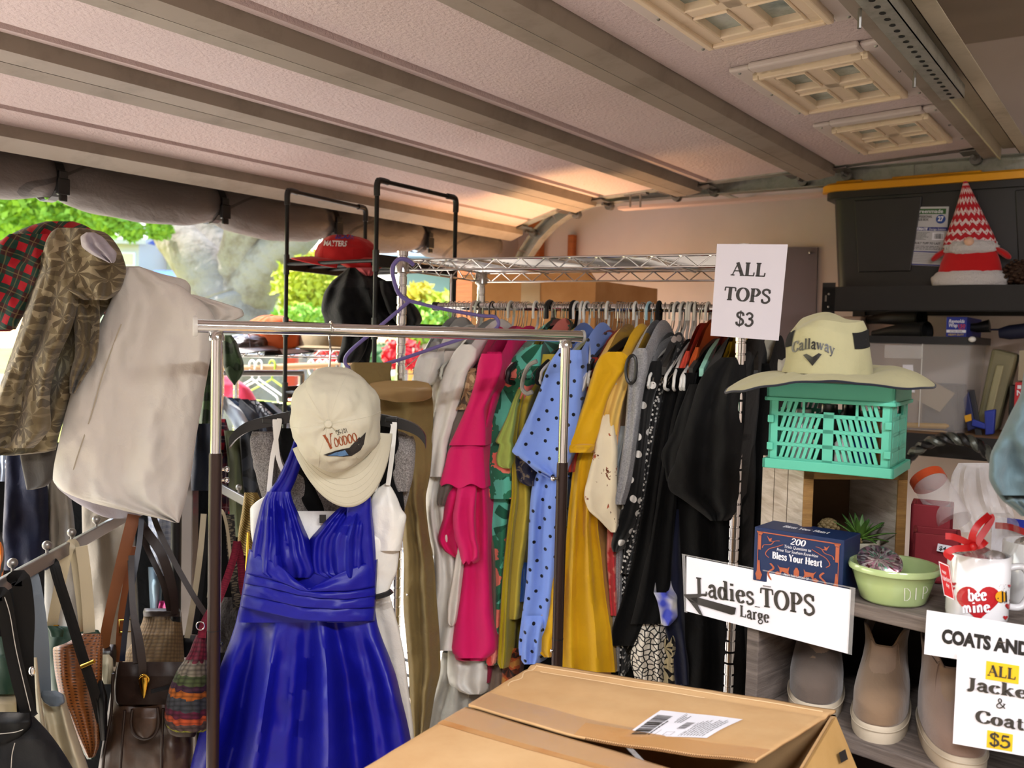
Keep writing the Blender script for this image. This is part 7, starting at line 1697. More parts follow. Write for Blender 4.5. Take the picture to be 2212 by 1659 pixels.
# whitewashed display crate with succulents
ww = mat('whitewashed_wood', 'b9b0a4', .85, pat=p_wood('c8c0b6', '9a8d7e', 2.5, 1.57, 9), bump=(50, .2)); tanw = mat('tan_wood_edge', '8a6636', .7, pat=p_wood('93703c', '74522a', 3))
cA = V((.4825, 1.51, 0)); cx_ = V((.994, .10, 0)).normalized(); cy_ = V((-cx_.y, cx_.x, 0)); CW, CD, CH, CT = .178, .183, .183, .013
cr = thing('display_crate', 'whitewashed wooden box lying open toward the front on the shelf', 'crate', cA+cx_*CW/2+cy_*CD/2+Z*ZT)
def cq(x, y, z): return cA+cx_*x+cy_*y+Z*(ZT+.0005+z)
for nm, o_, a, b, c in (('left_side', cq(0, .001, 0), cx_*CT, cy_*CD, Z*CH), ('right_side', cq(CW-CT, .001, 0), cx_*CT, cy_*CD, Z*CH), ('top_side', cq(CT, .001, CH-CT), cx_*(CW-2*CT), cy_*CD, Z*CT), ('bottom_side', cq(CT, .001, 0), cx_*(CW-2*CT), cy_*CD, Z*CT), ('back', cq(CT, CD-.008, CT), cx_*(CW-2*CT), cy_*.008, Z*(CH-2*CT))):
    MB().quadbox(o_, a, b, c).build(nm, ww if nm != 'back' else mat('brown_ply', '5c4630', .8), cr, smooth=0, bevel=.001)
mb = MB(); e = .0015
for o_, a, c in ((cq(0, -e, 0), cx_*.016, Z*CH), (cq(CW-.016, -e, 0), cx_*.016, Z*CH), (cq(0, -e, CH-.016), cx_*CW, Z*.016), (cq(0, -e, 0), cx_*CW, Z*.016)): mb.quadbox(o_, a, cy_*.003, c)
mb.build('front_edge', tanw, cr, smooth=0)
for k in (.35, .68): MB().quadbox(cq(-.0006, CD*k, .002), cx_*.001, cy_*.0015, Z*(CH-.004)).build('plank_gap', mat('gap_dark', '57493c', .9), cr, smooth=0)
pcen = cq(.105, .045, CT+.001)
pp = thing('succulent_pot', 'off-white bowl of artificial succulents inside the wooden box', 'plant pot', pcen)
MB().lathe([(.0, 0), (.036, 0), (.046, .012), (.0485, .042), (.0475, .046), (.044, .046), (.043, .038), (0, .036)], pcen, 40).build('bowl', mat('stone_white', 'b8b4a2', .7, bump=(70, .15)), pp, smooth=50)
rr = random.Random(5); spk = mat('aloe_green', '4c7a30', .5, spec=.4, pat=lambda g: g.ramp(g.sep(g.uv())[1], [(0, hx('6f9440')), (1, hx('2c5420'))])); suc = mat('succulent_green', '5c7040', .6, var=.2); suc2 = mat('succulent_rust', '7a6844', .7, var=.2)
def spike(mb, c, d, L, w_):
    d = d.normalized(); s_ = d.cross(Z).normalized(); 
    def fn(u, v):
        k = w_*(1-v)**.7*(.7+.6*v if v < .4 else 1)
        a = (u-.5)*2
        return c+d*(L*v)+s_*(a*k)+Z*(-.25*L*v*v*(1-d.z)+abs(a)*k*.45)
    mb.grid(fn, 4, 8, False, (.02, 1))
c = pcen+cx_*.012+Z*.045-cy_*.012; mb = MB()
for k in range(26):
    a = k*2.4; el = R(lerp(8, 75, (k/26)**.8)); spike(mb, c, V((math.cos(a)*math.cos(el), math.sin(a)*math.cos(el), math.sin(el))), rr.uniform(.045, .066)*(1 if el < 1 else .8), .0075)
mb.build('aloe_leaves', spk, pp, smooth=60, solid=.001)
for k, (dx, dy, r_, m_) in enumerate(((-.045, -.01, .016, suc), (-.030, .018, .020, suc2), (-.022, -.024, .015, suc), (-.055, .012, .014, suc), (-.008, -.034, .013, suc2))):
    mb = MB(); c2 = pcen+cx_*dx+cy_*dy+Z*(.046+(.012 if k == 1 else .0))
    for j in range(34): 
        a = j*2.4; el = R(lerp(0, 85, j/34)); d = V((math.cos(a)*math.cos(el), math.sin(a)*math.cos(el), math.sin(el))); mb.ball(c2+d*r_*.75, r_*.26, 6, 4, (1, 1, .8))
    mb.build('rosette', m_, pp)
# mint crate
mint = mat('mint_plastic_crate', '52ae94', .45, spec=.45)
tA = V((.420, 1.517, 0)); tx = V((.85, -.527, 0)).normalized(); ty = V((-tx.y, tx.x, 0)); TW, TD, TH = .195, .15, .143; TZ = ZT+CH+.0015
tc = thing('mint_crate', 'mint green folding plastic crate on top of the wooden box', 'crate', tA+tx*TW/2+ty*TD/2+Z*TZ)
def tq(x, y, z): return tA+tx*x+ty*y+Z*(TZ+z)
def wall_slots(o_, ax, ay_n, wdt, mirror=False, handle=True):
    """perforated crate wall: ribs between slanted slots, built as solid bars"""
    mb = MB(); th = .0035; n = ay_n
    def bar(x0, z0, x1, z1): mb.quadbox(o_+ax*x0+Z*z0, ax*(x1-x0), n*th, Z*(z1-z0))
    top_, bot = TH*.80, .016
    bar(0, bot, .014, top_); bar(wdt-.014, bot, wdt, top_); bar(wdt*.5-.008, bot, wdt*.5+.008, top_*.84)
    rows_ = 4; hgt = (top_-bot)/rows_
    for r_ in range(rows_+1):
        z = bot+r_*hgt; bar(.014, z-.003, wdt-.014, z+.003) if not (handle and r_ == rows_) else (bar(.014, z-.003, wdt-.014, z+.003))
    for half in (0, 1):
        xa, xb = (.014, wdt*.5-.008) if half == 0 else (wdt*.5+.008, wdt-.014)
        nb_ = 8; sl = .006*(1 if half == 0 else -1)
        for r_ in range(rows_):
            z0_, z1_ = bot+r_*hgt+.002, bot+(r_+1)*hgt-.002
            if handle and r_ == rows_-1: rng_ = [i for i in range(nb_+1) if (i <= 3 if half == 0 else i >= 5)]
            else: rng_ = range(nb_+1)
            for i in rng_:
                x = lerp(xa, xb, i/nb_); w2 = .0027
                p_ = [o_+ax*(max(xa, min(xb, x-w2-sl*.5)))+Z*z0_, o_+ax*(max(xa, min(xb, x+w2-sl*.5)))+Z*z0_, o_+ax*(max(xa, min(xb, x+w2+sl*.5)))+Z*z1_, o_+ax*(max(xa, min(xb, x-w2+sl*.5)))+Z*z1_]
                if (p_[1]-p_[0]).length > 1e-4 and (p_[2]-p_[3]).length > 1e-4: mb.slab(p_, n*th)
    if handle:
        z = top_-hgt; bar(wdt*.28, z-.001, wdt*.285+.003, top_); bar(wdt*.715, z-.001, wdt*.72+.003, top_)
    return mb
for o_, ax, n, wdt in ((tq(.003, .003, 0), tx, ty, TW-.006), (tq(.003, TD-.003, 0), tx, -ty, TW-.006), (tq(.003, .003, 0), ty, tx, TD-.006), (tq(TW-.003, .003, 0), ty, -tx, TD-.006)):
    wall_slots(o_, ax, n, wdt).build('slotted_side', mint, tc, smooth=0)
mb = MB()
def ringbox(z0_, z1_, ov, th=.006):
    for o_, a, b in ((tq(-ov, -ov, z0_), tx*(TW+2*ov), ty*th), (tq(-ov, TD+ov-th, z0_), tx*(TW+2*ov), ty*th), (tq(-ov, -ov, z0_), tx*th, ty*(TD+2*ov)), (tq(TW+ov-th, -ov, z0_), tx*th, ty*(TD+2*ov))): mb.quadbox(o_, a, b, Z*(z1_-z0_))
ringbox(TH*.80, TH, .0015); ringbox(TH*.775, TH*.82, .004); mb.build('rim', mint, tc, smooth=0, bevel=.0015)
mb = MB(); ringbox(0, .016, .004); mb.quadbox(tq(0, 0, .001), tx*TW, ty*TD, Z*.004); mb.build('base', mint, tc, smooth=0, bevel=.0015)
MB().quadbox(tq(-.002, -.002, TH), tx*(TW+.004), ty*(TD+.004), Z*.003).build('lid', mat('grey_lid', '5c5a54', .5), tc, smooth=0)
for x in (.002, TW-.012):
    for z in (.03, .075): MB().quadbox(tq(x, -.003, z), tx*.010, ty*.006, Z*.012).build('hinge_clip', mint, tc, smooth=0, bevel=.001)
rr = random.Random(21)
for k, (nm, lab, c_, x, y, h, r_) in enumerate((('jar', 'white lidded jar inside the mint crate', 'd6d6d4', .045, .05, .09, .018), ('jar', 'dark glass jar inside the mint crate', '20221e', .085, .06, .10, .018), ('bottle', 'blue bottle inside the right half of the mint crate', '1c3a8a', .145, .04, .07, .015), ('bottle', 'amber bottle inside the mint crate behind the blue one', '7a5420', .165, .08, .095, .016), ('jar', 'grey tin inside the left corner of the mint crate', '8a908c', .025, .10, .08, .018), ('jar', 'black tin at the middle of the mint crate', '101010', .11, .11, .10, .02), ('jar', 'clear white tumbler inside the mint crate near the front', 'e6e6e6', .115, .032, .05, .013))):
    c = tq(x, y, .006); tag(MB().lathe([(0, 0), (r_, 0), (r_, h*.8), (r_*.75, h*.88), (r_*.75, h), (0, h)], c, 20).build(nm, mat('glaze_'+c_, c_, .25, spec=.6), None, smooth=40), lab, nm)
# bucket hat
hatm = cloth('khaki_hat_nylon', 'a5a07c', .8, .22, sheen=.1); mesh_m = mat('black_mesh', '0e0e0e', .9, bump=(600, .5)); nav = cloth('navy_hat_under', '1c1f2c', .9, .2)
hc_ = P(1785, 822, 1.52); hc_ = V((hc_.x, hc_.y, TZ+TH+.004))
ht = thing('bucket_hat', 'khaki wide brimmed sun hat with black lettering on the mint crate', 'hat', hc_)
HR = V((.93, -.36, 0)).normalized(); HB = V((-HR.y, HR.x, 0))
def hat_side(u, v):
    a = 2*math.pi*u; ca_, sa = math.cos(a), math.sin(a)
    r_ = lerp(.071, .058, v)*(1+.0*ca_); top_ = .088+.006*math.sin(a*3+1)+.008*max(0, -ca_)*0
    q = 1-.25*max(0, v-.75)*4*.5
    rad = r_*q + .004*nz(ca_*2+3, sa*2, v*2.5)
    return hc_ + HR*(ca_*rad) + HB*(sa*rad*1.12) + Z*(.010+top_*v - .012*max(0, v-.8)*5*(.5+.5*math.sin(a*2)))
crn = MB(); crn.grid(hat_side, 72, 26, True, (.45, .09)); cro_ = crn.build('crown', hatm, ht, smooth=80)
def hat_top(u, v):
    e_ = hat_side(u, 1); c = hc_+Z*.098
    return e_.lerp(c, v) + Z*(.012*math.sin(math.pi*v*.5)-.020*math.exp(-((v-.6)/.35)**2)*max(0, math.sin(2*math.pi*u+.8)))
MB().grid(hat_top, 72, 10, True, (.3, .06)).build('crown_top', hatm, cro_, smooth=80)
def brim_f(u, v, dz=0):
    a = 2*math.pi*u; ca_, sa = math.cos(a), math.sin(a)
    L_ = .070+.022*max(0, ca_)+.020*max(0, -ca_)
    rad = .071+L_*v
    z = .010 - .012*v*v - .022*v*v*max(0, -ca_)**2 + .030*max(0, ca_*.8+sa*.6)*(1-v)*v*2.2 + .004*math.sin(a*3)*v + .004*nz(ca_*3, sa*3, v)
    z = max(z, -.030)
    return hc_ + HR*(ca_*rad) + HB*(sa*rad*1.0) + Z*(z+dz)
bo = MB(); bo.grid(lambda u, v: brim_f(u, v), 96, 12, True, (.8, .08)); bro = bo.build('brim', hatm, ht, smooth=80)
MB().grid(lambda u, v: brim_f(u, v, -.0022), 96, 12, True, (.8, .08)).build('brim_underside', nav, bro, smooth=80)
mb = MB(); mb.tube([brim_f(i/96, 1)-Z*.001 for i in range(96)], .0018, 6, True); mb.build('brim_binding', nav, bro)
hd = Decal(crn, (1710, 733), (1802, 733), (1802, 793), (1710, 793), .0015)
mb = MB(); hd.serif(mb, 'Callaway', .52, .34, .36, align='c', fit=1.0, heavy=1.45, arc_=.55, rot=-3); hd.shape(mb, [(.28, .56), (.36, .52), (.50, .76), (.64, .50), (.71, .54), (.50, .96)]); mb.build('lettering', black_pl, cro_, smooth=0)
def hat_patch(u0, u1, v0, v1): return lambda u, v: hat_side(lerp(u0, u1, u), lerp(v0, v1, v))+ (hat_side(lerp(u0, u1, u), lerp(v0, v1, v))-hc_-Z*.05).normalized()*.0015
for (u0, u1) in ((.50, .60), (.86, .99)): MB().grid(hat_patch(u0, u1, .50, .80), 12, 8, False, (.06, .03)).build('mesh_vent', mesh_m, cro_, smooth=80)
# trivia box
bA, bB = V((.402, 1.50, 0)), V((.514, 1.41, 0)); bx_ = (bB-bA).normalized(); by_ = V((-bx_.y, bx_.x, 0)); BW, BD, BH = .146, .075, .088
tv = thing('trivia_box', 'navy trivia game box with copper ornaments on the wooden shelf', 'game box', bA+bx_*BW/2+by_*BD/2+Z*ZT)
navb = mat('navy_box_board', '10264f', .5); copper = mat('copper_print', 'a8593c', .5)
MB().quadbox(bA+Z*(ZT+.0008), bx_*BW, by_*BD, Z*BH).build('carton', navb, tv, smooth=0, bevel=.0012)
o_ = bA+Z*(ZT+BH)-by_*.0004
f_ = Face(o_, o_+bx_*BW, o_+bx_*BW-Z*BH, o_-Z*BH, .0005)
mb = MB(); f_.serif(mb, '200', .5, .21, .11, align='c', fit=.17, heavy=1.2, shear=.2); f_.serif(mb, 'Bless Your Heart', .5, .52, .12, align='c', fit=.56, heavy=1.8); f_.sans(mb, 'Trivia Questions to', .5, .29, .055, align='c', fit=.30, shear=.2); f_.sans(mb, 'Prove Your Southern Know-How', .5, .37, .055, align='c', fit=.46, shear=.2); f_.sans(mb, 'FROM THE EDITORS OF', .5, .80, .04, align='c', fit=.28); f_.serif(mb, 'GARDEN&GUN', .5, .92, .08, align='c', fit=.38, heavy=1.3); mb.build('lettering', paper, tv, smooth=0)
mb = MB()
def ol(pts, w_=.004):
    for (x0, y0), (x1, y1) in zip(pts[:-1], pts[1:]):
        dx, dy = x1-x0, y1-y0; L_ = math.hypot(dx, dy) or 1; a, b = -dy/L_*w_, dx/L_*w_
        f_.shape(mb, [(x0+a, y0+b), (x1+a, y1+b), (x1-a, y1-b), (x0-a, y0-b)])
ol([(.05, .07), (.95, .07)], .010); ol([(.05, .07), (.05, .97)]); ol([(.95, .07), (.95, .97)])
for s_ in (0, 1):
    X = (lambda x: x) if s_ == 0 else (lambda x: 1-x)
    f_.shape(mb, [(X(.03), .06), (X(.11), .06), (X(.09), .12), (X(.05), .12)]); f_.shape(mb, [(X(.055), .13), (X(.085), .13), (X(.085), .40), (X(.055), .40)])
    ol([(X(x), y) for x, y in cr2((.30, .18), (.24, .20), (.20, .27), (.12, .30), (.10, .36))], .005); ol([(X(x), y) for x, y in cr2((.34, .24), (.26, .30), (.18, .36), (.14, .46), (.18, .52))], .005)
    f_.shape(mb, [(X(.15), .12), (X(.18), .17), (X(.21), .15), (X(.20), .20), (X(.24), .21), (X(.18), .22)])
    f_.shape(mb, [(X(.05), .78), (X(.06), .60), (X(.075), .60), (X(.085), .78), (X(.11), .86), (X(.09), .96), (X(.05), .96), (X(.03), .86)])
    ol([(X(x), y) for x, y in cr2((.20, .62), (.24, .70), (.18, .80), (.22, .92), (.30, .92))], .012)
    f_.shape(mb, [(X(.28), .62), (X(.31), .66), (X(.40), .66), (X(.42), .62), (X(.41), .72), (X(.43), .80), (X(.40), .76), (X(.34), .73), (X(.31), .80), (X(.31), .70)])
    f_.shape(mb, [(X(.25), .78), (X(.29), .74), (X(.33), .78), (X(.29), .84)])
f_.shape(mb, [(.49, .62), (.51, .62), (.53, .68), (.53, .76), (.50, .80), (.47, .76), (.47, .68)])
mb.build('copper_ornament', copper, tv, smooth=0)
o2 = bA+Z*(ZT+BH+.001)+by_*BD; f2 = Face(o2, o2+bx_*BW, bB+Z*(ZT+BH+.001), bA+Z*(ZT+BH+.001), .0004)
mb = MB(); f2.serif(mb, 'Bless Your Heart', .5, .62, .22, align='c', fit=.52, heavy=1.7); mb.build('lettering', paper, tv, smooth=0)
# dip bowl
dcn = V((.590, 1.400, ZT+.0008)); bt = thing('dip_bowl', 'pale green bowl lettered DIP on the wooden shelf edge', 'bowl', dcn)
bm = MB(); bm.lathe([(0, 0), (.044, 0), (.048, .004), (.056, .030), (.061, .046), (.0655, .048), (.0665, .053), (.064, .057), (.060, .056), (.055, .040), (.045, .010), (0, .008)], dcn, 56); bm.build('bowl', mat('green_glaze', 'a9bf86', .18, spec=.6, coat=.4), bt, smooth=50)
dd_ = Decal(bm, (1950, 1262), (2010, 1264), (2005, 1300), (1950, 1300))
mb = MB()
for i, ch in enumerate('DIP'): dd_.serif(mb, ch, (.0, .42, .68)[i], (.92, .86, .80)[i], .72, fit=(.32, .05, .26)[i] if ch != 'I' else None, heavy=.55, serifs=False) if ch != 'I' else dd_.shape(mb, [(.46, .16), (.50, .16), (.50, .86), (.46, .86)])
mb.build('lettering', mat('white_glaze', 'e6e8dc', .3), bt, smooth=0)
t = thing('sequin_patch', 'oval pink and silver sequin pouch lying in the green bowl', 'pouch', dcn+V((-.02, .0, .05)))
sq = mat('sequins', 'a08890', .2, .7, pat=lambda g: g.ramp(g.vor(g.uv(260, 260), 1, 1, 'F1', 'Color'), [(.2, hx('6a5a60')), (.4, hx('c090a8')), (.55, hx('4a8a70')), (.7, hx('d8d0d4')), (.85, hx('5a2a34'))]))
c = P(1900, 1212, 1.40); ax_ = (P(1952, 1240, 1.37)-P(1850, 1192, 1.43)).normalized(); ay_ = V((.25, .55, .65)); ay_ = (ay_-ax_*ay_.dot(ax_)).normalized(); az_ = ax_.cross(ay_); az_ = az_ if az_.z > 0 else -az_
MB().lathe([(0, -.004), (.033, -.003), (.036, 0), (.033, .003), (0, .006)], c, 40, ax_, ay_*.72, az_).build('pouch', sq, t, smooth=50)
# mugs
cer = mat('white_ceramic', 'dcdcdf', .15, spec=.6, coat=.5)
def mug(lab, c, hdir, R_=.041, H_=.095):
    t = thing('mug', lab, 'mug', c); mb = MB()
    mb.lathe([(0, 0), (R_*.9, 0), (R_*.98, .004), (R_, .010), (R_, H_-.002), (R_-.0015, H_), (R_-.004, H_-.001), (R_-.0045, .010), (0, .006)], c, 48); mb.build('body', cer, t, smooth=45)
    hm_ = MB(); h = V(hdir).normalized(); hm_.tube(curve([c+h*(R_-.002)+Z*(H_*.80), c+h*(R_+.018)+Z*(H_*.82), c+h*(R_+.029)+Z*(H_*.55), c+h*(R_+.018)+Z*(H_*.24), c+h*(R_-.002)+Z*(H_*.22)], 6), .0062, 12, flat=.8); hm_.build('handle', cer, t)
    return t, mb
mc = V((.674, 1.312, ZT+.0008)); mt, mmb = mug('white mug with red heart and bee print, filled with wrapped sweets', mc, (.93, -.2, 0))
redp = mat('heart_red', 'a81820', .35, coat=.3)
md = Decal(mmb, (2058, 1250), (2186, 1250), (2186, 1345), (2058, 1345), .0010)
def heart(cx, cy, sx, sy, n=28):
    pts = []
    for i in range(n):
        a = 2*math.pi*i/n; x = 16*math.sin(a)**3; y = 13*math.cos(a)-5*math.cos(2*a)-2*math.cos(3*a)-math.cos(4*a); pts.append((cx+x/16*sx, cy-y/16*sy))
    return pts
mb = MB()
md.shape(mb, heart(.43, .52, .36, .46, 40))
for cx, cy, s_ in ((.03, .12, .035), (.02, .22, .03), (.06, .95, .05), (.93, .62, .055), (.98, .50, .03), (.95, .16, .03), (.88, .88, .04)):
    md.shape(mb, heart(cx, cy, s_, s_*1.4, 16))
mb.build('heart_print', redp, mt, smooth=0)
mb = MB(); md.serif(mb, 'bee', .27, .50, .26, fit=.30, heavy=1.7, rot=4, k=3, serifs=False); md.serif(mb, 'mine', .18, .78, .24, fit=.44, heavy=1.7, rot=4, k=3, serifs=False); mb.build('lettering', paper, mt, smooth=0)
mb = MB(); md.shape(mb, [(.80+.095*math.cos(a), .40+.13*math.sin(a)) for a in [2*math.pi*i/16 for i in range(16)]], 2.2); mb.build('bee_body', mat('bee_yellow', 'd89a20', .4), mt, smooth=0)
mb = MB()
for x in (.80, .855): md.shape(mb, [(x, .27), (x+.025, .28), (x+.03, .52), (x+.005, .53)], 3)
md.shape(mb, [(.735, .42), (.75, .42), (.75, .45), (.735, .45)], 3); mb.build('bee_stripe', ink, mt, smooth=0)
mb = MB(); pts = [(.07, .05), (.12, .0), (.2, .02), (.24, .12)]
for cx in (.80, .87):
    rg = [(cx+.045*math.cos(a), .19+.07*math.sin(a)) for a in [2*math.pi*i/18 for i in range(18)]]
    for i in range(0, 18, 2): md.shape(mb, [rg[i], rg[i+1], (rg[i+1][0]+.004, rg[i+1][1]+.006), (rg[i][0]+.004, rg[i][1]+.006)], 3)
mb.build('bee_wing_outline', ink_soft, mt, smooth=0)
m2 = V((.80, 1.40, ZT+.0008)); mug('second white mug of sweets behind the heart mug', m2, (.9, -.3, 0))
foilr = mat('red_foil', 'c01840', .22, .7, bump=(160, .8, .004)); foils = mat('silver_foil', 'b8b0b0', .2, .9, bump=(160, .8, .004))
for k, (dx, dy, m_, lab) in enumerate(((-.012, -.012, foilr, 'red foil wrapped sweet at the front of the heart mug'), (.018, -.008, foils, 'silver foil wrapped sweet in the heart mug'), (-.016, .014, foils, 'silver foil wrapped sweet at the back of the heart mug'), (.012, .018, foilr, 'red foil wrapped sweet at the back of the heart mug'))):
    c = mc+V((dx, dy, .088)); mb = MB(); mb.ball(c, .014, 14, 10, (1.2, 1, .9)); simple('sweet', lab, 'sweet', m_, mb)
for k, (dx, dy, m_, lab) in enumerate(((-.014, -.01, foils, 'silver foil sweet in the second mug'), (.012, .0, foilr, 'red foil sweet in the second mug'))):
    mb = MB(); mb.ball(m2+V((dx, dy, .09)), .016, 14, 10, (1.2, 1, .9)); simple('sweet', lab, 'sweet', m_, mb)
cello = mat('cellophane', 'f0f0f4', .05, alpha=.24, spec=1.0, bump=(55, .9, .01))
def crumple(name, lab, cat, rows, Y, seed, m_=cello, thick=.03):
    return tag(drape(rows, Y, thick, ((3, .010, .1), (6, .006, .3)), seed, nu=60, nv=40, wr=.016).build(name, m_, None, smooth=25), lab, cat)
crumple('cellophane_wrap', 'crinkled clear cellophane gathered above the heart mug', 'wrap', [(1108,2120,2180),(1130,2105,2200),(1160,2088,2205),(1190,2078,2195),(1206,2090,2180)], 1.31, 401)
crumple('plastic_bag', 'large clear plastic bag crumpled behind the cellophane', 'bag', [(1000,2070,2150),(1030,2055,2160),(1070,2050,2175),(1110,2060,2190),(1150,2075,2200)], 1.75, 402)
ribm = mat('red_satin_ribbon', 'bc1418', .4, spec=.5)
t = thing('ribbon_bow', 'red satin ribbon bow tied on the heart mug wrapping', 'ribbon', P(2100, 1182, 1.27))
for pts in ([(2102,1182,1.268),(2085,1170,1.262),(2060,1160,1.262),(2042,1158,1.266)], [(2102,1180,1.268),(2100,1160,1.262),(2112,1135,1.262),(2138,1112,1.268)], [(2102,1182,1.266),(2088,1184,1.26),(2062,1186,1.26),(2045,1196,1.262),(2058,1206,1.262)], [(2102,1180,1.268),(2118,1178,1.262),(2130,1168,1.264)], [(2138,1112,1.268),(2140,1125,1.266),(2118,1160,1.264),(2106,1178,1.264)], [(2150,1135,1.30),(2180,1138,1.30),(2215,1150,1.30)]):
    mb = MB(); ribbon(mb, pts, .009, .0008); mb.build('loop', ribm, t, smooth=60)
MB().ball(P(2102, 1181, 1.264), .006, 10, 8).build('knot', ribm, t)
tg = Face(P(2028, 1212, 1.262), P(2050, 1222, 1.252), P(2062, 1296, 1.252), P(2040, 1286, 1.262)); tgo = tg.paper('gift_tag', mat('red_tag', 'b82028', .5)); tag(tgo, 'red gift tag hanging from the ribbon beside the heart mug', 'gift tag')
mb = MB(); tg.serif(mb, 'Valentines', .12, .52, .14, fit=.8, heavy=1.2, serifs=False, rot=4); tg.sans(mb, 'happy', .2, .3, .1, fit=.4); tg.sans(mb, 'day', .4, .68, .12, fit=.3)
for a, b, c, d in ((0, 0, 1, .03), (0, .97, 1, 1), (0, 0, .05, 1), (.95, 0, 1, 1)): tg.rect(mb, a, b, c, d)
mb.build('white_print', paper, tgo, smooth=0)
# red distressed boxes
redw = mat('distressed_red', '7c1c24', .7, pat=p_dirty('84202a', 'b08a50', .60, 26, .9), bump=(60, .2))
for k, (x0, x1, yt, Y, lab) in enumerate(((1968, 2060, 1088, 1.62, 'taller distressed red box behind the green bowl'), (1972, 2078, 1150, 1.52, 'lower distressed red box with a price sticker behind the green bowl'))):
    a, b = P(x0, yt, Y), P(x1, yt, Y-.03); t = thing('red_box', lab, 'box', flat(a.lerp(b, .5), ZT+.001))
    dxx = flat(b, 0)-flat(a, 0); n_ = V((-dxx.y, dxx.x, 0)).normalized(); z_ = a.z-ZT-.001; mb = MB()
    for o2_, u1, u2 in ((flat(a, ZT+.001), dxx, n_*.006), (flat(a, ZT+.001)+n_*.064, dxx, n_*.006), (flat(a, ZT+.001), dxx.normalized()*.006, n_*.07), (flat(b, ZT+.001)-dxx.normalized()*.006, dxx.normalized()*.006, n_*.07)): mb.quadbox(o2_, u1, u2, Z*z_)
    mb.quadbox(flat(a, ZT+.001), dxx, n_*.07, Z*.006); mb.build('sides', redw, t, smooth=0, bevel=.0015)
    if k == 1:
        s4 = Face(P(2026, 1174, 1.498), P(2056, 1180, 1.488), P(2053, 1196, 1.488), P(2023, 1190, 1.498)); so = s4.paper('price_sticker', paper, t); mb = MB(); s4.sans(mb, '$4', .15, .8, .55, fit=.5, bold=.02); mb.build('lettering', ink, so, smooth=0)
t = thing('jar', 'clear tube with orange lid wrapped in plastic, leaning behind the red boxes', 'jar', P(2030, 1120, 1.62))
a, b = P(2010, 1045, 1.66), P(2062, 1128, 1.60); d = (b-a).normalized()
mb = MB(); mb.tube([a, b], .030, 24); mb.build('tube', mat('clear_tube', 'e8e4e4', .06, alpha=.28, spec=.9, bump=(50, .6, .006)), t)
mb = MB(); mb.tube([a-d*.016, a], .031, 24); mb.build('lid', mat('orange_lid', 'a8401c', .4), t)
mb = MB(); q = P(2200, 1140, 1.60); mb.cbox(V((q.x, q.y, q.z-.02)), .07, .05, .06, FS, FB); o = simple('candy_box', 'white and blue sweets box at the right edge behind the mugs', 'box', paper, mb, smooth=0)
mb = MB(); q = P(2210, 1136, 1.555); mb.cbox(q, .05, .002, .02, FS, FB); mb.build('blue_band', mat('blue_band', '1c2a90', .5), o, smooth=0)
# teal jacket
jk = cloth('teal_grey_jacket', '53666c', .8, .35)
t = thing('jacket', 'teal grey jacket sleeve with gathered cuff at the right edge', 'jacket', P(2230, 1000, 1.18))
cp = P(2345, 900, 1.20)
st_ = thing('coat_stand', 'slim black coat stand carrying the teal grey jacket beyond the right edge', 'coat stand', flat(cp, 0))
MB().tube([flat(cp, .02), flat(cp, 1.86)], .014, 14).build('pole', black_mt, st_); MB().lathe([(0, 0), (.16, 0), (.16, .015), (.02, .03), (0, .03)], flat(cp, 0), 24).build('base', black_mt, st_)
MB().tube(curve([flat(cp, 1.78), flat(cp, 1.74)+V((.02, -.07, 0)), flat(cp, 1.80)+V((.03, -.10, 0))], 5), .007, 8).build('hook', black_mt, st_)
drape([(640,2330,2362),(690,2290,2400),(750,2240,2425),(800,2213,2430),(850,2204,2430),(890,2184,2430),(940,2160,2420),(990,2138,2400),(1030,2136,2380),(1055,2146,2360),(1070,2156,2340)], 1.18, .06, ((1.2, .012, .1), (3, .004, .3)), 411, wr=.012).build('sleeve', jk, t, smooth=80)
drape([(1066,2154,2330),(1082,2166,2320),(1100,2190,2310),(1115,2206,2300)], 1.18, .05, ((8, .003, .1),), 412, nu=80, nv=24).build('cuff', jk, t, smooth=80)
# ---------------------------------------------------------------- paper signs
# ALL TOPS $3 on the right front post
sY = 1.985
s1 = Face(P(1549, 527, sY), P(1702, 528, sY), P(1682, 736, sY+.004), P(1535, 725, sY+.004))
so = s1.paper('paper_sign', paper_w); tag(so, 'paper sign reading ALL TOPS $3 on the chrome shelf post', 'sign')
mb = MB(); s1.serif(mb, 'ALL', .48, .337, .140, align='c', fit=.50, heavy=1.55, rot=-1); s1.serif(mb, 'TOPS', .49, .608, .140, align='c', fit=.68, heavy=1.55, rot=-2); s1.serif(mb, '$3', .475, .865, .135, align='c', fit=.27, heavy=1.55, rot=-2); mb.build('lettering', ink_soft, so, smooth=0)
# Ladies TOPS
def fr(px, py, b=-.008): return on_f(px, py, b)
s2 = Face(fr(1483, 1202), fr(1838, 1274), fr(1831, 1412), fr(1482, 1320), .0012)
so = thing('paper_sign', 'laminated sign reading Ladies TOPS Large with a black arrow', 'sign', fr(1660, 1360))
s2.paper('sheet', paper, so)
fl = Face(fr(1473, 1196, -.0088), fr(1848, 1270, -.0088), fr(1840, 1415, -.0088), fr(1478, 1322, -.0088)); 
mb = MB()
for q in ((0, 0, .022, 1), (.972, 0, 1, 1), (0, 0, 1, .02)): mb.poly([fl.at(q[0], q[1], 0), fl.at(q[2], q[1], 0), fl.at(q[2], q[3], 0), fl.at(q[0], q[3], 0)])
mb.build('laminate_edge', laminate, so, smooth=0)
mb = MB(); s2.serif(mb, 'Ladies_TOPS', .075, .65, .31, fit=.745, heavy=1.45, rot=3.2); s2.serif(mb, 'Large', .365, .84, .19, fit=.185, heavy=1.5, rot=1.5); mb.build('lettering', ink_soft, so, smooth=0)
mb = MB()
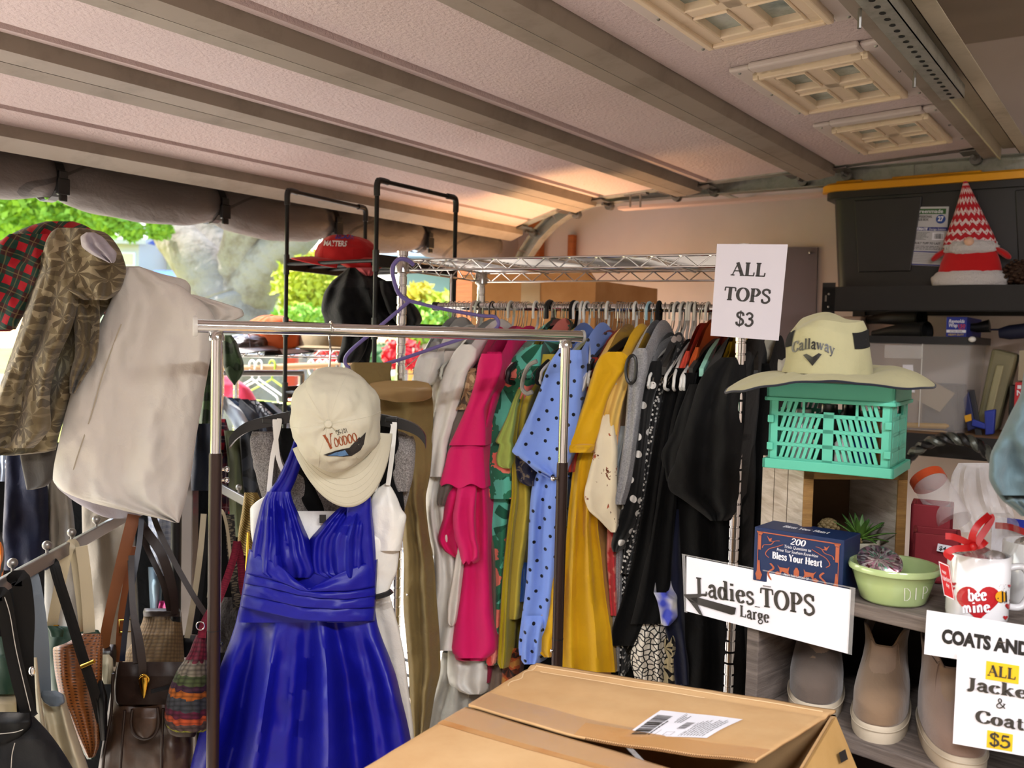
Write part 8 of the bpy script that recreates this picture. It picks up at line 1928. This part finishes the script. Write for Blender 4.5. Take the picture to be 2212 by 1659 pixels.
def sp(px, py): return PL(px, py, s2.c[0]+s2.n*.002, s2.n)
mb.poly([sp(*q) for q in ((1476, 1284), (1532, 1282), (1506, 1291), (1508, 1304), (1490, 1300))]); mb.poly([sp(*q) for q in ((1490, 1292), (1506, 1290), (1590, 1313), (1587, 1327), (1580, 1328), (1508, 1306))]); mb.poly([sp(*q) for q in ((1484, 1292), (1506, 1304), (1519, 1331), (1510, 1326))]); mb.build('arrow', mat('marker_black', '1a1212', .3), so, smooth=0)
mb = MB(); mb.tube([sp(1648, 1265), sp(1665, 1268)], .0006, 5); mb.build('staple', steel, so)
# COATS AND JACKETS
s3 = Face(fr(2002, 1318, -.02), fr(2430, 1385, -.02), fr(2430, 1480, -.02), fr(1996, 1413, -.02), .001)
o = s3.paper('paper_sign', paper); tag(o, 'white sign reading COATS AND JACKETS on the shelf edge', 'sign')
mb = MB(); s3.sans(mb, 'COATS AND JACKETS', .095, .66, .29, fit=.80, bold=.055); mb.build('lettering', ink, o, smooth=0)
mb = MB(); a = s3.at(.40, .45, 1.5); mb.tube([a, s3.at(.435, .45, 1.5)], .0006, 5); mb.build('staple', steel, o)
# jackets & coats $5
s4 = Face(fr(2068, 1406, -.026), fr(2300, 1442, -.026), fr(2292, 1647, -.026), fr(2058, 1606, -.026), .001)
o = s4.paper('paper_sign', paper); tag(o, 'white sign reading ALL Jackets & Coats $5 with yellow highlights', 'sign')
for q in ((.29, .055, .60, .25), (.33, .79, .57, .975)): mb = MB(); s4.rect(mb, *q); mb.build('highlight', mat('yellow_highlighter', 'e0b820', .6), o, smooth=0)
mb = MB(); s4.serif(mb, 'ALL', .445, .205, .115, align='c', fit=.27, heavy=1.4, k=2); s4.serif(mb, 'Jackets', .105, .385, .125, fit=.78, heavy=1.6, k=2); s4.serif(mb, '&', .45, .53, .10, align='c', fit=.10, heavy=1.3, k=2); s4.serif(mb, 'Coats', .215, .72, .125, fit=.56, heavy=1.6, k=2); s4.serif(mb, '$5', .455, .94, .125, align='c', fit=.2, heavy=1.5, k=2); mb.build('lettering', ink_soft, o, smooth=0)
# ---------------------------------------------------------------- big carton in the foreground
kraft = mat('light_kraft', 'c49f70', .85, spec=.2, pat=p_card('bd9566', 'd0ac7e')); kraft_d = mat('kraft_edge', '6a4c30', .9)
ZC = 1.07
bxA, bxB = pz(1160, 1434, ZC), pz(1806, 1536, ZC)
ex = (bxB-bxA); q_ = V((-.5, -.866, 0)); DP = .52
bc = thing('carton', 'large open kraft carton with shipping label in the foreground', 'box', flat(bxA+ex*.5+q_*DP*.5, 0))
mb = MB(); th = .006; e1 = ex.normalized(); n1 = q_.normalized()
qb = V((-.42, -.907, 0))
for o_, a, b in ((bxA, ex, n1*th), (bxA+q_*DP, ex, n1*-th), (bxA, q_*DP, e1*th), (bxB, q_*DP, e1*-th)):
    mb.quadbox(flat(o_, 0), a, b, Z*(ZC-.006))
mb.quadbox(flat(bxA, 0.001), ex, q_*DP, Z*.006); mb.build('body', kraft, bc, smooth=0)
fl_pts = [bxA, bxB, pz(1632, 1645, ZC+.028), pz(1322, 1603, ZC+.010), pz(1240, 1590, ZC+.004), pz(1012, 1524, ZC)]
# back flap, with a crease along its back edge
def flap(u, v):
    a = bxA.lerp(bxB, u)
    e = hermite([(0.0, 1012, 1524, ZC), (.36, 1240, 1590, ZC+.003), (.5, 1322, 1606, ZC+.010), (.75, 1480, 1628, ZC+.020), (1.0, 1632, 1645, ZC+.026)], u); b = pz(*e)
    p = a.lerp(b, v); p.z += .004*math.sin(math.pi*v)*math.sin(math.pi*u) + .0022*math.exp(-((v-.1)/.03)**2) - .0016*math.exp(-((v-.16)/.02)**2) + .0012*nz(u*7, v*5, 1)
    return p
mb = MB(); mb.grid(flap, 60, 40, False, (.48, .22)); bf = mb.build('back_flap', kraft, bc, smooth=80, solid=.004)
corr = MB()
for k in range(150):
    u0, u1 = .40+.6*k/150, .40+.6*(k+1)/150; p, r_ = flap(u0, 1), flap(u1, 1); corr.tube([p+Z*(.0016 if k % 2 else -.0016), r_+Z*(-.0016 if k % 2 else .0016)], .0006, 4)
corr.build('corrugation', kraft_d, bf)
def ffl(u, v):
    e = hermite([(0.0, 1006, 1530, ZC), (.36, 1232, 1598, ZC), (.5, 1318, 1622, ZC-.002), (.75, 1480, 1672, ZC-.006), (1.0, 1640, 1720, ZC-.01)], u); a = pz(*e)
    b = bxA+q_*DP+ex*u; p = a.lerp(b, v); p.z += .0010*nz(u*7, v*5, 3); return p
mb = MB(); mb.grid(ffl, 50, 40, False, (.48, .28)); ff_ = mb.build('front_flap', kraft, bc, smooth=80, solid=.004)
tapem = mat('packing_tape', 'c09a70', .18, alpha=.45, spec=.8, pat=p_dirty('caa680', 'b8a8a0', .5, 16, .7), bump=(60, .5, .003)); tape2 = mat('worn_tape', 'c08a52', .35, alpha=.8, pat=p_dirty('c89862', 'ba7c40', .5, 9, .8))
mb = MB(); mb.grid(lambda u, v: flap(u*.62, 1-.26*(1-v)*(1-.3*u))+Z*.0028, 30, 6, False, (.3, .05)); mb.build('tape', tapem, bf, smooth=80)
mb = MB(); mb.grid(lambda u, v: flap(.36+.64*u, .84+.16*v)+Z*.0030, 30, 6, False, (.3, .05)); mb.build('tape', tape2, bf, smooth=80)
mb = MB(); mb.grid(lambda u, v: ffl(u, .02+.20*v)+Z*.0028, 30, 6, False, (.4, .05)); mb.build('tape', tapem, ff_, smooth=80)
mb = MB(); mb.grid(lambda u, v: ffl(u, .19+.045*v)+Z*.0031, 30, 4, False, (.4, .02)); mb.build('tape_edge', tape2, ff_, smooth=80)
mb = MB(); mb.grid(lambda u, v: flap(.505+.025*u+.02*v, .97).lerp(ffl(.53+.03*u+.06*v, .02), v)+Z*(.003+.004*math.sin(v*3)), 6, 12, False, (.1, .1)); mb.build('torn_tape', cello, bf, smooth=60)
def on_flap(px, py):
    d = ray(px, py); z = ZC+.009; 
    return CAM+d*((z-CAMZ)/d.z)
fmb = MB(); fmb.grid(flap, 60, 40, False); ftree = BVHTree.FromPolygons([tuple(p) for p in fmb.v], fmb.f)
class Seat(Face):
    """a sticker lying on the flap"""
    def at(s, a, b, k=1.0):
        p = Face.at(s, a, b, 0); h, n, i, t = ftree.ray_cast(V((p.x, p.y, 2)), V((0, 0, -1)))
        return V((p.x, p.y, (h.z if h else p.z)+.0030+.0006*k))
lf2 = Seat(on_flap(1347, 1600), on_flap(1427, 1540), on_flap(1604, 1562), on_flap(1526, 1613))
mb = MB(); mb.grid(lambda u, v: lf2.at(u, v, 0), 14, 14, False, (.1, .15)); lo = mb.build('shipping_label', paper, bc, smooth=80)
mb = MB()
bars(lf2, mb, .06, .05, .80, .24, 42, 3); lines(lf2, mb, .06, .26, .86, .30, 1, 4, h=.5); lf2.rect(mb, .03, .335, .97, .340); lines(lf2, mb, .55, .36, .95, .46, 3, 6); bars(lf2, mb, .30, .50, .60, .60, 30, 8)
lines(lf2, mb, .05, .66, .95, .95, 8, 7, h=.3); lf2.rect(mb, .03, .635, .6, .64)
for a, b, c, d in ((.05, .44, .18, .445), (.05, .535, .18, .54), (.05, .44, .055, .54), (.175, .44, .18, .54)): lf2.rect(mb, a, b, c, d)
mb.build('print', ink_soft, lo, smooth=0)
# right side flap folded out and down
sd0, sd1 = bxB+q_*.02, bxB+q_*DP*.95
dn = (e1*.10-Z*.22)
mb = MB(); mb.slab([sd0-Z*.003, sd1-Z*.003, sd1+dn+q_*-.02, sd0+dn+q_*.01], e1*.004+Z*.002); so_ = mb.build('side_flap', mat('kraft_side', 'b28848', .85, spec=.2, pat=p_card('b08a52', 'c29c66')), bc, smooth=0)
nf_ = (sd1-sd0).cross(dn).normalized(); nf_ = nf_ if nf_.dot(CAM-sd0) > 0 else -nf_
cz = MB()
for v_, u0, u1 in ((.10, .02, .98), (.165, .05, .62)): cz.tube([flap(lerp(u0, u1, i/40), v_+.004*nz(i*.7, v_*9))+Z*.0020 for i in range(41)], .0011, 5)
cz.tube([flap(.012+.02*math.sin(i*.9)*.4+.012*i/12, .06+.5*i/14)+Z*.0020 for i in range(15)], .0010, 5)
cz.build('crease', mat('kraft_crease', 'd2b48c', .85), bf)
def sp2(px, py): return PL(px, py, sd0+nf_*.009, nf_)
mb = MB(); mb.poly([sp2(*q) for q in ((1812, 1626), (1826, 1618), (1832, 1640), (1817, 1648))]); mb.build('black_mark', ink, bc, smooth=0)
